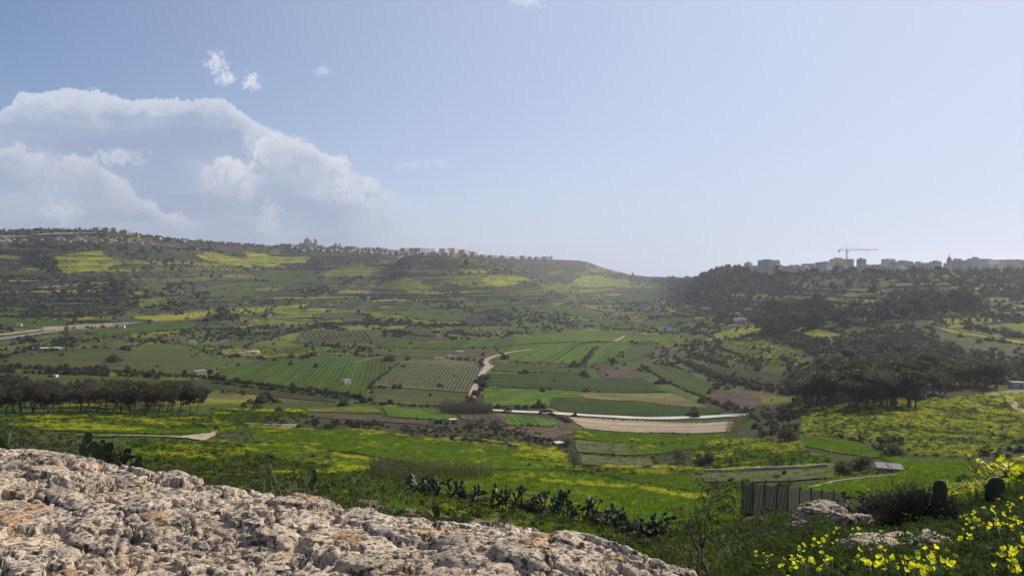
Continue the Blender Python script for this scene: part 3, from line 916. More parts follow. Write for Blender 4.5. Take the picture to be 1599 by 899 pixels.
def ribbon(name, pts, width, mat, off, label, cat, kind='structure', step=None):
    """a strip of the given width (one value or one per point) along plan points"""
    P = np.array([pix(*p) for p in pts])
    wd = np.broadcast_to(np.asarray(width, float), (len(P),))
    D = np.concatenate([[0], np.cumsum(np.hypot(*np.diff(P, axis=0).T))])
    n = max(8, int(D[-1] / (step or max(.6, np.median(P[:, 1]) * .006))))
    s = np.linspace(0, D[-1], n)
    C = np.column_stack([np.interp(s, D, P[:, 0]), np.interp(s, D, P[:, 1])])
    for _ in range(3):
        C[1:-1] = (C[:-2] + 2 * C[1:-1] + C[2:]) / 4
    W = np.interp(s, D, wd)
    T = np.gradient(C, axis=0); T /= np.linalg.norm(T, axis=1)[:, None]
    N = np.column_stack([-T[:, 1], T[:, 0]])
    rows = []
    ks = np.linspace(-.5, .5, 6)
    for k in ks:
        wv = W * k * (1 + .18 * fbm2(s / (W.mean() * 1.5), s * 0 + k * 7, 3, 8))
        q = C + N * wv[:, None]
        rows.append(np.column_stack([q, H(q[:, 0], q[:, 1]) + off]))
    V = np.stack(rows, 1).reshape(-1, 3)
    m = len(ks)
    i, j = np.meshgrid(np.arange(n - 1), np.arange(m - 1), indexing='ij')
    Q = np.stack([i * m + j, (i + 1) * m + j, (i + 1) * m + j + 1, i * m + j + 1], -1).reshape(-1, 4)
    me = mesh_np(name, V, Q, True)
    if sum(p.normal.z for p in me.polygons) < 0: me.flip_normals()
    return tag(link(name, me, None, mat), label, cat, kind=kind)


LANE, SAND, ASPH = field_mat('lane'), field_mat('sand'), field_mat('asphalt')
ribbon('track', [(735, 624), (741, 607), (748, 592), (756, 580), (765, 571)], [4.2, 4.0, 4.2, 5.0, 7.5], SAND, .5, 'pale dirt track running up between vineyard and green fields', 'track')
ribbon('track', [(765, 572), (757, 566), (763, 560), (778, 555), (800, 550), (830, 546)], [5.5, 4.5, 4.5, 4.0, 3.5, 3], SAND, .56, 'upper bend of the pale dirt track towards the farm', 'track')
ribbon('lane', [(768, 641), (800, 643), (850, 645), (880, 647), (950, 651), (1020, 654), (1087, 652), (1150, 649), (1163, 650)], [5.5, 6, 6.5, 8, 8.5, 9.5, 9.5, 9, 7], LANE, .45, 'white stony lane along the cabbage field', 'lane')
ribbon('road', [(-60, 537), (0, 530), (30, 526), (62, 521), (100, 516.5), (175, 510), (232, 502.5)], [11, 11, 10, 9, 8, 7, 5], ASPH, .7, 'grey road climbing in from the left edge', 'road')
ribbon('embankment', [(-40, 525), (0, 523), (40, 519), (66, 515), (110, 511.5), (175, 507), (215, 503)], [12, 12, 10, 8, 7, 6, 4], SAND, .75, 'sandy bare bank above the grey road', 'bank')
ribbon('path', [(120, 680), (180, 681), (250, 682), (290, 684), (318, 685)], [1.0, 1.2, 1.6, 3.0, 5.5], SAND, .3, 'thin sandy footpath below the grove', 'path')
drape('path', plan([(282, 682), (300, 680), (322, 678), (341, 672), (334, 682), (320, 689), (300, 687)]), SAND, .32, 'sandy wedge at the end of the footpath', 'path')
ribbon('track', [(614, 413), (617, 409), (621, 405), (628, 400)], [7, 9, 8, 6], SAND, 1.2, 'short pale track on the hill below the town', 'track')
ribbon('road', [(-60, 371), (0, 369.5), (56, 367.5), (112, 364.5), (160, 364)], [12, 11, 10, 10, 8], SAND, 1.0, 'pale road along the crest at upper left', 'road')
ribbon('road', [(1545, 618), (1570, 614), (1599, 611), (1680, 606)], [4, 5, 6, 6], ASPH, .4, 'grey road coming out of the right grove', 'road')
ribbon('path', [(1574, 619), (1579, 628), (1588, 638), (1602, 646), (1640, 655)], [3.0, 3.0, 2.6, 2.4, 2.2], SAND, .45, 'brown footpath curving down at the right edge', 'path')
drape('track', plan([(545, 780), (600, 777), (650, 782), (700, 790), (820, 806), (930, 828), (930, 846), (820, 828), (700, 810), (600, 802)], 14.0), field_mat('earth'), .10, 'bare earthy track between the stone wall and the cactus row', 'track')
ribbon('track', [(1040, 612), (960, 606), (860, 604), (757, 605)], [1.6, 1.6, 1.6, 1.6], SAND, .3, 'thin dirt line between the dark and bright fields', 'track')
ribbon('track', [(960, 533), (968, 529), (975, 525)], [5, 4, 3], SAND, .6, 'short pale gap in the middle of the light fields', 'track')

# ------------------------------------------------------------------ vegetation building blocks
def unit(rng, n):
    v = rng.normal(size=(n, 3))
    return v / np.linalg.norm(v, axis=1)[:, None]


def leaf_quads(C, ln, wd, rng, up=0.35, droop=0.0):
    n = len(C)
    nr = unit(rng, n); nr[:, 2] = np.abs(nr[:, 2]) + up
    nr /= np.linalg.norm(nr, axis=1)[:, None]
    a = np.cross(nr, unit(rng, n)); a /= np.linalg.norm(a, axis=1)[:, None] + 1e-9
    a[:, 2] -= droop; a /= np.linalg.norm(a, axis=1)[:, None]
    b = np.cross(nr, a)
    L = (ln * rng.uniform(.6, 1.35, n))[:, None]; W = (wd * rng.uniform(.6, 1.3, n))[:, None]
    V = np.stack([C - a * L * .5, C + b * W * .5 + nr * W * .12, C + a * L * .5, C - b * W * .5 + nr * W * .12], 1).reshape(-1, 3)
    return V, np.arange(4 * n).reshape(-1, 4)


def clump_pts(clumps, n, rng, shell=.55):
    w = np.array([c[3] ** 2 for c in clumps]); w = w / w.sum()
    k = rng.choice(len(clumps), n, p=w)
    c = np.array([q[:3] for q in clumps])[k]; r = np.array([q[3] for q in clumps])[k]; fl = np.array([q[4] for q in clumps])[k]
    d = unit(rng, n)
    rad = r * (shell + (1 - shell) * rng.random(n) ** .7) * (1 + .12 * rng.normal(size=n))
    P = d * rad[:, None]
    P[:, 2] *= fl
    return c + P


def bush_mesh(name, seed, n, ln, wd, tall=.8, nclump=7):
    """a shrub one metre wide, resting on z = 0"""
    rng = np.random.default_rng(seed)
    cl = []
    for i in range(nclump):
        a, q = rng.uniform(0, 6.28), rng.uniform(0, .30) if i else 0
        r = rng.uniform(.13, .24)
        cl.append((q * math.cos(a), q * math.sin(a), tall * rng.uniform(.22, .62) * (1 - .8 * q), r, .9))
    for i in range(5):
        a = rng.uniform(0, 6.28)
        cl.append((.25 * math.cos(a), .25 * math.sin(a), .08, .16, .8))
    P = clump_pts(cl, n, rng)
    P[:, 2] = np.maximum(P[:, 2], -.03)
    V, Q = leaf_quads(P, ln, wd, rng)
    return mesh_np(name, V, Q)


def twig_bush_mesh(name, seed, n, rad=.012, tall=.8, leafy=0):
    """a leafless brushy shrub one metre wide: many thin forking twigs"""
    rng = np.random.default_rng(seed)
    mb = MB()
    for i in range(n):
        a = rng.uniform(0, 6.28); q = rng.uniform(0, .15)
        d = np.array([math.cos(a) * rng.uniform(.1, 1), math.sin(a) * rng.uniform(.1, 1), rng.uniform(.35, 1.2)])
        d /= np.linalg.norm(d)
        p0 = np.array([q * math.cos(a), q * math.sin(a), 0])
        L = rng.uniform(.3, .55) * tall / .8
        p1 = p0 + d * L * .55
        for s in range(3):
            p2 = p1 + (d + rng.normal(size=3) * .35) * L * .5
            side = np.cross(d, unit(rng, 1)[0]); side /= np.linalg.norm(side) + 1e-9
            mb.add([p0 + side * rad, p0 - side * rad, p1 - side * rad * .7, p1 + side * rad * .7, p2], [(0, 1, 2, 3)] if s == 0 else [], [(3, 2, 4)])
    if leafy:
        V = np.concatenate(mb.V)
        P = V[rng.integers(0, len(V), leafy)] + rng.normal(size=(leafy, 3)) * .03
        v, q = leaf_quads(P[P[:, 2] > .12], .06, .03, rng)
        mb.add(v, q)
    return mb.mesh(name)


def limb(mb, p, d, L, r, rng, k=5, bend=.25, seg=4):
    P = [np.array(p, float)]
    d = np.array(d, float)
    for s in range(seg):
        d = d + rng.normal(size=3) * bend * .5; d /= np.linalg.norm(d)
        P.append(P[-1] + d * L / seg)
    mb.tube(P, np.linspace(r, r * .45, seg + 1), k)
    return P[-1], d


def tree_meshes(kind, seed):
    """(trunk, crown) of a tree; heights in metres at scale one: grove tree 10, dense tree 10, olive 5, conifer 10"""
    rng = np.random.default_rng(seed)
    tb = MB(); cl = []
    if kind == 'grove':
        for st in range(rng.integers(1, 4)):
            a = rng.uniform(0, 6.28)
            b, d = limb(tb, (.3 * math.cos(a), .3 * math.sin(a), -.3), (.3 * math.cos(a), .3 * math.sin(a), 1), rng.uniform(3.6, 5), .17, rng, 6, .16)
            for k in range(rng.integers(4, 6)):
                a2 = rng.uniform(0, 6.28)
                e, _ = limb(tb, b, (.75 * math.cos(a2), .75 * math.sin(a2), rng.uniform(.5, 1.3)), rng.uniform(2.2, 4.2), .08, rng, 4, .3)
                cl.append((*e, rng.uniform(1.0, 1.75), .8))
                e2 = (e + b) / 2 + rng.normal(size=3) * .4
                cl.append((*e2, rng.uniform(.8, 1.15), .8))
        for c in list(cl)[:6]:
            cl.append((c[0] * .75 + rng.normal() * .6, c[1] * .75 + rng.normal() * .6, c[2] * rng.uniform(.55, .85), .7, .8))
        P = clump_pts(cl, 2300, rng, .3)
        V, Q = leaf_quads(P, .52, .21, rng, .2, .5)
    elif kind == 'dense':
        b, d = limb(tb, (0, 0, -.3), (0, 0, 1), 4.2, .26, rng, 6, .12)
        for k in range(13):
            a = rng.uniform(0, 6.28); zz = rng.uniform(3.2, 8.8); rr = 2.6 * math.sqrt(max(.1, 1 - ((zz - 5.2) / 4.4) ** 2)) * rng.uniform(.4, 1)
            e = np.array((rr * math.cos(a), rr * math.sin(a), zz))
            tb.tube([(0, 0, min(zz * .6, 4)), e * [.5, .5, .9], e], [.11, .07, .04], 4)
            cl.append((*e, rng.uniform(.9, 1.5), .8))
        P = clump_pts(cl, 2200, rng, .4)
        V, Q = leaf_quads(P, .50, .25, rng, .3, .2)
    elif kind == 'olive':
        for st in range(rng.integers(1, 3)):
            b, d = limb(tb, (st * .25, 0, -.2), (rng.normal() * .25, rng.normal() * .25, 1), 1.5, .22, rng, 7, .2)
            for k in range(6):
                a = rng.uniform(0, 6.28)
                e, _ = limb(tb, b, (math.cos(a), math.sin(a), rng.uniform(.3, 1.3)), rng.uniform(1.1, 1.9), .09, rng, 5, .25)
                cl.append((*e, rng.uniform(.65, 1.0), .85))
        for k in range(4):
            cl.append((rng.normal() * .6, rng.normal() * .6, rng.uniform(2.6, 3.9), .9, .85))
        P = clump_pts(cl, 1700, rng, .5)
        V, Q = leaf_quads(P, .26, .11, rng, .3)
    else:                                            # conifer: ragged column
        tb.tube([(0, 0, -.3), (.1, 0, 4), (0, .1, 9.6)], [.25, .17, .04], 6)
        for k in range(26):
            zz = 1.2 + 8.4 * k / 25; rr = (1.9 - 1.5 * (zz / 10)) * rng.uniform(.35, 1); a = k * 2.4
            e = np.array((rr * math.cos(a), rr * math.sin(a), zz + .3))
            tb.tube([(0, 0, zz), e], [.05, .02], 4)
            cl.append((*e, rng.uniform(.5, .85), .8))
        P = clump_pts(cl, 1300, rng, .3)
        V, Q = leaf_quads(P, .4, .16, rng, .3)
    return tb.mesh('trunk', True), mesh_np('crown', V, Q)


BARK = plain('bark', (.085, .068, .052), .9, .4, 4, .1, .4)
L_DARK = leaf_mat('leaf_dark', (.010, .012, .005), (.095, .094, .042), .38)
L_GROVE = leaf_mat('leaf_grove', (.018, .015, .008), (.112, .090, .050), .34)
L_OLIVE = leaf_mat('leaf_olive', (.028, .032, .018), (.078, .082, .048), .22)
L_GREEN = leaf_mat('leaf_green', (.026, .040, .004), (.078, .098, .012), .38)
L_SCRUB = leaf_mat('leaf_scrub', (.026, .025, .014), (.080, .072, .042), .25)
L_DRY = leaf_mat('leaf_dry', (.055, .046, .036), (.125, .108, .088), .15)
L_GRASS = leaf_mat('leaf_grass', (.058, .102, .003), (.165, .215, .009), .50)
L_YELL = leaf_mat('petal_yellow', (.40, .38, .008), (.66, .60, .010), .40)
L_REED = leaf_mat('leaf_reed', (.090, .080, .040), (.200, .180, .095), .25)
TWIG = plain('twig', (.10, .080, .062), .9, .35, 20, .1)
TWIG_GREY = plain('twig_grey', (.24, .215, .185), .9, .3, 20, .1)
CACTUS = None


def make_cactus_mat():
    m, g, o = new_mat('cactus_skin')
    p = g.n('ShaderNodeTexCoord').outputs['Object']
    nz = g.noise(p, 5, 4, .6)
    v = g.n('ShaderNodeTexVoronoi', ins={'Vector': p, 'Scale': 11.0, 'Randomness': .35}).outputs['Distance']
    c = g.mix(nz, (.024, .040, .014), (.062, .082, .032))
    c = g.mix(g.smooth(v, .16, .06), c, (.20, .17, .10))
    c = g.mix(g.smooth(g.noise(p, 2.1, 3), .64, .78), c, (.12, .11, .055))
    r = g.n('ShaderNodeObjectInfo').outputs['Random']
    k = g.m('MULTIPLY_ADD', r, .6, .7)
    c = g.mix(1.0, c, g.n('ShaderNodeCombineColor', ins={0: k, 1: k, 2: k}).outputs[0], 'MULTIPLY')
    bsdf(g, o, c, .55, .35, (g.m('MULTIPLY', v, -1.0), .3, .02))
    return m


CACTUS = make_cactus_mat()
BUSH_NEAR = [bush_mesh('foliage', 100 + s, 2600, .055, .024, .8, 9) for s in range(3)]
BUSH_MID = [bush_mesh('shrub', 120 + s, 420, .13, .075, .75 + .1 * (s % 3), 7) for s in range(6)]
BUSH_FAR = [bush_mesh('scrub_bush', 140 + s, 80, .30, .19, .7 + .1 * (s % 3), 5) for s in range(5)]
DRY_MID = [twig_bush_mesh('dry_shrub', 160 + s, 130, .010, .8, 150) for s in range(4)]
for me, mt in [(m, L_DARK) for m in BUSH_NEAR] + [(m, L_DARK) for m in BUSH_MID] + [(m, L_SCRUB) for m in BUSH_FAR] + [(m, TWIG) for m in DRY_MID]:
    me.materials.append(mt)


def with_mat(meshes, mat):
    out = []
    for m in meshes:
        c = m.copy()
        c.materials.clear(); c.materials.append(mat)
        out.append(c)
    return out


BUSH_NEAR_OLIVE = with_mat(BUSH_NEAR, L_OLIVE)
BUSH_KIND = {'dark': BUSH_MID, 'olive': with_mat(BUSH_MID[:4], L_OLIVE), 'green': with_mat(BUSH_MID[:4], L_GREEN), 'scrub': with_mat(BUSH_MID[:5], L_SCRUB), 'dry': with_mat(BUSH_MID[1:4], L_DRY)}
FAR_KIND = {'dark': with_mat(BUSH_FAR[:4], L_DARK), 'olive': with_mat(BUSH_FAR[:4], L_OLIVE), 'green': with_mat(BUSH_FAR[:3], L_GREEN), 'scrub': BUSH_FAR, 'dry': with_mat(BUSH_FAR[:3], L_DRY)}
TREES = {'grove': [tree_meshes('grove', 200 + s) for s in range(7)], 'dense': [tree_meshes('dense', 220 + s) for s in range(6)],
         'olive': [tree_meshes('olive', 240 + s) for s in range(4)], 'conifer': [tree_meshes('conifer', 260)]}
TREE_H = {'grove': 10., 'dense': 10., 'olive': 4.6, 'conifer': 10.}
for kd, mt in (('grove', L_GROVE), ('dense', L_DARK), ('olive', L_OLIVE), ('conifer', L_DARK)):
    for t, c in TREES[kd]:
        t.materials.append(BARK); c.materials.append(mt)


def place_tree(px, py, hpx, kind, label, group=None, name=None, wide=1.0, ymin=9.0, rng=random):
    x, y = pix(px, py, ymin)
    s = hpx * y / F / TREE_H[kind]
    t, c = rng.choice(TREES[kind])
    root = link(name or {'grove': 'eucalyptus_tree', 'dense': 'evergreen_tree', 'olive': 'olive_tree', 'conifer': 'conifer_tree'}[kind], None,
                loc=(x, y, float(H(x, y))), rz=rng.uniform(0, 6.28), scale=(s * wide, s * wide, s))
    tag(root, label, 'tree', group)
    link('trunk', t, root); link('crown', c, root)
    return root


# ------------------------------------------------------------------ scattering
INF = np.zeros(ZG.shape, bool)
for P in FPLAN + [plan([(545, 783), (610, 783), (700, 792), (820, 808), (930, 828), (930, 846), (820, 828), (700, 808), (600, 800)])]:
    bx = (XX >= P[:, 0].min()) & (XX <= P[:, 0].max()) & (YY >= P[:, 1].min()) & (YY <= P[:, 1].max())
    INF[bx] |= inside(P, XX[bx], YY[bx])


def in_field(x, y):
    i = np.clip(np.round((np.log(np.maximum(y, 2)) - Lg[0]) / (Lg[1] - Lg[0])).astype(int), 0, NYR - 1)
    j = np.clip(np.round(np.interp(x / y, ug, np.arange(len(ug)))).astype(int), 0, len(ug) - 1)
    return INF[i, j]


def gn_scatter(name, P, rz, sc, idx, meshes, label, cat, tilt=None):
    """one uncountable mass: points that carry copies of a few small plants"""
    me = bpy.data.meshes.new(name)
    P = np.asarray(P, np.float32)
    me.vertices.add(len(P)); me.vertices.foreach_set('co', P.ravel())
    for nm, arr, tp in (('rz', rz, 'FLOAT'), ('sc', sc, 'FLOAT'), ('idx', idx, 'INT')):
        a = me.attributes.new(nm, tp, 'POINT')
        a.data.foreach_set('value', np.asarray(arr, np.float32 if tp == 'FLOAT' else np.int32))
    o = link(name, me)
    c = bpy.data.collections.new(name + '_kinds')
    for k, m in enumerate(meshes):
        c.objects.link(bpy.data.objects.new('%s_%02d' % (name + '_plant', k), m))
    ng = bpy.data.node_groups.new(name, 'GeometryNodeTree')
    ng.interface.new_socket('Geometry', in_out='INPUT', socket_type='NodeSocketGeometry')
    ng.interface.new_socket('Geometry', in_out='OUTPUT', socket_type='NodeSocketGeometry')
    N, L = ng.nodes, ng.links
    gi, go = N.new('NodeGroupInput'), N.new('NodeGroupOutput')
    ci = N.new('GeometryNodeCollectionInfo'); ci.inputs[0].default_value = c
    ci.inputs['Separate Children'].default_value = True; ci.inputs['Reset Children'].default_value = True
    ip = N.new('GeometryNodeInstanceOnPoints')
    ip.inputs['Pick Instance'].default_value = True
    def attr(nm, tp):
        a = N.new('GeometryNodeInputNamedAttribute'); a.data_type = tp; a.inputs[0].default_value = nm
        return a.outputs[0]
    cx = N.new('ShaderNodeCombineXYZ'); L.new(attr('rz', 'FLOAT'), cx.inputs[2])
    er = N.new('FunctionNodeEulerToRotation'); L.new(cx.outputs[0], er.inputs[0])
    L.new(gi.outputs[0], ip.inputs['Points']); L.new(ci.outputs[0], ip.inputs['Instance'])
    L.new(attr('idx', 'INT'), ip.inputs['Instance Index']); L.new(er.outputs[0], ip.inputs['Rotation'])
    cs = N.new('ShaderNodeCombineXYZ'); sa = attr('sc', 'FLOAT')
    for q in range(3): L.new(sa, cs.inputs[q])
    L.new(cs.outputs[0], ip.inputs['Scale']); L.new(ip.outputs[0], go.inputs[0])
    md = o.modifiers.new('scatter', 'NODES'); md.node_group = ng
    return tag(o, label, cat, kind='stuff')


BUSHES = []          # (x, y, width, kind)


def hedge(pts, size, spacing, jit, kind='dark', ymin=9.0):
    P = dense(np.array([pix(*p, ymin) for p in pts]), spacing, False)
    for p in P:
        if random.random() < .93:
            BUSHES.append((p[0] + random.gauss(0, jit), p[1] + random.gauss(0, jit * 1.3), size * random.uniform(.65, 1.35), kind))


def thicket(poly, n, size, kind='dark', ymin=9.0):
    P = plan(poly, ymin)
    lo, hi = P.min(0), P.max(0)
    k = 0
    for _ in range(n * 30):
        x, y = random.uniform(lo[0], hi[0]), random.uniform(lo[1], hi[1])
        if inside(P, np.array([x]), np.array([y]))[0]:
            BUSHES.append((x, y, size * random.uniform(.55, 1.4), kind if isinstance(kind, str) else random.choice(kind)))
            k += 1
            if k >= n: break


D2 = ('dark', 'dark', 'scrub', 'olive')
hedge([(285, 586), (330, 592), (430, 604), (540, 619), (566, 623)], 4.2, 1.9, .8)
hedge([(330, 598), (430, 610), (540, 624)], 3.4, 2.4, 1.0)
hedge([(0, 574), (60, 576), (120, 579), (250, 586), (300, 592)], 4.5, 2.4, 1.2)
hedge([(0, 581), (120, 585), (250, 591)], 4.5, 2.6, 1.2)
hedge([(580, 631), (640, 634), (700, 637), (740, 635)], 2.3, 2.0, .6, 'scrub')
hedge([(575, 607), (590, 591), (622, 568)], 2.2, 2.6, .6, 'olive')
hedge([(757, 605), (860, 605), (960, 607), (1040, 613)], 1.5, 2.4, .3)
hedge([(768, 581), (925, 588)], 1.4, 2.4, .3)
hedge([(768, 565), (918, 576)], 1.8, 2.6, .4)
hedge([(1002, 570), (1014, 579), (1045, 598), (1100, 621), (1140, 641)], 1.9, 1.9, .5)
hedge([(1074, 566), (1090, 577), (1112, 588), (1150, 598), (1190, 608), (1240, 616)], 4.0, 2.0, 1.2)
hedge([(1090, 572), (1125, 586), (1170, 597), (1240, 607)], 3.0, 2.6, 1.0)
hedge([(880, 651), (950, 656), (1025, 659.5), (1148, 658)], 1.1, 2.0, .25)
hedge([(912, 671), (985, 677), (1050, 678), (1140, 677)], 1.4, 3.6, .3)
hedge([(897, 687), (985, 693), (1020, 695), (1100, 694)], 1.6, 3.4, .4)
hedge([(903, 708), (990, 713), (1020, 716)], 1.3, 2.6, .3)
hedge([(850, 645), (872, 652), (888, 660)], 2.8, 2.2, .8, 'scrub')
hedge([(785, 665), (840, 666), (872, 667)], 1.6, 2.4, .4)
hedge([(600, 652), (660, 656), (712, 657)], 1.4, 2.4, .3)
hedge([(655, 774), (720, 785), (800, 797), (880, 809), (960, 827), (1030, 842)], 2.0, .9, .25, 'dark', 14.0)
hedge([(700, 780), (800, 793), (900, 811), (1030, 838)], 1.7, 1.1, .3, 'dark', 14.0)
thicket([(495, 658), (610, 661), (612, 672), (500, 672)], 46, 2.1, 'dark')
thicket([(405, 652), (500, 650), (500, 668), (400, 668)], 34, 2.0, D2 + ('dry',))
thicket([(612, 664), (700, 668), (800, 672), (860, 690), (800, 700), (700, 690), (640, 680)], 130, 1.7, ('dry', 'dry', 'scrub', 'dark'))
thicket([(800, 676), (862, 688), (880, 700), (840, 700)], 26, 1.8, ('scrub', 'dark', 'dry'))
thicket([(690, 660), (800, 664), (850, 680), (690, 674)], 40, 1.6, ('dry', 'scrub'))
thicket([(380, 630), (440, 628), (440, 645), (380, 645)], 16, 3.0, D2)
thicket([(270, 710), (390, 715), (400, 735), (280, 730)], 26, .8, ('dry', 'dry', 'scrub'))
thicket([(380, 712), (520, 706), (560, 725), (400, 735)], 22, 1.5, ('dry', 'scrub', 'dark'))
thicket([(210, 655), (275, 652), (280, 672), (215, 672)], 12, 1.8, D2)
thicket([(160, 668), (240, 668), (300, 674), (230, 680)], 14, 1.2, 'dark')
thicket([(290, 655), (340, 650), (345, 672), (300, 672)], 14, 1.9, D2)
thicket([(1170, 650), (1250, 640), (1250, 690), (1185, 690)], 46, 2.8, D2)
thicket([(1150, 640), (1240, 632), (1245, 655), (1165, 662)], 30, 3.0, D2)
thicket([(1230, 560), (1262, 556), (1258, 640), (1240, 640)], 34, 3.4, D2)
thicket([(1300, 660), (1370, 665), (1400, 705), (1350, 700), (1300, 680)], 22, 2.0, D2)
thicket([(1370, 690), (1410, 690), (1420, 712), (1380, 712)], 12, 2.8, 'dark')
thicket([(1270, 645), (1400, 640), (1599, 625), (1599, 700), (1440, 700)], 190, 1.1, ('scrub', 'dark', 'olive', 'dry'))
thicket([(1530, 700), (1600, 690), (1600, 715), (1540, 722)], 26, 1.8, D2)
thicket([(1190, 735), (1230, 728), (1225, 760), (1190, 760)], 8, 1.0, D2)
thicket([(1085, 755), (1150, 752), (1150, 775), (1090, 778)], 16, 1.1, 'dark')
thicket([(900, 735), (935, 735), (935, 745), (905, 745)], 5, 1.2, 'dark')
thicket([(825, 728), (920, 742), (900, 748), (830, 738)], 9, 1.0, 'dark')
# middle distance
hedge([(440, 509), (520, 506), (600, 508), (700, 509), (800, 509)], 6.0, 3.2, 2.0)
hedge([(540, 507), (640, 510), (740, 508)], 6.0, 4.0, 2.0)
thicket([(720, 520), (770, 518), (772, 526), (722, 527)], 26, 4.5, ('dark', 'dry', 'scrub'))
hedge([(635, 468), (725, 473)], 6, 4, 2)
thicket([(558, 458), (600, 458), (602, 469), (560, 470)], 26, 8, 'dark')
hedge([(530, 446), (548, 438), (566, 433)], 8, 4, 3)
hedge([(594, 441), (612, 434), (630, 424)], 9, 4, 4)
thicket([(465, 450), (512, 448), (510, 466), (466, 466)], 36, 8, 'dark')
thicket([(478, 408), (505, 408), (505, 422), (480, 422)], 20, 9, 'dark')
thicket([(795, 488), (905, 490), (905, 512), (800, 508)], 90, 5, ('dry', 'scrub', 'dark'))
thicket([(900, 466), (942, 468), (940, 476), (902, 476)], 30, 6, D2)
thicket([(952, 466), (1005, 468), (1080, 462), (1080, 478), (960, 484)], 110, 6, ('dry', 'scrub', 'dark'))
thicket([(935, 506), (990, 506), (990, 516), (936, 516)], 34, 5, ('dry', 'scrub'))
thicket([(1075, 528), (1120, 526), (1125, 552), (1080, 556), (1010, 560), (1030, 545)], 95, 4.2, ('dark', 'dark', 'olive', 'dry'))
thicket([(1005, 565), (1060, 556), (1085, 568), (1040, 572)], 26, 3.6, D2)
thicket([(945, 556), (968, 548), (985, 566), (955, 572)], 16, 3.8, ('dry', 'dark'))
hedge([(910, 568), (921, 555), (930, 543)], 4, 3, 1.2, 'dry')
thicket([(510, 540), (585, 542), (580, 556), (515, 556)], 40, 4.2, ('dry', 'dry', 'scrub'))
hedge([(800, 566), (870, 569), (918, 571)], 2.2, 2.6, .6)
hedge([(590, 544), (700, 545), (800, 541)], 2.2, 4.0, .6)
hedge([(860, 566), (885, 552), (905, 537)], 2.0, 3.0, .5)
hedge([(800, 537), (900, 535), (960, 534)], 2.0, 4.0, .6)
hedge([(880, 512), (980, 514), (1100, 520)], 3.4, 4.0, 1.2)
hedge([(900, 497), (1000, 493), (1100, 493)], 4, 4.5, 1.5)
hedge([(820, 470), (900, 476), (950, 489)], 4, 4.0, 1.5)
# left slope
thicket([(164, 440), (194, 440), (196, 464), (164, 464)], 18, 9, 'dark')
thicket([(256, 448), (278, 446), (280, 462), (256, 462)], 12, 8, 'dark')
hedge([(95, 470), (150, 473), (210, 478)], 8, 4, 3)
hedge([(35, 491), (90, 494), (135, 492)], 6, 4, 2)
thicket([(316, 482), (364, 480), (365, 502), (318, 504)], 40, 7, 'dark')
thicket([(350, 480), (430, 478), (430, 496), (360, 502)], 46, 6, ('dark', 'olive', 'dark'))
thicket([(200, 526), (235, 518), (300, 512), (430, 508), (420, 526), (310, 536), (205, 540)], 200, 4.2, ('dark', 'dark', 'olive'))
thicket([(25, 540), (90, 534), (100, 548), (30, 552)], 40, 3.6, ('dark', 'scrub'))
thicket([(120, 520), (165, 518), (165, 532), (130, 534)], 18, 4.2, 'dark')
thicket([(30, 398), (60, 392), (92, 412), (92, 428), (60, 424)], 60, 10, 'dark')
hedge([(20, 384), (120, 388), (220, 392), (330, 388)], 9, 5, 5)
thicket([(270, 452), (330, 456), (330, 480), (262, 480)], 60, 6, ('dark', 'scrub'))
thicket([(0, 430), (130, 430), (160, 460), (90, 470), (0, 480)], 240, 6, ('dry', 'scrub', 'scrub'))
thicket([(0, 480), (130, 480), (200, 488), (190, 500), (0, 498)], 110, 5, ('dark', 'scrub'))
# right slope
thicket([(1110, 478), (1148, 478), (1150, 508), (1112, 508)], 26, 9, 'dark')
thicket([(1040, 450), (1120, 432), (1200, 428), (1200, 470), (1060, 482)], 260, 7, ('scrub', 'dry', 'dark', 'dark'))
thicket([(1200, 422), (1420, 424), (1599, 422), (1599, 462), (1200, 470)], 520, 6.5, ('scrub', 'dark', 'dark', 'scrub', 'olive'))
thicket([(1150, 470), (1300, 470), (1290, 510), (1150, 515)], 150, 6, D2)
thicket([(1380, 512), (1450, 508), (1470, 530), (1340, 540), (1300, 530)], 110, 5, 'dark')
thicket([(1250, 530), (1330, 530), (1340, 548), (1260, 556)], 70, 4.5, ('dry', 'dark', 'scrub'))
thicket([(1480, 455), (1620, 450), (1620, 505), (1500, 500)], 150, 6, D2)
thicket([(1540, 545), (1620, 545), (1620, 600), (1550, 590)], 60, 3.6, D2)

hedge([(1160, 421), (1300, 422), (1450, 423), (1620, 422)], 7.5, 4.0, 5.0, 'dark')
hedge([(1150, 424), (1300, 425), (1450, 426), (1620, 425)], 6.5, 4.5, 5.0, 'scrub')
hedge([(1110, 424), (1160, 418), (1240, 419), (1330, 420)], 6.5, 5.0, 4.0, 'olive')
# general scrub over the hillsides and between the plots
ns = 150000
cu = RNG.uniform(-.74, .74, ns)
cy_ = np.exp(RNG.uniform(math.log(330), math.log(2900), ns)); cx_ = cu * cy_
ok = cy_ < np.interp(cu, ug, RIDGE_Y) * 1.01
fld = in_field(cx_, cy_)
dn = fbm2(cx_ / 60, cy_ / 95, 4, 91) * .5 + .5
zc = H(cx_, cy_)
lv, ft = terrace(cx_, cy_, zc)
line = (ft < .12) & (hsh(lv, np.floor(cx_ / 75 + 5 * hsh(lv, lv * 0, 7)), 8) > .25)          # hedges on the lips of the terraces
d1, d2, _r = cells2(cx_ / 62 + .25 * fbm2(cx_ / 90, cy_ / 90, 2, 61), cy_ / 95 + .25 * fbm2(cx_ / 90, cy_ / 90, 2, 63), 65)
edge = (d2 - d1) < .05
rgt = np.clip((cu - .24) / .1, 0, 1)
hillf = np.clip((cy_ - 700) / 300, 0, 1) + rgt * np.clip((cy_ - 400) / 100, 0, 1)
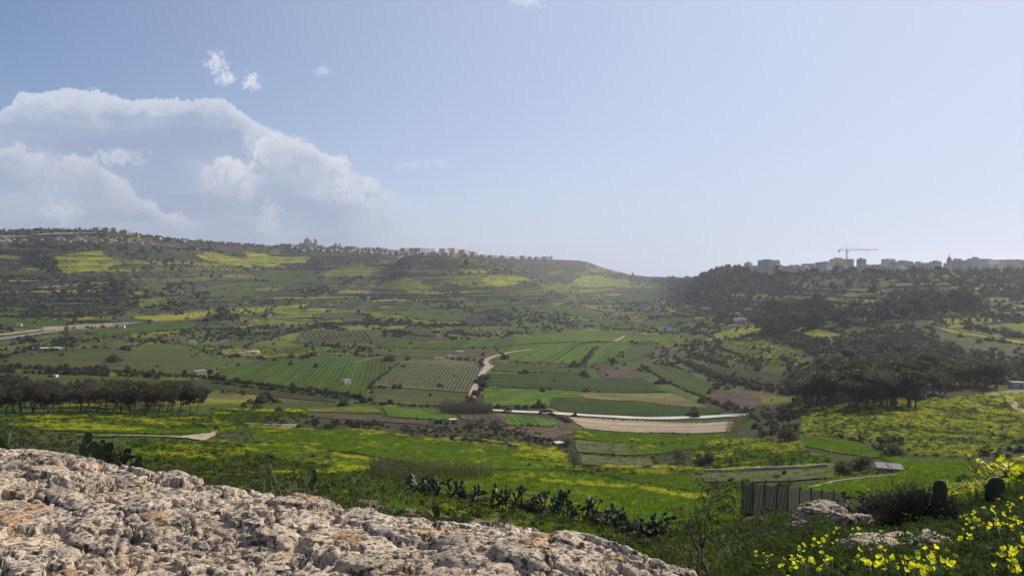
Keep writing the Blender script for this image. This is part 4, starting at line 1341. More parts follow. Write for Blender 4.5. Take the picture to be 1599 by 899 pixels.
prob = .004 + (.12 + .14 * rgt) * np.clip(hillf, 0, 1) * np.clip((dn - .55) / .03, 0, 1) + .75 * line * (hillf > .1) + .42 * edge * (cy_ < 1500) * (rgt < .5) + .16 * rgt * np.clip((dn - .42) / .05, 0, 1)
belt = (cy_ / np.interp(cu, ug, RIDGE_Y) > .80) & (cu < .08)
prob = prob + .10 * belt
prob = np.where(fld, .002 + .10 * (line & (hillf > .1)), prob)
keep = ok & (RNG.random(ns) < prob)
for x, y, q, s, b in zip(cx_[keep], cy_[keep], RNG.random(keep.sum()), RNG.random(keep.sum()), dn[keep]):
    BUSHES.append((x, y, (1.9 + 4.4 * s * s + (2.0 if b > .6 else 0)) * (1.0 if y < 900 else 1.25), 'dark' if q < .36 else 'scrub' if q < .74 else 'olive' if q < .88 else 'dry'))
# crest line bushes that break up the skyline
for px in np.arange(-60, 1660, 2.1):
    u = float(ray(px, 400)[0])
    yr = float(np.interp(u, ug, RIDGE_Y)) * random.uniform(.955, 1.01)
    if random.random() < .8:
        BUSHES.append((u * yr, yr, random.uniform(2.5, 7.5) * (1.2 if px < 430 else .8 if px < 1000 else 1), random.choice(D2)))

arr = sorted(BUSHES, key=lambda b: -b[2] / b[1])
WHERE = {'dark': 'dark green shrub growing wild along the field edges', 'scrub': 'dull brownish green scrub bush on rough ground', 'olive': 'grey green rounded bush between the plots',
         'green': 'fresh green bush among the fields', 'dry': 'leafless looking grey brown shrub on rough ground'}
for x, y, w, k in arr[:290]:
    s = w * random.uniform(.9, 1.1)
    o = link({'dry': 'dry_shrub'}.get(k, 'shrub'), random.choice(BUSH_KIND[k]), loc=(x, y, float(H(x, y)) - .04 * w), rz=random.uniform(0, 6.28), scale=(s, s, s * random.uniform(.75, 1.15)))
    tag(o, WHERE[k], 'shrub', k + ' shrubs scattered over the valley')
rest = arr[290:]
for k in ('dark', 'scrub', 'olive', 'dry'):
    sel = [b for b in rest if b[3] == k]
    if not sel: continue
    A = np.array([b[:3] for b in sel])
    far = A[:, 1] > 620
    for tagf, msk, ms in (('distant', far, FAR_KIND[k]), ('nearer', ~far, BUSH_KIND[k])):
        B = A[msk]
        if not len(B): continue
        P = np.column_stack([B[:, 0], B[:, 1], H(B[:, 0], B[:, 1]) - .05 * B[:, 2]])
        gn_scatter('undergrowth', P, RNG.uniform(0, 6.28, len(B)), B[:, 2] * RNG.uniform(.85, 1.15, len(B)), RNG.integers(0, len(ms), len(B)), ms,
                   '%s %s scrub covering slopes and field margins' % (tagf, {'dark': 'dark green', 'scrub': 'brownish', 'olive': 'grey green', 'dry': 'dry grey'}[k]), 'scrub')

# ------------------------------------------------------------------ trees
_O = 'first second third fourth fifth sixth seventh eighth ninth tenth eleventh twelfth thirteenth fourteenth fifteenth sixteenth seventeenth eighteenth nineteenth'.split()
_T = {2: 'twent', 3: 'thirt', 4: 'fort', 5: 'fift'}


def nth(n):
    """1 -> first, 21 -> twenty-first"""
    if n < 20: return _O[n - 1]
    t, u = divmod(n, 10)
    return _T[t] + 'ieth' if u == 0 else _T[t] + 'y-' + _O[u - 1]


rt = random.Random(11)
for row, (n, base) in enumerate(((30, 646), (28, 637), (26, 627))):
    for k in range(n):
        px = -25 + 333 * (k + rt.random()) / n
        py = base + rt.uniform(-3, 3) - (5 if px > 260 else 0)
        top = 584 + rt.uniform(-2, 10) + (9 if px > 285 else 0)
        place_tree(px, py, (py - top) * (1.0 if row == 0 else .95), 'grove', '%s thin-trunked tree from the left in the %s row of the left grove' % (nth(k + 1), ('front', 'middle', 'back')[row]), 'trees of the grove at left', rng=rt, wide=1.2)
for row, (n, x0, x1, base, top0, nm) in enumerate(((28, 1250, 1430, 637, 574, 'front'), (26, 1268, 1480, 618, 560, 'middle'), (24, 1420, 1562, 604, 551, 'right hand'), (20, 1290, 1470, 600, 548, 'back'))):
    for k in range(n):
        px = x0 + (x1 - x0) * (k + rt.random()) / n; py = base + rt.uniform(-5, 4); top = top0 + rt.uniform(-9, 11)
        place_tree(px, py, py - top, 'grove' if row == 2 or rt.random() < .45 else 'dense', '%s dark tree from the left in the %s row of the big right grove' % (nth(k + 1), nm), 'trees of the big grove at right', rng=rt, wide=1.2)
for row, (n, x0, x1, y0_, y1_, nm) in enumerate(((24, 1186, 1285, 520, 512, 'lower left'), (28, 1282, 1480, 507, 491, 'middle'), (20, 1385, 1530, 486, 478, 'top'), (14, 1200, 1290, 496, 486, 'upper left'))):
    for k in range(n):
        t = (k + rt.random()) / n
        place_tree(x0 + (x1 - x0) * t, y0_ + (y1_ - y0_) * t + rt.uniform(-5, 5), rt.uniform(17, 34), 'dense', '%s tree from the left in the %s belt of the hillside grove' % (nth(k + 1), nm), 'trees of the upper right grove', rng=rt, wide=1.25)
for k in range(46):
    px = 1540 + 75 * rt.random() if k < 16 else 1100 + 480 * rt.random()
    py = 440 + 60 * rt.random() if k < 16 else 428 + 40 * rt.random()
    place_tree(px, py, rt.uniform(10, 18), 'dense', 'dark tree standing on the right hillside below the houses', 'trees on the right hillside', rng=rt, wide=1.35)
for px, py, h, kd, lb in (
        (1058, 724, 26, 'olive', 'small olive tree left of its twin, above the stony plot'),                         (104, 549, 39, 'conifer', 'tall dark conifer beside the grey road at left'), (113, 548, 24, 'dense', 'bushy tree right of the tall conifer'),
        (733, 672, 18, 'olive', 'leftmost of three olive trees beside the brown plot'), (752, 674, 22, 'olive', 'middle of three olive trees beside the brown plot'),
        (773, 677, 24, 'olive', 'rightmost of three olive trees beside the brown plot'),         (1222, 668, 34, 'dense', 'dark tree beside the end of the white lane'),
        (1200, 660, 28, 'olive', 'grey green tree right of the white lane end'),         (1375, 700, 24, 'dense', 'small dark tree on the flowery slope'),         (896, 732, 28, 'olive', 'grey bushy tree beside the yellow bank'), (957, 575, 16, 'dense', 'dark tree left of the small brown patch'),
        (1130, 506, 26, 'dense', 'large dark tree at the foot of the right hill'), (1288, 541, 18, 'dense', 'dark tree under the small lime plot'),
        (343, 503, 22, 'dense', 'large dark tree in the middle of the left slope'), (178, 461, 24, 'dense', 'big round tree on the left hillside'),
        (728, 416, 13, 'dense', 'dark tree below the tan houses of the central hill'), (988, 432, 7, 'dense', 'tree on the far headland spur'), (1050, 437, 7, 'dense', 'small tree in the saddle of the hills')):
    place_tree(px, py, h, kd, lb, rng=rt, wide=1.25 if kd == 'dense' else 1.1)
# round evergreen trees leafy down to the ground
for n_, (px, py, wpx, hpx, lb) in enumerate((
        (1318, 745, 36, 34, 'dark round carob tree left of the flat roofed hut'), (1353, 739, 48, 36, 'wide carob tree shading the flat roofed hut'), (178, 566, 26, 17, 'lone round tree casting shade in the olive green field'),
        (1232, 692, 34, 36, 'dark tree at the left end of the flowery slope'), (1392, 713, 40, 26, 'broad bush like tree at the foot of the flowery slope'), (608, 564, 24, 14, 'dark tree at the upper corner of the vineyard'),
        (884, 698, 20, 19, 'dark tree shading the pink roofed hut'), (1108, 727, 28, 27, 'right one of the pair of joined olive trees'), (1092, 727, 22, 25, 'left one of the pair of joined olive trees'))):
    x, y = pix(px, py)
    k = y / F
    root = link('carob_tree' if n_ < 7 else 'olive_tree', None, loc=(x, y, float(H(x, y))), rz=rt.uniform(0, 6.28)); tag(root, lb, 'tree')
    t_, _c = TREES['olive'][n_ % 4]
    link('trunk', t_, root, scale=hpx * k / 5.5)
    link('crown', (BUSH_NEAR if n_ < 7 else BUSH_NEAR_OLIVE)[n_ % 3], root, loc=(0, 0, hpx * k * .08), scale=(wpx * k * 1.15, wpx * k * 1.1, hpx * k / .80))
# rows of the orchards
for r_ in range(7):
    for c_ in range(13):
        px = 472 + c_ * 8.4 + r_ * 2.0 - 4; py = 517.5 + r_ * 2.7 + c_ * .1
        if px < 588: place_tree(px + rt.uniform(-1, 1), py + rt.uniform(-.4, .4), rt.uniform(3.0, 4.2), 'olive', '%s olive tree in the %s row of the large orchard' % (nth(c_ + 1), nth(r_ + 1)), 'orchard olive trees', wide=1.15, rng=rt)
for r_ in range(5):
    for c_ in range(6):
        place_tree(632 + c_ * 6.2 + r_ * 2.6 + rt.uniform(-.7, .7), 519.5 + r_ * 2.5, rt.uniform(2.8, 4), 'olive', '%s olive tree in the %s row of the small orchard' % (nth(c_ + 1), nth(r_ + 1)), 'second orchard olive trees', wide=1.15, rng=rt)


# ------------------------------------------------------------------ grass, weeds and wild flowers
def tuft_mesh(name, seed, n, h, spread, wd, lean=.35):
    rng = np.random.default_rng(seed)
    a = rng.uniform(0, 6.28, n); q = spread * np.sqrt(rng.random(n))
    p0 = np.column_stack([q * np.cos(a), q * np.sin(a), np.zeros(n) - .02])
    d = np.column_stack([rng.normal(0, lean, n), rng.normal(0, lean, n), np.ones(n)])
    hh = h * rng.uniform(.5, 1.2, n)
    s = unit(rng, n); s[:, 2] = 0; s /= np.linalg.norm(s, axis=1)[:, None] + 1e-9
    p1 = p0 + d * (hh * .6)[:, None]
    p2 = p1 + (d + np.column_stack([rng.normal(0, lean, n), rng.normal(0, lean, n), -.3 * np.ones(n)])) * (hh * .45)[:, None]
    V = np.stack([p0 - s * wd, p0 + s * wd, p1 + s * wd * .8, p1 - s * wd * .8, p2], 1).reshape(-1, 3)
    k = np.arange(n)[:, None] * 5
    return mesh_np(name, V, [k + np.array([[0, 1, 2, 3]]), k + np.array([[3, 2, 4]])])


def flower_patch_mesh(name, seed, n, h, spread, sz):
    """low stems carrying small yellow heads"""
    rng = np.random.default_rng(seed)
    a = rng.uniform(0, 6.28, n); q = spread * np.sqrt(rng.random(n))
    P = np.column_stack([q * np.cos(a), q * np.sin(a), h * rng.uniform(.55, 1.1, n)])
    V, Q = leaf_quads(P, sz, sz * .8, rng, .5)
    return mesh_np(name, V, Q)


TUFT = [tuft_mesh('grass_tuft', 300 + s, 46, .42, .5, .022) for s in range(4)]
for m in TUFT: m.materials.append(L_GRASS)
WEED = [bush_mesh('weed', 310 + s, 110, .2, .10, .5, 6) for s in range(4)]
for m in WEED: m.materials.append(L_GREEN)
FLOW = [flower_patch_mesh('flower_patch', 320 + s, 30, .45, .5, .085) for s in range(4)]
for m in FLOW: m.materials.append(L_YELL)


def fill(P, per_m2, cap):
    lo, hi = P.min(0), P.max(0)
    n = int(min(cap, per_m2 * np.prod(hi - lo)))
    q = RNG.uniform(lo, hi, (n, 2))
    return q[inside(P, q[:, 0], q[:, 1])]


g_pts, w_pts, f_pts = [], [], []
for (poly, yd, gd), P in zip(MEADOWS, MPLAN):
    my = np.median(P[:, 1])
    dens = 1.3 if my < 120 else .8 if my < 280 else .25 if my < 500 else .07
    q = fill(P, dens, 9000)
    q = q[RNG.random(len(q)) < gd]
    w_pts.append(q[RNG.random(len(q)) < .55])
    g_pts.append(q)
    q = fill(P, dens * 1.8, 24000)
    patch = fbm2(q[:, 0] / 9, q[:, 1] / 14, 4, 131) + .25 * fbm2(q[:, 0] / 2.2, q[:, 1] / 2.2, 2, 133)
    f_pts.append(q[(patch > .56 - .72 * yd) & (RNG.random(len(q)) < .75)])
for (poly, kind, rows, fleck, label), P in zip(FIELDS, FPLAN):
    my = np.median(P[:, 1])
    if my > 240: continue
    if kind in ('flecked', 'crop', 'dark', 'lime', 'greyg', 'olive'):
        q = fill(P, 1.1 if my < 120 else .6, 9000)
        g_pts.append(q if kind != 'greyg' else q[RNG.random(len(q)) < .35])
        if fleck:
            q = fill(P, .7, 9000)
            patch = fbm2(q[:, 0] / 7, q[:, 1] / 12, 4, 141)
            f_pts.append(q[(patch > .50 - .4 * fleck) & (RNG.random(len(q)) < .6)])
# yellow verges along terrace edges
for pts, wdt, nn in (([(60, 661), (200, 658), (330, 655)], 1.2, 300), ([(60, 672), (200, 674), (250, 672)], .8, 200), ([(390, 668), (560, 673), (700, 690), (880, 712)], 1.2, 420), ([(340, 692), (470, 699), (590, 722)], 1.2, 380),
                     ([(850, 756), (1000, 764), (1120, 788)], .6, 260), ([(905, 727), (1010, 731), (1110, 737)], 1.2, 260), ([(1130, 738), (1290, 729)], 1.0, 200), ([(430, 741), (520, 744)], .5, 160),
                     ([(800, 692), (850, 702), (890, 738)], 2.4, 420), ([(660, 690), (720, 686), (880, 706)], .8, 300), ([(410, 562), (345, 575), (330, 590)], 2, 60), ([(400, 558), (480, 555), (560, 553)], 3, 160)):
    P = dense(np.array([pix(*p) for p in pts]), .3, False)
    q = P[RNG.integers(0, len(P), nn)] + RNG.normal(size=(nn, 2)) * wdt * [.8, .8]
    f_pts.append(q[fbm2(q[:, 0] / 4, q[:, 1] / 4, 2, 145) > -.12])
for nm, lst, ms, lo, hi, lb, ct in (('grass', g_pts, TUFT, .7, 1.5, 'rough green grass over the near terraces and slopes', 'grass'), ('weeds', w_pts, WEED, .6, 1.7, 'leafy green weeds over banks and fallow ground', 'weeds'),
                                    ('wild_flowers', f_pts, FLOW, .6, 1.5, 'yellow wild flowers in drifts over banks and terraces', 'wild flowers')):
    q = np.concatenate(lst)
    k = 1 + np.clip((q[:, 1] - 150) / 250, 0, 1.4)
    P = np.column_stack([q, H(q[:, 0], q[:, 1]) + .05])
    if nm == 'wild_flowers': P[:, 2] += np.where(in_field(q[:, 0], q[:, 1]), .12, 0)
    gn_scatter(nm, P, RNG.uniform(0, 6.28, len(q)), RNG.uniform(lo, hi, len(q)) * k, RNG.integers(0, len(ms), len(q)), ms, lb, ct)
    print(nm, len(q))
print('bushes', len(BUSHES))

# ------------------------------------------------------------------ buildings on the ridges
STONE = [plain('limestone_wall_%d' % i, c, .85, .18, .35, .15, .15) for i, c in enumerate(((.60, .51, .40), (.52, .465, .40), (.68, .61, .52), (.48, .455, .43), (.64, .52, .36)))]
STONE_DIM = [plain('old_wall_%d' % i, c, .9, .25, .35, .1) for i, c in enumerate(((.34, .295, .235), (.27, .245, .21), (.40, .35, .28)))]
ROOFM = plain('flat_roof', (.34, .31, .27), .9, .25, .5, .1)
WINM = plain('window_glass', (.035, .04, .045), .25, .2, 1, .5)
SHUT = plain('shutter', (.10, .13, .11), .7, .2, 1, .2)
WHITE = plain('white_paint', (.68, .66, .62), .6, .12, 2, .3)
DOME = plain('dome_stone', (.33, .27, .21), .8, .2, .4, .2)
UNITBOX = MB().box(-.5, .5, -.5, .5, 0, 1).mesh('window')
UNITBOX.materials.append(WINM)


def at_depth(px, py, y):
    u, v = ray(px, py)
    return np.array([float(u) * y, y, float(v) * y])


def house(px0, px1, ptop, pbase, label, group, wins=True, stone=None, back=0.0, name='house', roof_room=True, seed=0, arches=False, deep=None):
    rng = random.Random(seed + int(px0 * 7))
    pm = (px0 + px1) / 2
    x, y = pix(pm, pbase)
    y += back; x = float(ray(pm, pbase)[0]) * y
    w = (px1 - px0) * y / F
    turn = rng.uniform(.75, 1.2)                     # most houses show a sunny flank
    w = w / (math.cos(turn) + .8 * math.sin(turn))
    d = deep or .8 * w
    z0 = min(float(H(x, y)), float(H(x, y + d)), float(H(x - w / 2, y)), float(H(x + w / 2, y))) - 1.0
    vis = max(3.4, (pbase - 1.0 - ptop - (3.2 if pm > 1150 else 0)) * y / F)
    h = vis + float(H(x, y)) - z0
    root = link(name, None, loc=(x, y, z0), rz=-math.atan2(x, y) + turn)
    tag(root, label, 'house', group)
    st = stone if stone is not None else rng.choice(STONE)
    mb = MB().box(-w / 2, w / 2, 0, d, 0, h - .9)
    t = .3                                           # parapet round a sunken flat roof
    mb.box(-w / 2, w / 2, 0, t, h - .9, h).box(-w / 2, w / 2, d - t, d, h - .9, h)
    mb.box(-w / 2, -w / 2 + t, t, d - t, h - .9, h).box(w / 2 - t, w / 2, t, d - t, h - .9, h)
    if w > 10:                                       # a lower wing set forward
        s = rng.choice((-1, 1))
        mb.box(*sorted((s * w * .05, s * w * .45)), -2.2, -.002, 0, h * rng.uniform(.45, .68))
    mb.build('wall', st, root)
    MB().box(-w / 2 + t + .01, w / 2 - t - .01, t + .01, d - t - .01, h - .895, h - .72).build('roof', ROOFM, root)
    if roof_room and rng.random() < .7:
        rw = w * rng.uniform(.2, .42); rx = rng.uniform(-w / 2 + rw / 2 + .4, w / 2 - rw / 2 - .4)
        MB().box(rx - rw / 2, rx + rw / 2, d * .35, d * .8, h - .71, h + rng.uniform(1.3, 2.3)).build('roof_room', st, root)
    if wins:                                         # tanks and an aerial on the roof
        for q in range(rng.randint(1, 3)):
            tx, ty = rng.uniform(-w * .4, w * .4), rng.uniform(d * .15, d * .32)
            MB().lathe([(.05, 0), (.6, 0), (.6, 1.5), (.05, 1.62)], 8, (tx, ty, h - .71)).build('water_tank', rng.choice((WHITE, STONE[3], SHUT)), root)
        ax = rng.uniform(-w * .4, w * .4)
        MB().tube([(ax, d * .5, h - .8), (ax, d * .5, h + rng.uniform(2, 3.6))], .07, 4).box(ax - .7, ax + .7, d * .5 - .04, d * .5 + .04, h + 1.5, h + 1.6).build('aerial', STONE[3], root)
    if wins:
        fl = max(1, int(vis / 3.3))
        nc = max(2, int(w / 4.2))
        for f_ in range(fl):
            for c_ in range(nc):
                if rng.random() < .12: continue
                wx = -w / 2 + w * (c_ + .5) / nc + rng.uniform(-.15, .15)
                wz = h - 1.2 - 3.2 * (f_ + 1) + 1.0
                if wz < 1: continue
                tall = 2.2 if (arches or rng.random() < .3) else 1.5
                link('window', UNITBOX, root, loc=(wx, -.04, wz), scale=(1.1 if not arches else 1.7, .16, tall))
                if c_ < int(d / 4): link('window', UNITBOX, root, loc=(-w / 2 - .03, d * (c_ + .5) / max(1, int(d / 4)), wz), rz=math.pi / 2, scale=(1.0, .16, tall))
    return root


RH = [(1166, 1178, 406, 419, 'small block house at the left end of the right ridge', 1), (1180, 1202, 411, 421, 'low pale house beside the tall grey block', 2),
      (1193, 1226, 400.5, 419, 'tall flat grey apartment block left of the crane', 3), (1231, 1262, 411, 421, 'long low house between grey block and crane', 3),
      (1263, 1290, 408, 420, 'pale terrace house left of the crane', 1), (1284, 1313, 404, 419, 'stepped grey house just left of the crane', 3),
      (1305, 1340, 400, 418, 'tan three storey house under the crane', 4), (1342, 1356, 400.5, 419, 'narrow grey tower house right of the crane', 3),
      (1354, 1371, 408, 421, 'low cream house beside the narrow tower house', 2), (1371, 1384, 410, 421, 'brownish house in the dip of the ridge', 1),
      (1382, 1402, 400.5, 420, 'tall pale block house in the middle of the right ridge', 2), (1402, 1433, 403, 419, 'wide flat roofed grey house right of the tall pale block', 3),
      (1399, 1426, 412, 425, 'white low house in front of the ridge houses', 2), (1433, 1457, 407, 421, 'cream stepped house left of the small dome', 0),
      (1457, 1474, 403, 420, 'grey house touching the domed chapel', 1), (1494, 1520, 402, 419, 'pale house right of the small dome', 3),
      (1517, 1536, 399.5, 418, 'taller house with roof room right of the chapel', 3), (1533, 1569, 400, 421, 'big blank walled building near the right edge', 2),
      (1567, 1606, 401, 422, 'arcaded building at the right edge of the ridge', 0), (1606, 1650, 402, 421, 'last house of the right ridge, cut by the frame', 1)]
for i, (a, b, t, bs, lb, st) in enumerate(RH):
    house(a, b, t, bs, lb, 'houses along the right ridge', stone=STONE[st], seed=i, arches='arcaded' in lb, wins='blank' not in lb, back=(0, 6, -8)[i % 3])

# second line of smaller houses that fills the gaps
for i in range(16):
    px = 1176 + i * 27 + rt.uniform(-5, 5)
    house(px, px + rt.uniform(12, 22), 409 + rt.uniform(-2, 3), 422, '%s small stone house from the left in the lower line of the right ridge' % nth(i + 1), 'lower houses along the right ridge', seed=40 + i, back=-10)


def church(px, ptop, pbase, wpx, label, towers=2, seed=0):
    x, y = pix(px, pbase)
    k = y / F
    H0 = (pbase - ptop) * k                          # full height to the cross
    w = wpx * k
    z0 = float(H(x, y)) - 2
    root = link('church', None, loc=(x, y, z0), rz=-math.atan2(x, y) + .2)
    tag(root, label, 'church')
    hb = H0 * .42 + 2
    nb = MB().box(-w / 2, w / 2, 0, w * .5, 0, hb).box(-w * .2, w * .2, -w * .25, -.01, 0, hb * 1.08).box(-w * .2, w * .2, w * .5 + .01, w * .8, 0, hb * .95)
    nb.build('nave', STONE[1], root)
    R_ = w * .24
    c = (0, w * .25, hb)
    MB().lathe([(R_, -.5), (R_, H0 * .12), (R_ * 1.08, H0 * .125), (R_ * 1.08, H0 * .14)], 16, c).build('drum', STONE[0], root)
    prof = [(R_ * math.cos(a), H0 * .14 + H0 * .26 * math.sin(a)) for a in np.linspace(0, 1.42, 9)]
    dm = MB().lathe(prof, 16, c).build('dome', DOME, root, True)
    MB().lathe([(R_ * .2, H0 * .38), (R_ * .2, H0 * .46), (R_ * .26, H0 * .465), (.05, H0 * .54)], 8, c).build('lantern', STONE[0], root)
    MB().box(-.2, .2, c[1] - .2, c[1] + .2, hb + H0 * .53, hb + H0 * .60).box(-.9, .9, c[1] - .18, c[1] + .18, hb + H0 * .56, hb + H0 * .575).build('cross', STONE[3], root)
    for i in range(8):
        a = i * math.pi / 4 + .2
        link('window', UNITBOX, root, loc=(c[0] + R_ * math.cos(a), c[1] + R_ * math.sin(a), hb + 1), rz=a + math.pi / 2, scale=(1.2, .3, H0 * .08))
    for s in ((1,) if towers == 1 else (-1, 1)):
        tx = s * w * .42
        tb = MB().box(tx - w * .09, tx + w * .09, -w * .14, -.02, 0, hb * 1.5)
        tb.lathe([(w * .09, 0), (w * .075, w * .06), (.1, w * .13)], 8, (tx, -w * .08, hb * 1.5 - .01))
        tb.build('bell_tower', STONE[1], root)
    return root


church(482, 367.5, 388, 24, 'large church with a tall stone dome above the left town', 1)
church(525, 377, 389, 13, 'smaller domed church right of the large one', 1)
church(1483, 396.5, 421, 15, 'chapel with a small pointed dome on the right ridge', 1)

rh = random.Random(5)
px = 441.0
i = 0
while px < 745:
    w = rh.uniform(7, 15)
    base = float(np.interp(px + w / 2, [p for p, _ in SKYLINE], [q for _, q in SKYLINE])) + 1.2
    hgt = rh.uniform(3.2, 6.6)
    if not (643 < px < 688):
        house(px, px + w, base - hgt, base, '%s pale house from the left in the town along the left skyline' % nth(i + 1), 'houses of the town on the left skyline', wins=False, seed=i, stone=STONE_DIM[i % 3])
    px += w * rh.uniform(.6, .85)
    i += 1
for i in range(34):
    px = 445 + 300 * (i + rh.random()) / 34
    base = float(np.interp(px, [p for p, _ in SKYLINE], [q for _, q in SKYLINE])) + rh.uniform(3, 7)
    house(px, px + rh.uniform(6, 11), base - rh.uniform(3.5, 5.5), base, '%s house from the left in the row below the left skyline town' % nth(i + 1), 'houses below the left skyline town', wins=False, seed=200 + i, stone=STONE_DIM[i % 3])
house(645, 690, 386.5, 395, 'long grey flat building on the crest of the central hill', None, stone=STONE[3], seed=301, name='long_building')
for i, (a, b, t, bs, lb) in enumerate(((690, 706, 387.5, 397, 'tan house right of the long grey building'), (704, 722, 386.5, 398, 'tallest tan block on the central hill'), (720, 738, 389, 400, 'tan house at the end of the central hill town'))):
    house(a, b, t, bs, lb, None, stone=STONE[4], seed=310 + i)
px = 752.0
i = 0
while px < 856:
    w = rh.uniform(8, 18)
    base = float(np.interp(px + w / 2, [p for p, _ in SKYLINE], [q for _, q in SKYLINE])) + 1.4
    house(px, px + w, base - rh.uniform(3.5, 6.5), base, '%s hazy pale house from the left on the far headland skyline' % nth(i + 1), 'houses on the far headland', wins=False, seed=400 + i)
    px += w * rh.uniform(.8, 1.15); i += 1
x, y = pix(861, 405)
tw = link('tower', None, loc=(x, y, float(H(x, y)) - 1)); tag(tw, 'lone round tower on the far headland', 'tower')
MB().lathe([(4.6, 0), (4.2, 12), (4.8, 12.2), (4.8, 13.5), (0.1, 13.5)], 12).build('shaft', STONE[3], tw)
MB().lathe([(3.2, 13.5), (2.6, 16), (.1, 18)], 12).build('cap', DOME, tw)
for i, (a, b, t, bs) in enumerate(((150, 164, 354.5, 362), (165, 178, 355.5, 363), (178, 190, 356, 364), (194, 208, 358.5, 366), (213, 221, 366, 370), (247, 255, 369.5, 374), (284, 294, 374, 378), (316, 324, 375.5, 379), (346, 356, 377.5, 381), (373, 383, 379, 383), (396, 402, 380, 384), (409, 421, 381, 385), (7, 15, 357, 361))):
    house(a, b, t, bs, '%s small farmhouse on the crest of the left hill' % ('leftmost' if i == 12 else nth(i + 2)), 'farmhouses on the left crest', wins=False, seed=500 + i, stone=STONE_DIM[i % 3])


# ------------------------------------------------------------------ tower crane
def crane():
    x, y = pix(1322, 418)
    y += 18; x = float(ray(1322, 400)[0]) * y
    k = y / F
    z0 = float(H(x, y))
    zj = float(ray(1322, 391)[1]) * y - z0
    root = link('tower_crane', None, loc=(x, y, z0))
    tag(root, 'yellow grey tower crane with a long jib over the right ridge', 'crane')
    cm = plain('crane_paint', (.20, .185, .13), .6, .2, 1, .4)
    def lattice(mb, a, b, s, n, r=.14):
        a, b = np.array(a, float), np.array(b, float)
        t = (b - a) / np.linalg.norm(b - a)
        u = np.cross(t, (0, 1, 0)); u /= np.linalg.norm(u)
        v = np.cross(t, u)
        cs = [(u * i + v * j) * s for i, j in ((-1, -1), (1, -1), (1, 1), (-1, 1))]
        for c in cs: mb.tube([a + c, b + c], r, 4)
        for q in range(n):
            p, p2 = a + (b - a) * q / n, a + (b - a) * (q + 1) / n
            for e in range(4):
                mb.tube([p + cs[e], p2 + cs[(e + 1) % 4]], r * .6, 3, False)
        return mb
    lattice(MB(), (0, 0, 0), (0, 0, zj), .85, 12, .17).build('mast', cm, root)
    jl, cj = (1372 - 1322) * k, (1322 - 1309) * k
    lattice(MB(), (0, 0, zj + .9), (jl, 0, zj + .9), .6, 24).build('jib', cm, root)
    lattice(MB(), (0, 0, zj + .9), (-cj, 0, zj + .9), .6, 7).build('counter_jib', cm, root)
    MB().tube([(0, 0, zj + 1), (0, 0, zj + 5)], [.5, .12], 4).build('apex', cm, root)
    MB().tube([(0, 0, zj + 5), (jl * .6, 0, zj + 1.4)], .08, 4).tube([(0, 0, zj + 5), (-cj * .9, 0, zj + 1.4)], .08, 4).build('stay_cable', cm, root)
    MB().box(-cj, -cj + 2.6, -.8, .8, zj - 2.2, zj + .4).build('counterweight', STONE[3], root)
    MB().box(.95, 2.5, -1.2, 1.2, zj - 1.8, zj + .1).build('cab', WHITE, root)
    tr = MB().box(jl * .62, jl * .62 + 1.8, -.7, .7, zj - .4, zj + .25).build('trolley', cm, root)
    MB().tube([(jl * .62 + .9, 0, zj - .4), (jl * .62 + .9, 0, zj - 4)], .06, 4).build('hoist_rope', cm, tr)


crane()
for px_, pt_, pb_, lb in ((398.5, 371, 383, 'thin mast on the left crest beside the town'), (453, 372.5, 386, 'slim flag mast left of the large church'), (733, 383, 397, 'slim pole at the end of the central hill town')):
    x, y = pix(px_, pb_)
    hh = float(ray(px_, pt_)[1]) * y - float(H(x, y))
    mo = link('mast', None, loc=(x, y, float(H(x, y)))); tag(mo, lb, 'mast')
    MB().tube([(0, 0, -1), (0, 0, hh)], [.55, .3], 6).build('pole', STONE[3], mo)
    MB().box(-1.2, 1.2, -.1, .1, hh * .86, hh * .9).build('crossarm', STONE[3], mo)


# ------------------------------------------------------------------ huts, sheds and vehicles in the valley
def hut(px, py, wpx, hpx, label, stone, rz=0.5, d=.8, name='stone_hut', roofmat=None, over=.12, door=True, blocks=True):
    x, y = pix(px, py)
    k = y / F
    w, h = wpx * k, hpx * k
    d = w * d
    root = link(name, None, loc=(x, y, float(H(x, y)) - .15), rz=rz)
    tag(root, label, 'hut' if 'hut' in name else 'shed' if 'shed' in name else 'building')
    rb = np.random.default_rng(int(px))
    mb = MB().box(-w / 2, w / 2, -d / 2, d / 2, 0, h)
    mb.build('wall', stone, root)
    MB().box(-w / 2 - over, w / 2 + over, -d / 2 - over, d / 2 + over, h + .004, h + .2).build('roof', roofmat or ROOFM, root)
    if door:
        dh = min(1.9, h * .8)
        MB().box(-.45, .45, -d / 2 - .06, -d / 2 + .05, 0.1, dh).build('door', SHUT, root)
        MB().box(w * .25, w * .25 + .7, -d / 2 - .05, -d / 2 + .05, h * .5, h * .5 + .6).build('window', WINM, root)
    if blocks:                                       # courses of large stones stand proud of the faces
        bm_ = MB().box(-.5, .5, -.5, .5, -.5, .5).mesh('stone_block'); bm_.materials.append(stone)
        for r_ in range(max(2, int(h / .55))):
            for c_ in range(max(2, int(w / 1.1))):
                cw = w / max(2, int(w / 1.1))
                link('stone_block', bm_, root, loc=(-w / 2 + cw * (c_ + .5) + rb.uniform(-.05, .05), -d / 2 - .005, .3 + .55 * r_), scale=(cw * .9, .09 + .05 * rb.random(), .46))
                if c_ < int(d / 1.1): link('stone_block', bm_, root, loc=(w / 2 + .005, -d / 2 + 1.1 * (c_ + .5), .3 + .55 * r_), scale=(.09 + .05 * rb.random(), 1.0, .46))
    return root


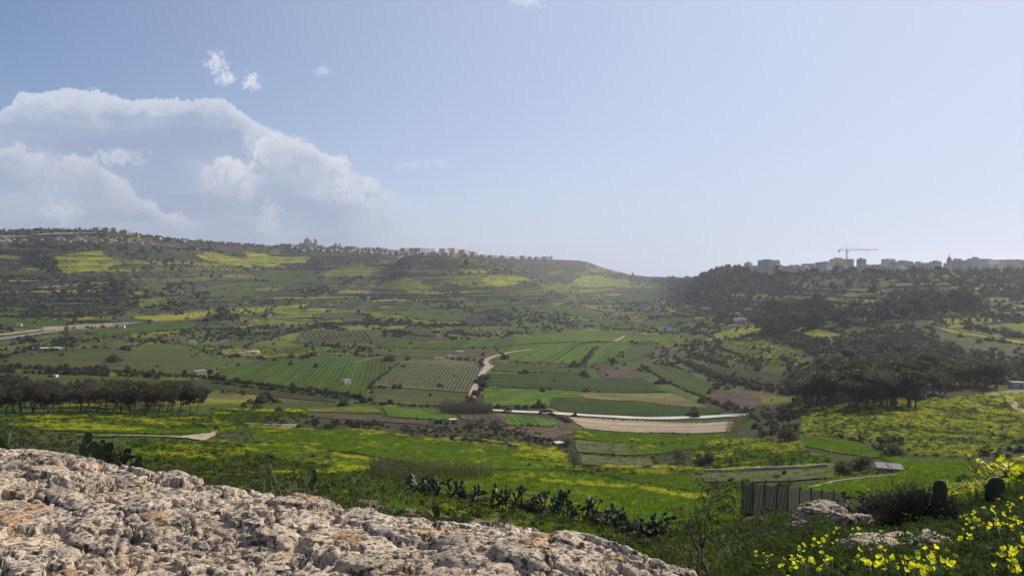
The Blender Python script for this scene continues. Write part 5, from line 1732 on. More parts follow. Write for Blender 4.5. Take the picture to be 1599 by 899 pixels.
hut(312, 587, 17, 9, 'square stone hut at the end of the dark hedge', STONE[4], .65)
hut(541, 600, 12, 7.5, 'small lone stone hut in the large green field', STONE[0], .75, .7)
hut(300, 538, 10, 7, 'little pale hut behind the olive green field', STONE[2], .6)
hut(718, 558, 11, 10, 'two storey stone farm building beyond the vineyard', STONE[1], .35, .9, 'farm_building')
hut(706, 559, 14, 4, 'low stone outhouse left of the farm building', STONE[0], .3, .6, 'farm_shed')
hut(686, 561, 16, 2.6, 'long low pen beside the farm building', STONE[2], .2, .4, 'farm_shed', blocks=False)
hut(873, 697, 11, 7, 'tiny hut with a pinkish white roof under a dark tree', STONE[1], .4, .9, roofmat=plain('pink_roof', (.62, .50, .47), .7, .1), over=.3)
hut(684, 661, 12, 6, 'dark water tank shed beside pale rubble', plain('tank_black', (.025, .027, .03), .5), .2, .7, 'tank_shed', plain('tank_black', (.025, .027, .03), .5), blocks=False)
hut(707, 660, 11, 6, 'white box shed right of the black tank shed', WHITE, .1, .6, 'white_shed', WHITE, blocks=False)
hut(1388, 737, 31, 10, 'hut with a wide flat concrete roof under the carob trees', STONE[1], -.35, 1.0, roofmat=plain('concrete_slab', (.20, .165, .155), .9, .2, 2), over=.35)
hut(811, 540, 5, 4, 'tiny dark shed alone in the light green field', STONE[3], .3, .9, 'field_shed', blocks=False)
hut(1156, 503, 20, 6, 'long white roofed farm shed at the foot of the right hill', STONE[2], .1, .4, 'farm_shed', WHITE, blocks=False)
hut(1148, 510, 18, 3.5, 'low stone shed in front of the white roofed one', STONE[3], .1, .4, 'farm_shed', blocks=False)
hut(575, 470, 4, 6, 'white slim hut beside dark trees in the middle distance', WHITE, .3, .8, blocks=False)
hut(617, 469, 6, 4, 'low pale hut on the terrace of the middle distance', STONE[2], .3, .8, blocks=False)
hut(30, 510, 7, 5, 'pale hut above the grey road at left', STONE[2], .4, .8, blocks=False)
hut(190, 512, 9, 4, 'pale farm hut beside the left road bend', STONE[2], .2, .6, blocks=False)
hut(395, 551, 18, 2.6, 'low white greenhouse frame on the straw brown plot', WHITE, .1, .4, 'low_shed', WHITE, blocks=False)
hut(75, 545, 40, 2.4, 'long low greenhouse roof near the left edge', plain('glasshouse', (.5, .5, .5), .3, .1, 1, .5), .15, .3, 'low_shed', WHITE, blocks=False)
hut(84, 588, 10, 3, 'flat pale roof showing over the left grove', STONE[2], .1, .8, 'roadside_shed', blocks=False)
hut(1592, 606, 26, 10, 'grey concrete block shed at the right edge by the road', STONE[3], -.2, .5, 'block_shed', blocks=False)

# blue and white peaked cover
x, y = pix(1045, 516); k = y / F
tent = link('tent', None, loc=(x, y, float(H(x, y)))); tag(tent, 'blue white peaked cover standing in the green valley', 'tent')
MB().add([(-6, -3, 0), (6, -3, 0), (5, 3, 0), (-5, 3, 0), (-1, 0, 7 * k), (2.5, 0, 5 * k)], [(0, 1, 5, 4), (2, 3, 4, 5)], [(3, 0, 4), (1, 2, 5)]).build('canopy', plain('tarp_blue', (.36, .46, .60), .5, .15, 1, .3), tent)
MB().tube([(-1, 0, 0), (-1, 0, 7 * k - .1)], .08, 5).build('pole', TWIG, tent)


def car(px, py, length, paint, label, rz, cabin=.55, tall=1.45, name='car', cat='car'):
    x, y = pix(px, py)
    root = link(name, None, loc=(x, y, float(H(x, y)) + .5), rz=rz)
    tag(root, label, cat)
    L, W = length, 1.72
    prof = [(-L / 2, .35), (-L / 2, .75), (-L * .46, .9), (-L * .28, .95), (L * .22, .95), (L * .42, .84), (L / 2, .68), (L / 2, .35)]
    def extrude(prof, w, top=1.0):
        n = len(prof)
        V = [(p[0], s * w / 2, p[1]) for s in (-1, 1) for p in prof]
        return MB().add(V, [(i, (i + 1) % n, n + (i + 1) % n, n + i) for i in range(n)], [(0, i + 1, i) for i in range(1, n - 1)] + [(n, n + i, n + i + 1) for i in range(1, n - 1)])
    extrude(prof, W).build('body', paint, root)
    c0 = -L * .36 if cabin > .5 else L * .02
    cab = [(c0, .951), (c0 + .25, tall - .04), (c0 + .5, tall), (L * .08, tall), (L * .16, tall - .08), (L * .27, .951)]
    extrude(cab, W * .86).build('cabin', WINM, root)
    MB().box(c0 + .3, L * .1, -W * .40, W * .40, tall + .003, tall + .05).build('roof', paint, root)
    for sx in (-.31, .30):
        for sy in (-1, 1):
            wb = MB().lathe([(.02, -.1), (.3, -.1), (.33, -.06), (.33, .06), (.3, .1), (.02, .1)], 12)
            V = np.concatenate(wb.V); V = V[:, [0, 2, 1]]
            wb.V = [V]
            wo = wb.build('wheel', plain('tyre', (.02, .02, .022), .8), root, loc=(L * sx, sy * W * .47, .33))
    for sy in (-1, 1):
        MB().box(L / 2 - .02, L / 2 + .03, sy * .6 - .16, sy * .6 + .16, .6, .72).build('headlight', WHITE, root)
        MB().box(-L / 2 - .03, -L / 2 + .02, sy * .62 - .13, sy * .62 + .13, .65, .82).build('tail_light', plain('lamp_red', (.3, .02, .02), .3), root)
    MB().box(-L / 2 - .06, -L / 2 - .001, -W * .46, W * .46, .36, .52).box(L / 2 + .001, L / 2 + .06, -W * .46, W * .46, .36, .52).build('bumper', plain('bumper', (.05, .05, .05), .6), root)
    return root


car(857, 645.5, 4.3, plain('paint_maroon', (.10, .025, .03), .25, .08, 1, .6), 'dark red car driving on the white lane', .05)
car(1341, 634, 4.6, plain('paint_white', (.60, .61, .62), .25, .06, 1, .6), 'white pickup parked under the big grove', .15, .4, 1.6, 'pickup_truck', 'pickup')
car(1412, 615, 4.8, plain('paint_pale', (.42, .42, .40), .35, .1, 1, .5), 'pale van half hidden in the big grove', .3, .6, 1.9, 'van', 'van')
for i, (px_, py_, w_, lb) in enumerate(((1254, 586, 2.2, 'white sheet hung between bushes, topmost of four'), (1261, 596, 3.0, 'white sheet lying left of the big grove'), (1266, 604, 4.5, 'long white sheet edging the big grove'), (1285, 612, 5.0, 'lowest white sheet beside the big grove'))):
    x, y = pix(px_, py_)
    MBs = MB(); gx, gy = np.meshgrid(np.linspace(-w_ / 2, w_ / 2, 9), np.linspace(-.8, .8, 5))
    gz = 1.5 + .25 * fbm2(gx * 1.3 + i * 9, gy * 1.3, 3, 3) + .5 * gy
    ii, jj = np.meshgrid(np.arange(4), np.arange(8), indexing='ij')
    sh = MBs.add(np.stack([gx, gy, gz], -1).reshape(-1, 3), np.stack([ii * 9 + jj, ii * 9 + jj + 1, (ii + 1) * 9 + jj + 1, (ii + 1) * 9 + jj], -1).reshape(-1, 4)).build('plastic_sheet', WHITE, loc=(x, y, float(H(x, y))))
    tag(sh, lb, 'sheet')


# ------------------------------------------------------------------ rubble walls and outcrops
ROCKF = plain('pale_limestone', (.30, .25, .19), .9, .4, .25, .1, .5)
WALLS = plain('rubble_stone', (.30, .255, .195), .95, .4, 1.2, .1, .5)


def rock_mesh(name, seed, nu=28, nv=16, sharp=9.0, amp=.10, fl=1.0, facets=9, pits=.10):
    """a broken block: a rounded polyhedron of random facets, roughened and pitted; about one unit across"""
    rng = np.random.default_rng(seed)
    a = np.linspace(0, 2 * math.pi, nu, endpoint=False); b = np.linspace(-math.pi / 2, math.pi / 2, nv + 1)
    A, B = np.meshgrid(a, b)
    D = np.stack([np.cos(B) * np.cos(A), np.cos(B) * np.sin(A), np.sin(B)], -1)
    N = [(rng.normal() * .12, rng.normal() * .12, 1), (0, 0, -1)]
    ds = [rng.uniform(.75, .95), .9]
    for k in range(facets):
        t = 2 * math.pi * (k + rng.uniform(-.3, .3)) / facets
        N.append((math.cos(t), math.sin(t), rng.uniform(-.15, .75))); ds.append(rng.uniform(.72, 1.05))
    N = np.array(N); N /= np.linalg.norm(N, axis=1)[:, None]
    q = np.clip(np.einsum('ijk,lk->ijl', D, N), 1e-4, None) / np.array(ds)
    P = D * ((q ** sharp).sum(-1) ** (-1 / sharp))[..., None]
    o = rng.uniform(0, 50, 3)
    pit = np.clip((fbm3(P + o, 4.2, 3, seed + 30, .6) - .12) / .22, 0, 1)
    P = P * (1 + amp * fbm3(P + o, 1.4, 3, seed) + amp * .8 * fbm3(P + o, 5.0, 4, seed + 9, .65) - pits * pit)[..., None]
    P[..., 2] *= fl
    i, j = np.meshgrid(np.arange(nv), np.arange(nu), indexing='ij')
    jn = (j + 1) % nu
    return mesh_np(name, P.reshape(-1, 3) * .5, np.stack([i * nu + j, i * nu + jn, (i + 1) * nu + jn, (i + 1) * nu + j], -1).reshape(-1, 4), True)


FAR_ROCK = [rock_mesh('outcrop', 700 + s, 16, 10, 10, .2, .9) for s in range(6)]
for m in FAR_ROCK: m.materials.append(ROCKF)
for i in range(90):
    px = rh.choice((rh.uniform(-10, 36), rh.uniform(60, 330), rh.uniform(90, 260), rh.uniform(120, 240)))
    py = float(np.interp(px, [0, 60, 130, 200, 260, 330], [377, 374, 374.5, 376, 381, 390])) + rh.gauss(0, 2.2)
    x, y = pix(px, py)
    w = rh.uniform(4, 11)
    o = link('limestone_outcrop', rh.choice(FAR_ROCK), loc=(x, y, float(H(x, y)) + w * .08), rz=rh.uniform(-.4, .4), scale=(w * 1.3, w * .7, w * rh.uniform(.5, .9)))
    tag(o, 'pale limestone outcrop in the broken cliff band under the left crest', 'rock', 'outcrops of the cliff under the left crest')


def wall_line(pts, hgt, thick, label, ymin=9.0, mat=WALLS, name='rubble_wall'):
    P = np.array([pix(*p, ymin) for p in pts])
    C = dense(P, max(.5, np.median(P[:, 1]) * .004), False)
    n = len(C)
    T = np.gradient(C, axis=0); T /= np.linalg.norm(T, axis=1)[:, None]
    N = np.column_stack([-T[:, 1], T[:, 0]])
    s = np.arange(n) * .5
    hh = hgt * (1 + .22 * fbm2(s, s * 0, 3, len(pts)))
    z = H(C[:, 0], C[:, 1])
    rows = []
    for off, k in ((-.5, -.2), (-.45, .55), (-.34, 1), (.34, 1), (.45, .55), (.5, -.2)):
        q = C + N * (off * thick * (1 + .2 * fbm2(s * 2, s * 0 + off, 2, 4)))[:, None]
        rows.append(np.column_stack([q, z + hh * k]))
    V = np.stack(rows, 1).reshape(-1, 3)
    i, j = np.meshgrid(np.arange(n - 1), np.arange(5), indexing='ij')
    Q = np.stack([i * 6 + j, i * 6 + j + 1, (i + 1) * 6 + j + 1, (i + 1) * 6 + j], -1).reshape(-1, 4)
    o = link(name, mesh_np(name, V, Q), None, mat)
    return tag(o, label, 'wall', kind='thing')


wall_line([(1100, 739), (1200, 735), (1292, 730)], .7, .6, 'low pale rubble wall behind the beige stubble plot')
wall_line([(1262, 764), (1300, 755), (1400, 744)], .35, .5, 'pale kerb of stones along the curved green field')
wall_line([(66, 516), (110, 513), (175, 508.5)], 3.4, 1.0, 'tan retaining wall above the grey road at left', mat=ROCKF)
wall_line([(0, 448), (60, 450), (120, 446)], 2.2, 1.4, 'terrace wall in the grey scrub of the left slope')
wall_line([(560, 473), (650, 478), (732, 489)], 1.4, 1.2, 'terrace wall above the mid valley green field')
wall_line([(430, 497), (520, 500), (570, 499)], 1.6, 1.2, 'terrace wall behind the olive orchard')
wall_line([(640, 466), (700, 469), (760, 470)], 1.6, 1.2, 'terrace wall under the central hill')
wall_line([(940, 471), (1000, 465), (1060, 463)], 1.5, 1.2, 'terrace wall on the slope right of the saddle')
wall_line([(380, 664), (440, 666), (470, 665)], .8, .7, 'broken rubble wall at the end of the cactus thicket')
wall_line([(1455, 510), (1500, 517), (1599, 533)], 1.0, .9, 'terrace wall along the yellow diagonal strip')
wall_line([(1545, 478), (1600, 474), (1640, 474)], 3.0, 1.0, 'grey wall among trees near the right edge', mat=STONE[3])

# dry-stone walls along the lips of the hillside terraces
TW = plain('terrace_stone', (.115, .100, .075), .95, .5, .3, .05)
pg = ZG / 5.0 + .9 * fbm2(XX / 260, YY / 260, 2, 93)
i0 = np.searchsorted(Yg, 560)
n_tw = 0
for lev in range(int(np.floor(pg[i0:].min())), int(pg[i0:].max()) + 1):
    a = pg[i0:-1] - lev; b = pg[i0 + 1:] - lev
    cr = (a < 0) & (b >= 0)
    first = np.where(cr.any(0), cr.argmax(0), -1)
    jj = np.arange(len(ug))
    yy = np.full(len(ug), np.nan)
    ok_ = first >= 0
    t_ = a[first[ok_], jj[ok_]] / (a[first[ok_], jj[ok_]] - b[first[ok_], jj[ok_]])
    yy[ok_] = Yg[i0 + first[ok_]] * (1 - t_) + Yg[i0 + first[ok_] + 1] * t_
    yy[(yy > .955 * RIDGE_Y) | (np.abs(ug) > .73)] = np.nan
    yy[(ug > .25) & (yy < 560)] = np.nan
    run = []
    for j in range(len(ug) + 1):
        brk = j == len(ug) or np.isnan(yy[j]) or (run and (abs(yy[j] - yy[run[-1]]) > 30 or len(run) > 46 or rh.random() < .012))
        if brk:
            if len(run) > 7 and rh.random() < .62 and n_tw < 280:
                xs_, ys_ = ug[run] * yy[run], yy[run]
                ys_ = np.convolve(np.pad(ys_, 2, 'edge'), np.ones(5) / 5, 'valid')
                zz_ = H(xs_, ys_)
                hg = rh.uniform(1.2, 2.3) * (1 + .25 * fbm2(xs_ / 9, ys_ / 9, 2, 3))
                th = 1.0
                rows_ = [np.column_stack([xs_, ys_ - th, zz_ - 1.2]), np.column_stack([xs_, ys_ - th * .8, zz_ + hg]), np.column_stack([xs_, ys_ + th * .4, zz_ + hg]), np.column_stack([xs_, ys_ + th * .6, zz_ - .6])]
                V = np.stack(rows_, 1).reshape(-1, 3)
                a_i, a_j = np.meshgrid(np.arange(len(run) - 1), np.arange(3), indexing='ij')
                o = link('terrace_wall', mesh_np('terrace_wall', V, np.stack([a_i * 4 + a_j, (a_i + 1) * 4 + a_j, (a_i + 1) * 4 + a_j + 1, a_i * 4 + a_j + 1], -1).reshape(-1, 4)), None, TW)
                tag(o, 'dark dry-stone terrace wall following the contour of the %s hillside' % ('left' if xs_.mean() < -.25 * ys_.mean() else 'right' if xs_.mean() > .2 * ys_.mean() else 'central'), 'wall', 'terrace walls on the hillsides', 'thing')
                n_tw += 1
            run = []
        if j < len(ug) and not np.isnan(yy[j]): run.append(j)
print('terrace walls', n_tw)

# ------------------------------------------------------------------ vineyard rows: posts and trained vines
VINE = leaf_mat('vine_leaf', (.040, .046, .020), (.095, .105, .045), .25)
vy = FIELD_OBJ[1]
a0, a1 = np.array(pix(626, 566)), np.array(pix(750, 574))
b0, b1 = np.array(pix(590, 600)), np.array(pix(733, 611))
rv = np.random.default_rng(77)
post = MB().box(-.05, .05, -.05, .05, 0, 1.5).mesh('post'); post.materials.append(BARK)
for r_ in range(26):
    t = r_ / 25
    p, q = a0 + (a1 - a0) * t, b0 + (b1 - b0) * t
    L = np.linalg.norm(q - p)
    n = int(L * 7)
    f = rv.random(n)
    C = p + (q - p) * f[:, None] + rv.normal(size=(n, 2)) * .16
    z = H(C[:, 0], C[:, 1]) + .3 + .9 * rv.random(n)
    V, Q = leaf_quads(np.column_stack([C, z]), .42, .26, rv)
    o = link('vine_row', mesh_np('vine_row', V, Q), vy, VINE)

# ------------------------------------------------------------------ net fence on the near right slope
NET = None
m_, g_, o_ = new_mat('fence_net')
pp = g_.n('ShaderNodeTexCoord').outputs['Object']
cn = g_.mix(g_.noise(g_.mapping(pp, (6, 6, .6)), 1.5, 5, .7), (.095, .10, .068), (.135, .135, .098))
tr_ = g_.n('ShaderNodeBsdfTransparent'); df = g_.n('ShaderNodeBsdfDiffuse', ins={'Color': cn}); tl = g_.n('ShaderNodeBsdfTranslucent', ins={'Color': cn})
a_ = g_.n('ShaderNodeMixShader', ins={0: .3, 1: df.outputs[0], 2: tl.outputs[0]})
b_ = g_.n('ShaderNodeMixShader', ins={0: g_.smooth(g_.noise(g_.mapping(pp, (9, 9, .5)), 2.5, 4, .7), .62, .75), 1: a_.outputs[0], 2: tr_.outputs[0]})
g_.t.links.new(b_.outputs[0], o_.inputs[0]); NET = m_
fp = [(1158, 806), (1176, 803), (1194, 801), (1212, 799), (1230, 797), (1248, 796), (1266, 795), (1284, 793), (1302, 791), (1320, 789)]
FP = [pt(*p, 25.0) for p in fp]
fr_ = link('net_fence', None, loc=FP[0]); tag(fr_, 'dark shabby net and cane fence above the near right bank', 'fence')
for i, p in enumerate(FP):
    hp = 3.1 - .22 * i
    MB().tube([p - FP[0] + [0, 0, -.4], p - FP[0] + [rt.uniform(-.1, .1), 0, hp + .2]], .06, 6).build('post', BARK, fr_)
    if i + 1 < len(FP):
        q = FP[i + 1]
        n = 9
        V = []
        for t in np.linspace(0.01, .99, n):
            b = p + (q - p) * t - FP[0]
            sag = .12 * math.sin(t * math.pi) + rt.uniform(-.05, .05)
            zb = float(H(*(b + FP[0])[:2])) - FP[0][2]
            wv = .05 * math.sin(t * 17 + i)
            V += [(b[0], b[1] + wv, zb + .05), (b[0], b[1] - wv, zb + hp * .5), (b[0], b[1] + wv, zb + hp - .14 * t - sag)]
        Q = [(a * 3 + c, a * 3 + 3 + c, a * 3 + 4 + c, a * 3 + 1 + c) for a in range(n - 1) for c in (0, 1)]
        MB().add(V, Q).build('net_panel', NET, fr_)

# ------------------------------------------------------------------ the old rubble wall in the foreground
def rock_mat(name, tint=(1, 1, 1), scale=1.0):
    m, g, o = new_mat(name)
    p = g.n('ShaderNodeNewGeometry').outputs['Position']
    r = g.n('ShaderNodeObjectInfo').outputs['Random']
    big = g.noise(p, 3.2 * scale, 5, .6)
    mid = g.noise(p, 17 * scale, 6, .65)
    fine = g.noise(p, 75 * scale, 5, .7)
    c = g.ramp(g.m('ADD', g.m('MULTIPLY', big, .5), g.m('MULTIPLY', mid, .5)), [(.32, (.20, .155, .11)), (.42, (.48, .38, .27)), (.53, (.69, .565, .415)), (.66, (.79, .69, .54))])
    c = g.mix(1.0, c, tint, 'MULTIPLY')
    c = g.mix(g.m('MULTIPLY', g.smooth(g.noise(p, 2.0 * scale, 3, .5), .58, .72), .45), c, (.56, .39, .235))     # ochre bloom
    c = g.mix(g.m('MULTIPLY', g.smooth(g.noise(p, 6.5 * scale, 5, .7, .5), .51, .63), .65), c, (.26, .24, .215))   # grey lichen
    c = g.mix(g.m('MULTIPLY', g.smooth(g.m('ADD', g.m('MULTIPLY', g.noise(p, 46 * scale, 5, .75), .75), g.m('MULTIPLY', mid, .35)), .53, .62), .9), c, (.045, .038, .032))
    c = g.mix(g.m('MULTIPLY', g.smooth(fine, .56, .68), .5), c, (.085, .074, .064))
    k = g.m('MULTIPLY_ADD', r, .34, .83)
    c = g.mix(1.0, c, g.n('ShaderNodeCombineColor', ins={0: k, 1: g.m('MULTIPLY_ADD', r, .30, .84), 2: g.m('MULTIPLY_ADD', r, .26, .85)}).outputs[0], 'MULTIPLY')
    hgt = g.m('ADD', g.m('MULTIPLY', mid, .6), g.m('ADD', g.m('MULTIPLY', fine, .35), g.m('MULTIPLY', g.noise(p, 200 * scale, 3, .7), .12)))
    bsdf(g, o, c, .95, .08, (hgt, 1.0, .03 / scale))
    return m


ROCK = rock_mat('weathered_limestone')
ROCK_OCHRE = rock_mat('ochre_limestone', (1.10, .88, .66))
ROCK_PALE = rock_mat('pale_limestone_near', (1.15, 1.12, 1.06))
BOULDER = rock_mat('boulder_limestone', (1.0, 1.0, 1.0), .55)

P0 = np.array([.56, 2.08]); TD = np.array([-.891, .454]); ND = np.array([.454, .891])      # edge point, along the edge, outward


def bed_height(s, w):
    """top surface of the wall: s along the outer edge, w inward from it"""
    we = w + .05 * fbm2(s / .35, s * 0 + 2, 3, 11) + .02 * fbm2(s / .07, w / .07, 2, 12)
    z = -.845 + .022 * fbm2(s / .6, w / .45, 3, 13) - .02 * (s < -9)
    ws, ww = .35 * fbm2(s / .07, w / .05, 3, 14), .35 * fbm2(s / .07, w / .05, 3, 15)
    d1, d2, r = cells2(s / .26 + ws, w / .13 + ww, 16)
    st = np.clip((d2 - d1 - .03) / .07, 0, 1); st = st * st * (3 - 2 * st)
    z = z + st * (.016 + .026 * r) - .024                                        # flat-topped stones set in old mortar
    e1, e2, r2 = cells2(s / .085 + ws, w / .05 + ww, 26)
    z = z + np.clip((e2 - e1 - .03) / .08, 0, 1) * .008 * (r2 > .5) * r2
    z = z + .0065 * fbm2(s / .15, w / .10, 4, 17, .55) + .0035 * fbm2(s / .02, w / .014, 3, 18, .6)
    crack = np.clip(1 - np.abs(fbm2(s / .16, w / .07, 3, 24)) / .07, 0, 1) * (fbm2(s / .4, w / .3, 2, 25) > -.1)
    z = z - .026 * crack
    pit = np.clip((fbm2(s / .040, w / .026, 4, 19, .6) - .16) / .14, 0, 1) * np.clip((fbm2(s / .3, w / .2, 2, 20) + .2) / .2, 0, 1)
    z = z - .024 * pit
    q1, _, q3 = cells2(s / .034, w / .022, 22, 1.0)
    z = z - .013 * np.clip((.30 - q1) / .10, 0, 1) * (q3 > .45)
    return z - np.clip((.11 - we) / .11, 0, 1.6) ** 2 * .085


def bulge(s):
    """how far the worn outer edge swells beyond its straight line"""
    return np.interp(s, [-1, -.1, .02, .1, .3, .45, .65, 1.0, 1.3, 1.8, 2.15, 2.5, 2.8, 3.35, 4.5], [0, 0, .04, .09, .19, .21, .17, .13, .11, .10, .075, .10, .14, .06, .03])


def wall_xy(s, w):
    w = w - bulge(s)
    return P0[0] + TD[0] * s - ND[0] * w, P0[1] + TD[1] * s - ND[1] * w


sv = np.concatenate([np.linspace(-7, -.75, 60, endpoint=False), np.arange(-.75, 4.7, .0062), np.linspace(4.75, 14, 80)])
wv = np.concatenate([np.arange(-.055, 1.26, .0056), np.linspace(1.27, 1.75, 20)])
S, W = np.meshgrid(sv, wv, indexing='ij')
X, Y = wall_xy(S, W)
Z = bed_height(S, W)
topP = np.stack([X, Y, Z], -1)
nd = 26                                                     # outer face, from the edge down to the ground
dn_ = np.linspace(0, 1, nd)[::-1]
face = np.zeros((len(sv), nd, 3))
for k, t in enumerate(dn_):
    out = .06 + .10 * t + .05 * fbm2(sv / .3, sv * 0 + t * 9, 3, 27)
    fx, fy = wall_xy(sv, -out)
    face[:, k] = np.stack([fx, fy, topP[:, 0, 2] * (1 - t) + t * -4.2], -1)
allP = np.concatenate([face[:, :-1], topP], 1)
m0, m1 = allP.shape[:2]
inn = allP[:, -1:].copy(); inn[..., 2] = -2.2
allP = np.concatenate([allP, inn], 1); m1 += 1
i, j = np.meshgrid(np.arange(m0 - 1), np.arange(m1 - 1), indexing='ij')
Q = np.stack([i * m1 + j, i * m1 + j + 1, (i + 1) * m1 + j + 1, (i + 1) * m1 + j], -1).reshape(-1, 4)
rw = link('rubble_wall', None, loc=(float(P0[0]), float(P0[1]), -4.2))
tag(rw, 'wide weathered limestone rubble wall filling the foreground', 'wall', kind='thing')
bed = mesh_np('wall_core', allP.reshape(-1, 3) - np.array([P0[0], P0[1], -4.2]), Q, True)
if np.mean([p.normal.z for p in bed.polygons[len(bed.polygons) // 2:len(bed.polygons) // 2 + 200]]) < 0: bed.flip_normals()
link('wall_core', bed, rw, ROCK)

STN = [rock_mesh('stone', 800 + s, 52, 30, (9, 14, 20)[s % 3], (.10, .13, .16)[s % 3], 1.0, 5 + s % 4, (.07, .11, .15)[s % 3]) for s in range(22)]
for m in STN: m.materials.append(ROCK)
STN_O = [m.copy() for m in STN[:5]]; STN_P = [m.copy() for m in STN[5:12]]
for m in STN_O: m.materials.clear(); m.materials.append(ROCK_OCHRE)
for m in STN_P: m.materials.clear(); m.materials.append(ROCK_PALE)
rs = random.Random(21)
done = []


def stone(s, w, a, b, h, meshes=None, rz=None, sink=.32):
    x, y = wall_xy(s, w)
    z = float(bed_height(np.array([s]), np.array([w]))[0])
    o = link('stone', (meshes or STN)[rs.randrange(len(meshes or STN))], rw, loc=(x - P0[0], y - P0[1], z + h * (.5 - sink) - .006 + 4.2),
             scale=(a, b, h))
    ang = math.atan2(TD[1], TD[0]) + (rs.uniform(-.35, .35) if rz is None else rz) + (math.pi if rs.random() < .5 else 0)
    o.rotation_euler = (rs.uniform(-.14, .14), rs.uniform(-.12, .12), ang)
    return o


def wall_sw(px, py, zt=-.84):
    u, v = ray(px, py)
    y = zt / float(v); x = float(u) * y
    d = np.array([x, y]) - P0
    return float(d @ TD), float(-(d @ ND) + bulge(d @ TD))


# stones one can point to: (px, py, length, width, height, kind)
for px_, py_, a, b, h, kd in ((478, 777, .20, .09, .075, 'o'), (275, 745, .13, .10, .055, None), (130, 724, .17, .10, .075, 'p'), (105, 712, .10, .08, .05, None), (55, 708, .22, .12, .07, 'p'), (20, 706, .14, .10, .05, None),
                              (240, 806, .24, .10, .06, 'o'), (205, 842, .14, .10, .075, None), (125, 838, .17, .09, .06, None), (30, 845, .24, .13, .075, 'p'), (20, 815, .20, .12, .06, 'o'), (35, 790, .26, .11, .055, 'o'),
                              (180, 888, .13, .10, .08, 'p'), (255, 832, .10, .08, .06, None), (45, 850, .10, .08, .06, None), (490, 825, .15, .10, .06, 'p'), (430, 845, .22, .13, .09, None), (540, 845, .14, .12, .05, 'o'),
                              (670, 824, .19, .11, .07, 'o'), (715, 852, .16, .10, .08, None), (660, 885, .20, .12, .06, 'p'), (575, 890, .22, .12, .07, 'p'), (730, 885, .18, .13, .08, None), (885, 840, .16, .09, .065, 'p'), (830, 846, .12, .10, .05, 'o'),
                              (985, 866, .19, .11, .07, 'o'), (905, 862, .14, .10, .06, None), (960, 885, .16, .10, .05, None), (1060, 888, .16, .11, .07, 'p'), (340, 820, .28, .12, .05, 'p'), (330, 738, .20, .11, .06, None), (390, 752, .16, .10, .05, 'p'),
                              (445, 782, .18, .12, .07, None), (560, 800, .20, .13, .06, None), (620, 812, .16, .11, .055, None), (760, 820, .18, .10, .05, None), (815, 880, .22, .12, .06, None), (100, 770, .26, .12, .06, None), (150, 790, .20, .10, .06, 'p')):
    s, w = wall_sw(px_, py_)
    stone(s, w, a, b, h * .9, {'o': STN_O, 'p': STN_P}.get(kd), sink=.56)
    done.append((s, w, a * .5))
for _ in range(2600):
    s, w = rs.uniform(-.8, 4.4), rs.uniform(.03, 1.25)
    a = rs.choice((rs.uniform(.05, .09), rs.uniform(.10, .17), rs.uniform(.15, .25)))
    if any(abs(s - q[0]) < (a * .5 + q[2]) * .95 and abs(w - q[1]) < (a * .3 + q[2] * .6) * .95 for q in done): continue
    done.append((s, w, a * .5))
    stone(s, w, a, a * rs.uniform(.45, .7), a * rs.uniform(.18, .30), STN_P if rs.random() < .25 else STN_O if rs.random() < .06 else None, sink=rs.uniform(.45, .66))
    if len(done) > 190: break
print('stones', len(done))

# the fallen orange leaf
s, w = wall_sw(851, 864)
x, y = wall_xy(s, w)
lf = np.linspace(0, 1, 9)
V = []
for t in lf:
    hw = .010 * math.sin(math.pi * min(1, t * .93 + .05)) ** .7
    V += [(t * .052 - .026, -hw, .006 + .004 * math.sin(t * 6)), (t * .052 - .026, 0, .002 + .004 * math.sin(t * 6)), (t * .052 - .026, hw, .007 + .004 * math.sin(t * 6))]
Q = [(a * 3 + c, a * 3 + 3 + c, a * 3 + 4 + c, a * 3 + 1 + c) for a in range(8) for c in (0, 1)]
lo = MB().add(V, Q).build('fallen_leaf', leaf_mat('leaf_orange', (.62, .25, .03), (.70, .30, .04), .25), None, True, loc=(x, y, float(bed_height(np.array([s]), np.array([w]))[0]) + .022), rz=-.15)
tag(lo, 'small orange fallen leaf lying on the rubble wall', 'leaf')


# ------------------------------------------------------------------ near right bank: boulders, flowers, shrubs
def lift(px, py, h, y0=2.05, y1=14.0):
    """ground point whose top, h metres up, is seen at the pixel"""
    u, v = (float(q) for q in ray(px, py))
    ys = np.linspace(y0, y1, 900)
    d = H(u * ys, ys) + h - v * ys
    k = np.nonzero(d >= 0)[0]
    y = ys[k[0]] if len(k) else y1
    return np.array([u * y, y, float(H(u * y, y))])


BLD = [rock_mesh('boulder', 900 + s, 72, 46, 10, .26, .85, 6, .16) for s in range(5)]
for m in BLD: m.materials.append(BOULDER)
for i, (px_, py_, wpx, hpx, lb) in enumerate(((1405, 886, 150, 34, 'long pale pitted boulder among the yellow flowers'), (1295, 822, 90, 30, 'pale boulder on the bank below the net fence'), (1212, 838, 62, 44, 'grey boulder beside the bare twiggy shrub'),
                                              (1195, 815, 44, 24, 'small stone at the foot of the net fence bank'), (1345, 836, 60, 30, 'pale stone half hidden by the dark leafy shrub'), (1470, 884, 90, 40, 'low pale stone behind the nearest flowers'), (1255, 846, 46, 30, 'small grey stone left of the long boulder'), (1165, 820, 40, 18, 'flat pale stone near the twiggy shrub'))):
    p = lift(px_, py_, .02)
    k = p[1] / F
    o = link('boulder', BLD[i % 5], loc=(p[0], p[1] + wpx * k * .25, p[2] + hpx * k * .45), rz=rs.uniform(-.5, .5), scale=(wpx * k * 1.15, wpx * k * .75, hpx * k * 1.7))
    tag(o, lb, 'rock')

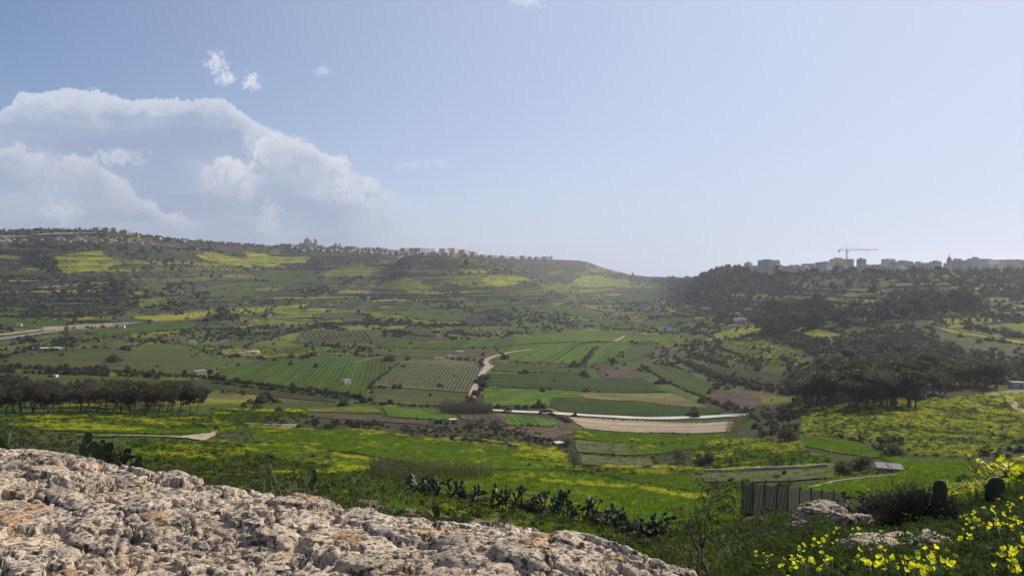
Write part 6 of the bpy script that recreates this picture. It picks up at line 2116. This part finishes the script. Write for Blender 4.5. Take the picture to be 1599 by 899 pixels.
# wood sorrel: stem with a bell of five petals
PETAL = leaf_mat('sorrel_petal', (.60, .52, .012), (.78, .70, .03), .45)
STEM = leaf_mat('sorrel_stem', (.06, .11, .03), (.10, .16, .05), .2)


def blossom_mesh(seed, r=.0090):
    rng = np.random.default_rng(seed)
    mb = MB()
    for k in range(5):
        a = k * 2 * math.pi / 5 + rng.uniform(-.12, .12)
        op = rng.uniform(.75, 1.15)
        rows = []
        for t, wd in ((0, .18), (.35, .62), (.7, .98), (1.0, .72)):
            rad = r * (.12 + .95 * t * op); z = r * (1.25 * t - .35 * t * t)
            for q in (-1, 0, 1):
                aa = a + q * wd * .62
                rows.append((rad * math.cos(aa), rad * math.sin(aa), z + (.12 * r if q == 0 and t == 1 else 0)))
        mb.add(rows, [(b * 3 + c, b * 3 + c + 1, b * 3 + c + 4, b * 3 + c + 3) for b in range(3) for c in (0, 1)])
    return mb.mesh('blossom', True)


BLO = [blossom_mesh(s) for s in range(5)]
for m in BLO: m.materials.append(PETAL)
STM = []
for s_ in range(4):
    rg = np.random.default_rng(s_)
    e = rg.normal(size=2) * .12
    m = MB().tube([(e[0] * 1.2, e[1] * 1.2, -.06), (e[0] * .8, e[1] * .8, .35), (e[0] * .25, e[1] * .25, .75), (0, 0, 1)], [.010, .009, .008, .006], 4).mesh('stem', True)
    m.materials.append(STEM); STM.append(m)


def sorrel(px_, py_, hgt, label, big=1.0, name='sorrel_flower', group='yellow sorrel flowers on the near bank', y1=6.5):
    p = lift(px_, py_, hgt, y1=y1)
    root = link(name, None, loc=p, rz=rs.uniform(0, 6.28))
    tag(root, label, 'flower', group)
    st = link('stem', rs.choice(STM), root, scale=(.3, .3, hgt))
    bl = link('blossom', rs.choice(BLO), root, loc=(0, 0, hgt * .995), scale=big * rs.uniform(.85, 1.3))
    bl.rotation_euler = (rs.gauss(0, .5), rs.gauss(0, .5), rs.uniform(0, 6.28))
    return root


CL = [(1222, 880, 34, 14, 34), (1270, 862, 40, 20, 24), (1335, 855, 38, 20, 22), (1300, 835, 20, 8, 7), (1405, 878, 38, 14, 40), (1440, 890, 26, 8, 14), (1357, 842, 16, 9, 6), (1445, 858, 12, 9, 4), (1510, 815, 14, 14, 12),
      (1548, 808, 28, 20, 34), (1585, 805, 18, 24, 24), (1480, 875, 10, 9, 10), (1566, 862, 10, 7, 5), (1500, 838, 20, 10, 4), (1580, 894, 18, 5, 8), (1190, 870, 16, 18, 8), (1135, 862, 24, 22, 8), (1596, 850, 8, 24, 6)]
n_f = 0
for cx__, cy__, sx, sy, n in CL:
    side = 'right' if cx__ > 1475 else 'middle' if cx__ > 1290 else 'left'
    for _ in range(n):
        sorrel(rs.gauss(cx__, sx * .8), rs.gauss(cy__, sy * .8), rs.uniform(.13, .24), 'yellow sorrel flower on a thin stem in the %s of the flowering bank' % side,
               rs.uniform(.7, 1.1) * (1.15 if side == 'right' else 1), group='yellow sorrel flowers, %s of the near bank' % side)
        n_f += 1
print('flowers', n_f)
ORANGE = leaf_mat('dry_flower', (.42, .20, .05), (.62, .33, .10), .3)
BLO_O = BLO[0].copy(); BLO_O.materials.clear(); BLO_O.materials.append(ORANGE)
for px_, py_, lb in ((1513, 868, 'upper of two faded orange flowers at the lower right'), (1492, 886, 'lower of two faded orange flowers at the lower right')):
    o = sorrel(px_, py_, .15, lb, 1.2, 'orange_flower', None)
    for ch in o.children:
        if ch.name.startswith('blossom'): ch.data = BLO_O; ch.scale = (1.5, 1.5, 1.1)

# leaves and blades that cover the near bank
def clover_mesh(seed, n=26):
    rng = np.random.default_rng(seed)
    mb = MB()
    for _ in range(n):
        a = rng.uniform(0, 6.28); q = .16 * math.sqrt(rng.random())
        c = np.array((q * math.cos(a), q * math.sin(a), rng.uniform(.03, .13)))
        tl_ = rng.normal(size=2) * .35
        for k in range(3):
            b = a + k * 2.094
            P = []
            for r_, da in ((.001, 0), (.011, -.55), (.017, -.5), (.0135, 0), (.017, .5), (.011, .55)):
                x_, y_ = r_ * math.cos(b + da), r_ * math.sin(b + da)
                P.append(c + (x_, y_, x_ * tl_[0] + y_ * tl_[1]))
            mb.add(P, [(0, 1, 2, 3), (0, 3, 4, 5)])
        s_ = np.array((.001, 0, 0))
        mb.add([c * (1, 1, 0) - s_, c * (1, 1, 0) + s_, c + s_, c - s_], [(0, 1, 2, 3)])
    return mb.mesh('clover_leaves')


CLV = [clover_mesh(s) for s in range(4)]
for m in CLV: m.materials.append(leaf_mat('clover_leaf', (.018, .034, .004), (.060, .088, .012), .4, .85, .08))
NB = [tuft_mesh('near_tuft', 330 + s, 26, .13, .09, .0026, .35) for s in range(4)]
for m in NB: m.materials.append(leaf_mat('near_blade', (.035, .050, .010), (.100, .115, .030), .35, .85, .08))
DT = [twig_bush_mesh('near_twigs', 340 + s, 60, .004, .7) for s in range(3)]
for m in DT: m.materials.append(TWIG)
nn = 5200
u_ = RNG.uniform(.24, .80, nn); y_ = np.exp(RNG.uniform(math.log(2.0), math.log(9.5), nn)); x_ = u_ * y_
dw = (x_ - P0[0]) * ND[0] + (y_ - P0[1]) * ND[1] - bulge((x_ - P0[0]) * TD[0] + (y_ - P0[1]) * TD[1])
keepn = (dw > .10) | (x_ > .95)
cov = fbm2(x_ / .6, y_ / .6, 3, 151)
for nm, sel, ms, lo_, hi_, lb in (('grass', keepn & (cov > .02) & (RNG.random(nn) < .7), NB, .6, 1.3, 'thin green and straw blades on the near right bank'),
                                  ('clover', keepn & (cov < .30) & (RNG.random(nn) < .42), CLV, .8, 1.3, 'clover like sorrel leaves carpeting the near right bank'),
                                  ('dry_twigs', keepn & (RNG.random(nn) < .06), DT, .15, .4, 'tangled dry twigs lying over the near right bank')):
    A = np.column_stack([x_[sel], y_[sel], H(x_[sel], y_[sel]) - .005])
    gn_scatter(nm, A, RNG.uniform(0, 6.28, len(A)), RNG.uniform(lo_, hi_, len(A)), RNG.integers(0, len(ms), len(A)), ms, lb, 'grass' if nm == 'grass' else 'leaves' if nm == 'clover' else 'twigs')

# dark wiry shrub, leafy shrub, bare branching shrub
def near_plant(name, px_, py_, wpx, meshes, label, cat='shrub', tall=1.0, h=.0, sink=.02, y1=14.):
    """meshes: list of (part name, mesh)"""
    p = lift(px_, py_, h, y1=y1)
    s = wpx * p[1] / F
    root = link(name, None, loc=(p[0], p[1], p[2] - sink), rz=rs.uniform(0, 6.28), scale=(s, s, s * tall))
    tag(root, label, cat)
    for pn, me in meshes: link(pn, me, root)
    return root


def wire_mesh(seed, n, rad, tall=.75):
    rng = np.random.default_rng(seed)
    mb = MB()
    for _ in range(n):
        d = unit(rng, 1)[0]; d[2] = abs(d[2]) * .9 + .15
        d /= np.linalg.norm(d)
        tip = d * np.array((.5, .5, tall)) * rng.uniform(.55, 1.05)
        p0 = tip * rng.uniform(.25, .6)
        mid = (p0 + tip) / 2 + rng.normal(size=3) * .045
        s = np.cross(tip - p0, unit(rng, 1)[0]); s = s / (np.linalg.norm(s) + 1e-9) * rad
        mb.add([p0 - s, p0 + s, mid + s * .8, mid - s * .8, tip], [(0, 1, 2, 3)], [(3, 2, 4)])
    return mb.mesh('twigs')


wm = [wire_mesh(350, 5200, .0042), wire_mesh(351, 3000, .0045)]
wm[0].materials.append(plain('wiry_twig', (.075, .060, .045), .9, .4, 15, .1)); wm[1].materials.append(TWIG)
lw = bush_mesh('leaves', 352, 900, .030, .014, .7, 8); lw.materials.append(L_SCRUB)
near_plant('thorny_shrub', 1440, 846, 165, [('twigs', wm[0]), ('leaves', lw)], 'dark wiry cushion shrub behind the long boulder', tall=.85)
near_plant('thorny_shrub', 1388, 826, 120, [('twigs', wm[1])], 'brown wiry shrub left of the dark cushion shrub', tall=.8)
near_plant('thorny_shrub', 1530, 855, 120, [('twigs', wm[1])], 'brown twiggy shrub under the right hand flowers', tall=.7)
bl_ = bush_mesh('leaves', 353, 420, .085, .045, .85, 7); bl_.materials.append(leaf_mat('leaf_bronze', (.022, .026, .014), (.075, .060, .035), .25))
st_ = twig_bush_mesh('stems', 354, 30, .006, .85); st_.materials.append(TWIG)
near_plant('leafy_shrub', 1352, 824, 115, [('leaves', bl_), ('stems', st_)], 'dark broad leaved shrub beside the pale stones', tall=1.0)
near_plant('leafy_shrub', 1300, 800, 50, [('leaves', bl_), ('stems', st_)], 'small leafy weed left of the dark broad leaved shrub', tall=.8)


def bare_shrub_mesh(seed, n0, L0, depth, r0, spread=.55, up=.25):
    rng = np.random.default_rng(seed)
    mb = MB()
    def grow(p, d, L, r, k):
        e, d2 = limb(mb, p, d, L, r, rng, 5 if r > .003 else 3, .3, 3)
        if k:
            for _ in range(rng.integers(2, 4)):
                nd_ = d2 + rng.normal(size=3) * spread; nd_[2] += up; nd_ /= np.linalg.norm(nd_)
                grow(e, nd_, L * rng.uniform(.55, .85), r * .55, k - 1)
    for _ in range(n0):
        d = rng.normal(size=3) * .5; d[2] = 1; grow(np.zeros(3), d / np.linalg.norm(d), L0, r0, depth)
    return mb.mesh('branches', True)


for px_, py_, sd, L0, n0, mt, lb in ((1122, 893, 360, .16, 3, TWIG, 'bare branching shrub rising beside the end of the wall'), (1160, 870, 361, .13, 4, TWIG, 'second bare shrub right of the tall branching one'), (1082, 880, 362, .10, 4, TWIG, 'low bare twigs touching the wall end'), (1400, 800, 364, .11, 3, TWIG, 'bare twigs sticking out of the leafy shrub'), (1560, 800, 365, .09, 3, TWIG, 'thin dead stalks near the tall cactus pad')):
    p = lift(px_, py_, 0.0)
    me = bare_shrub_mesh(sd, n0, L0, 3, .0075 if sd == 360 else .005)
    me.materials.append(mt)
    o = link('bare_shrub', me, loc=p - np.array([0, 0, .02]), scale=max(.8, p[1] / 2.6)); tag(o, lb, 'shrub')
for px_, py_, top, Yd, sd, mt, lb in ((585, 792, 735, 7.5, 370, TWIG_GREY, 'thin leafless sapling behind the middle of the wall'), (460, 768, 722, 8.0, 371, TWIG_GREY, 'pale grey twiggy bush behind the wall'), (455, 770, 730, 9.0, 372, TWIG_GREY, 'grey dead bush right behind the pale twiggy one'),
                                      (325, 745, 698, 10., 373, TWIG, 'wide dry thorn bush behind the wall at left'), (365, 750, 705, 9.5, 374, TWIG, 'dry thorn bush right of the wide one'), (290, 740, 705, 11., 375, TWIG, 'low dry thorn bush left of the wide one')):
    u, v = (float(q) for q in ray(px_, top))
    g0 = float(H(u * Yd, Yd)); hh = v * Yd - g0
    me = bare_shrub_mesh(sd, 2 if sd == 370 else 7, .34, 3, .008 if sd == 370 else .009, .45 if sd == 370 else .75, .3)
    me.materials.append(mt)
    zmax = max(vv.co.z for vv in me.vertices)
    o = link('bare_shrub', me, loc=(u * Yd, Yd, g0 - .05), rz=rs.uniform(0, 6), scale=(hh / zmax * (.55 if sd == 370 else .8),) * 2 + (hh / zmax,)); tag(o, lb, 'shrub')


# ------------------------------------------------------------------ prickly pears
def pad_mesh(nu=18, nv=10):
    V = [(0, 0, 0)]
    a = np.linspace(0, math.pi, nv + 2)[1:-1]
    for t in a:
        z = .5 - .5 * math.cos(t); r = .31 * math.sin(t) ** .85 * (1 + .22 * (z - .5))
        for k in range(nu):
            q = 2 * math.pi * k / nu
            V.append((r * math.cos(q), (.055 * math.sin(t) ** .5) * math.sin(q), z))
    V.append((0, 0, 1))
    Q = [(1 + i * nu + k, 1 + i * nu + (k + 1) % nu, 1 + (i + 1) * nu + (k + 1) % nu, 1 + (i + 1) * nu + k) for i in range(nv - 1) for k in range(nu)]
    T = [(0, 1 + (k + 1) % nu, 1 + k) for k in range(nu)] + [(len(V) - 1, 1 + (nv - 1) * nu + k, 1 + (nv - 1) * nu + (k + 1) % nu) for k in range(nu)]
    return MB().add(V, Q, T).mesh('pad', True)


PAD = pad_mesh(); PAD.materials.append(CACTUS)
PAD_LO = pad_mesh(10, 6); PAD_LO.materials.append(CACTUS)


def cactus(loc, pad, seed, levels, base, label, group=None, name='prickly_pear', mesh=None, cap=40, face=0.0, spread=.9):
    rg = random.Random(seed)
    root = link(name, None, loc=loc, rz=rg.uniform(-.5, .5) + face)
    tag(root, label, 'cactus', group)
    cnt = [0]
    def grow(M, sz, lv):
        if cnt[0] >= cap: return
        o = link('pad', mesh or PAD, root)
        o.matrix_local = M @ Matrix.Diagonal((sz, sz * rg.uniform(.9, 1.2), sz, 1))
        cnt[0] += 1
        if lv <= 0: return
        for _ in range(rg.choice((1, 2, 2, 3))):
            a = rg.gauss(0, spread * .75)
            p = Vector((.30 * math.sin(a), 0, .5 + .47 * math.cos(a))) * sz
            grow(M @ Matrix.Translation(p) @ Matrix.Rotation(a * .8, 4, 'Y') @ Matrix.Rotation(rg.gauss(0, .9), 4, 'Z') @ Matrix.Rotation(rg.gauss(0, .3), 4, 'X'), sz * rg.uniform(.82, 1.05), lv - 1)
    for _ in range(base):
        grow(Matrix.Translation((rg.gauss(0, pad * .8), rg.gauss(0, pad * .8), -.05)) @ Matrix.Rotation(rg.uniform(0, 6.28), 4, 'Z') @ Matrix.Rotation(rg.gauss(0, .35), 4, 'X'), pad, levels)
    return root


# left cluster behind the wall
for i, (px_, Yd, padpx, ptop, lv, bs, lb) in enumerate(((132, 13.5, 22, 678, 5, 1, 'tall prickly pear with a pale stalk behind the wall at left'), (168, 13.0, 22, 690, 4, 2, 'bushy prickly pear at the middle of the left cactus clump'), (192, 12.5, 21, 694, 3, 2, 'low prickly pear at the right end of the left cactus clump'),
                                                     (5, 11.5, 24, 680, 4, 1, 'prickly pear at the left edge of the photo'), (421, 12., 15, 727, 4, 1, 'single dark prickly pear pad sticking up behind the wall'), (487, 12, 15, 735, 3, 1, 'dark prickly pear beside the pale twiggy bush'), (682, 9.5, 19, 788, 2, 1, 'round prickly pear pad just above the wall edge'))):
    u, v = (float(q) for q in ray(px_, ptop))
    pad = padpx * Yd / F
    x, y, zt = u * Yd, Yd, v * Yd
    rg = random.Random(600 + i)
    root = link('prickly_pear', None, loc=(x, y, float(H(x, y)))); tag(root, lb, 'cactus')
    hgt = zt - float(H(x, y))
    # thick old stem up to the living pads
    MB().tube([(0, 0, -.1), (.05, .02, max(.2, hgt - pad * 3.2) * .5), (0, 0, max(.25, hgt - pad * 2.6))], [.10, .085, .06] if px_ not in (421, 487, 682) else [.03, .025, .02], 8).build('stem', CACTUS if px_ not in (421, 487, 682) else BARK, root, True)
    cnt = 0
    def grow(M, sz, lv):
        o = link('pad', PAD, root)
        o.matrix_local = M @ Matrix.Diagonal((sz, sz * rg.uniform(.9, 1.2), sz, 1))
        if lv <= 0: return
        for _ in range(rg.choice((2, 2, 3)) if bs == 2 else 1 if lv > 1 else 2):
            a = rg.gauss(0, .65)
            p = Vector((.30 * math.sin(a), 0, .5 + .47 * math.cos(a))) * sz
            grow(M @ Matrix.Translation(p) @ Matrix.Rotation(a * .8, 4, 'Y') @ Matrix.Rotation(rg.gauss(0, .8), 4, 'Z') @ Matrix.Rotation(rg.gauss(0, .25), 4, 'X'), sz * rg.uniform(.85, 1.0), lv - 1)
    n_lv = 1 if bs == 1 else 2
    if px_ in (421, 682): n_lv = 0
    for b in range(1 if px_ in (421, 682) else 3 if bs == 2 else 2):
        zz = hgt - pad * (n_lv + 1) * .84 if px_ not in (421, 682) else hgt - pad
        grow(Matrix.Translation((rg.gauss(0, pad * (.9 if bs == 2 else .3)) if b else 0, 0, max(0, zz - (pad * .5 if b else 0)))) @ Matrix.Rotation(rg.gauss(0, .5), 4, 'Z') @ Matrix.Rotation(rg.gauss(0, .2), 4, 'Y'), pad, n_lv)
# two big pads against the light on the right bank
for px_, pb, ht, wd, lb, tl2 in ((1471, 786, 40, 26, 'tilted dark prickly pear pad at right, left of the bigger one', -.25), (1551, 792, 50, 36, 'largest dark upright prickly pear pad at right', .02), (1523, 786, 22, 8, 'pale edge-on prickly pear pad between two dark ones', .05)):
    Yd = 6.2
    k = Yd / F
    b0 = at_depth(px_, pb, Yd)
    gz = float(H(b0[0], b0[1]))
    root = link('prickly_pear', None, loc=(b0[0], b0[1], gz)); tag(root, lb, 'cactus')
    dz = b0[2] - gz
    o = link('pad', PAD, root); o.scale = (wd * k / .62, ht * k, ht * k); o.location = (0, 0, dz); o.rotation_euler = (.1, tl2, .12 if wd > 10 else 1.3)
    for q in range(3):
        o2 = link('pad', PAD, root); o2.scale = (wd * k / .66, ht * k, ht * k); o2.location = (.04 * q - .05, .03 * q, dz - ht * k * .8 * (q + 1)); o2.rotation_euler = (.1 * q, .25 - .2 * q, .9 * q + .4)
# hedge of prickly pears below the bright field
hp = [(655, 776), (672, 779), (690, 781), (708, 785), (728, 790), (748, 793), (766, 795), (785, 797), (805, 800), (824, 803), (842, 805), (860, 808), (878, 811), (896, 815), (914, 819), (932, 823), (950, 827), (968, 831), (986, 834), (1004, 838), (1022, 841), (815, 796), (838, 799), (722, 784), (560, 766), (545, 760), (1012, 758 + 5), (1035, 764), (1098, 772), (1120, 766), (1140, 763)]
for i, (px_, py_) in enumerate(hp):
    x, y = pix(px_ + rs.uniform(-3, 3), py_ + rs.uniform(-1.5, 1.5), 14.0)
    small = i >= 24
    sz = (.50 if not small else .26) * (1 + y / 260)
    cactus((x, y, float(H(x, y))), sz * rs.uniform(.85, 1.1), 1000 + i, 4, 4, ('%s prickly pear from the left in the cactus row below the flecked field' % nth(i + 1)) if i < 21 else 'prickly pear standing behind the long cactus row' if not small else 'small prickly pear scattered beside the near fields',
           'prickly pears of the long cactus row' if not small else 'scattered prickly pears near the fields', mesh=PAD_LO, cap=30 if not small else 14)

# leafy tree top at the left edge behind the wall, and rank weeds along the foot of the wall
for px_, Yd, top, wd, lb in ((-28, 15.0, 644, 1.05, 'leafy olive crown rising behind the wall at the left edge'), (70, 17.0, 668, .9, 'small leafy olive right of the one at the left edge')):
    u, v = (float(q) for q in ray(px_, top))
    x, y = u * Yd, Yd
    g0 = float(H(x, y)); s = (v * Yd - g0) / 4.6
    t_, c_ = TREES['olive'][1 if px_ < 0 else 2]
    root = link('olive_tree', None, loc=(x, y, g0), rz=1.0, scale=(s * wd, s * wd, s)); tag(root, lb, 'tree')
    link('trunk', t_, root)
    rg2 = np.random.default_rng(880 + int(px_))
    cv = np.empty(len(c_.vertices) * 3, np.float32); c_.vertices.foreach_get('co', cv); cv = cv.reshape(-1, 4, 3).mean(1)
    P = np.repeat(cv, 6, 0) + rg2.normal(size=(len(cv) * 6, 3)) * .13
    Vv, Qq = leaf_quads(P, .115, .038, rg2, .3)
    link('crown', mesh_np('crown', Vv, Qq), root, L_OLIVE)

# grass and weeds on the ground between the wall and the first terraces
nn = 12000
px__ = RNG.uniform(-40, 1250, nn); y_ = np.exp(RNG.uniform(math.log(14), math.log(230), nn)); x_ = (px__ - CX) / F * y_
cov = fbm2(x_ / 5, y_ / 8, 3, 171)
sel = ~in_field(x_, y_)
A = np.column_stack([x_, y_, H(x_, y_)])
k1 = sel & (cov > -.3); k2 = sel & (cov < .05) & (RNG.random(nn) < .5); k3 = sel & (cov > .25) & (RNG.random(nn) < .3)
gn_scatter('grass', A[k1], RNG.uniform(0, 6.28, k1.sum()), RNG.uniform(.5, 1.3, k1.sum()), RNG.integers(0, 4, k1.sum()), with_mat(TUFT, L_GREEN), 'rank grass on the slope below the rubble wall', 'grass')
gn_scatter('weeds', A[k2], RNG.uniform(0, 6.28, k2.sum()), RNG.uniform(.5, 1.3, k2.sum()), RNG.integers(0, 4, k2.sum()), WEED, 'leafy weeds on the slope below the rubble wall', 'weeds')
gn_scatter('wild_flowers', A[k3], RNG.uniform(0, 6.28, k3.sum()), RNG.uniform(.4, .8, k3.sum()), RNG.integers(0, 4, k3.sum()), FLOW, 'yellow wild flowers on the slope below the rubble wall', 'wild flowers')


# ------------------------------------------------------------------ cane brakes
def reeds(name, poly, n, h, label, ymin=9.0, seed=0, mat=None):
    rg = np.random.default_rng(seed)
    P = plan(poly, ymin)
    lo_, hi_ = P.min(0), P.max(0)
    q = rg.uniform(lo_, hi_, (n * 4, 2)); q = q[inside(P, q[:, 0], q[:, 1])][:n]
    hh = h * rg.uniform(.55, 1.1, len(q)) * (.8 + .35 * fbm2(q[:, 0] / 3, q[:, 1] / 3, 2, 5))
    b = np.column_stack([q, H(q[:, 0], q[:, 1]) - .1])
    ln_ = rg.normal(size=(len(q), 2)) * .10
    s = np.column_stack([np.ones(len(q)), rg.normal(size=len(q)) * .5, np.zeros(len(q))]) * .018 * (h / 3)
    tip = b + np.column_stack([ln_ * hh[:, None], hh])
    mid = (b + tip) / 2 + np.column_stack([rg.normal(size=(len(q), 2)) * .03, np.zeros(len(q))])
    V = np.stack([b - s, b + s, mid + s, mid - s, tip], 1).reshape(-1, 3)
    k = np.arange(len(q))[:, None] * 5
    mb = MB().add(V, k + np.array([[0, 1, 2, 3]]), k + np.array([[3, 2, 4]]))
    for _ in range(5):
        t = rg.uniform(.35, .98, len(q))[:, None]
        c = b + (tip - b) * t
        d = np.column_stack([rg.normal(size=(len(q), 2)) * .55, rg.uniform(.15, .75, len(q))]) * h * .14
        w_ = np.cross(d, unit(rg, len(q))); w_ = w_ / (np.linalg.norm(w_, axis=1)[:, None] + 1e-9) * .022 * (h / 3)
        k = np.arange(len(q))[:, None] * 3
        mb.add(np.stack([c - w_, c + w_, c + d], 1).reshape(-1, 3), (), k + np.array([[0, 1, 2]]))
    o = mb.build(name, mat or L_REED)
    return tag(o, label, 'reeds', kind='stuff')


reeds('reeds', [(578, 738), (600, 735), (690, 742), (765, 744), (770, 750), (700, 756), (620, 757), (575, 750)], 1500, 3.3, 'tall olive brown cane brake in front of the bright field', seed=1)
reeds('reeds', [(686, 640), (700, 636), (765, 640), (772, 646), (690, 647)], 1500, 6.0, 'brown cane brake beside the foot of the dirt track', seed=2, mat=L_DRY)
reeds('reeds', [(1135, 662), (1158, 650), (1172, 655), (1150, 682), (1135, 684)], 500, 4.5, 'narrow cane brake at the end of the white lane', seed=3)
reeds('reeds', [(440, 715), (500, 702), (530, 712), (480, 728)], 260, 1.6, 'dry grass stalks on the flowery bank', seed=4, mat=L_DRY)

# ------------------------------------------------------------------ haze
hz = MB().box(-10900, 10900, -80, 7300, -175, 165).build('haze', None)
m_, g_, o_ = new_mat('haze')
pv_ = g_.n('ShaderNodeVolumePrincipled', ins={'Color': (.86, .88, .94, 1), 'Density': 0.000115, 'Anisotropy': 0.5})
g_.t.links.new(pv_.outputs[0], o_.inputs['Volume'])
hz.data.materials.clear(); hz.data.materials.append(m_)
tag(hz, 'thin pale haze over the whole valley', 'haze', kind='stuff')
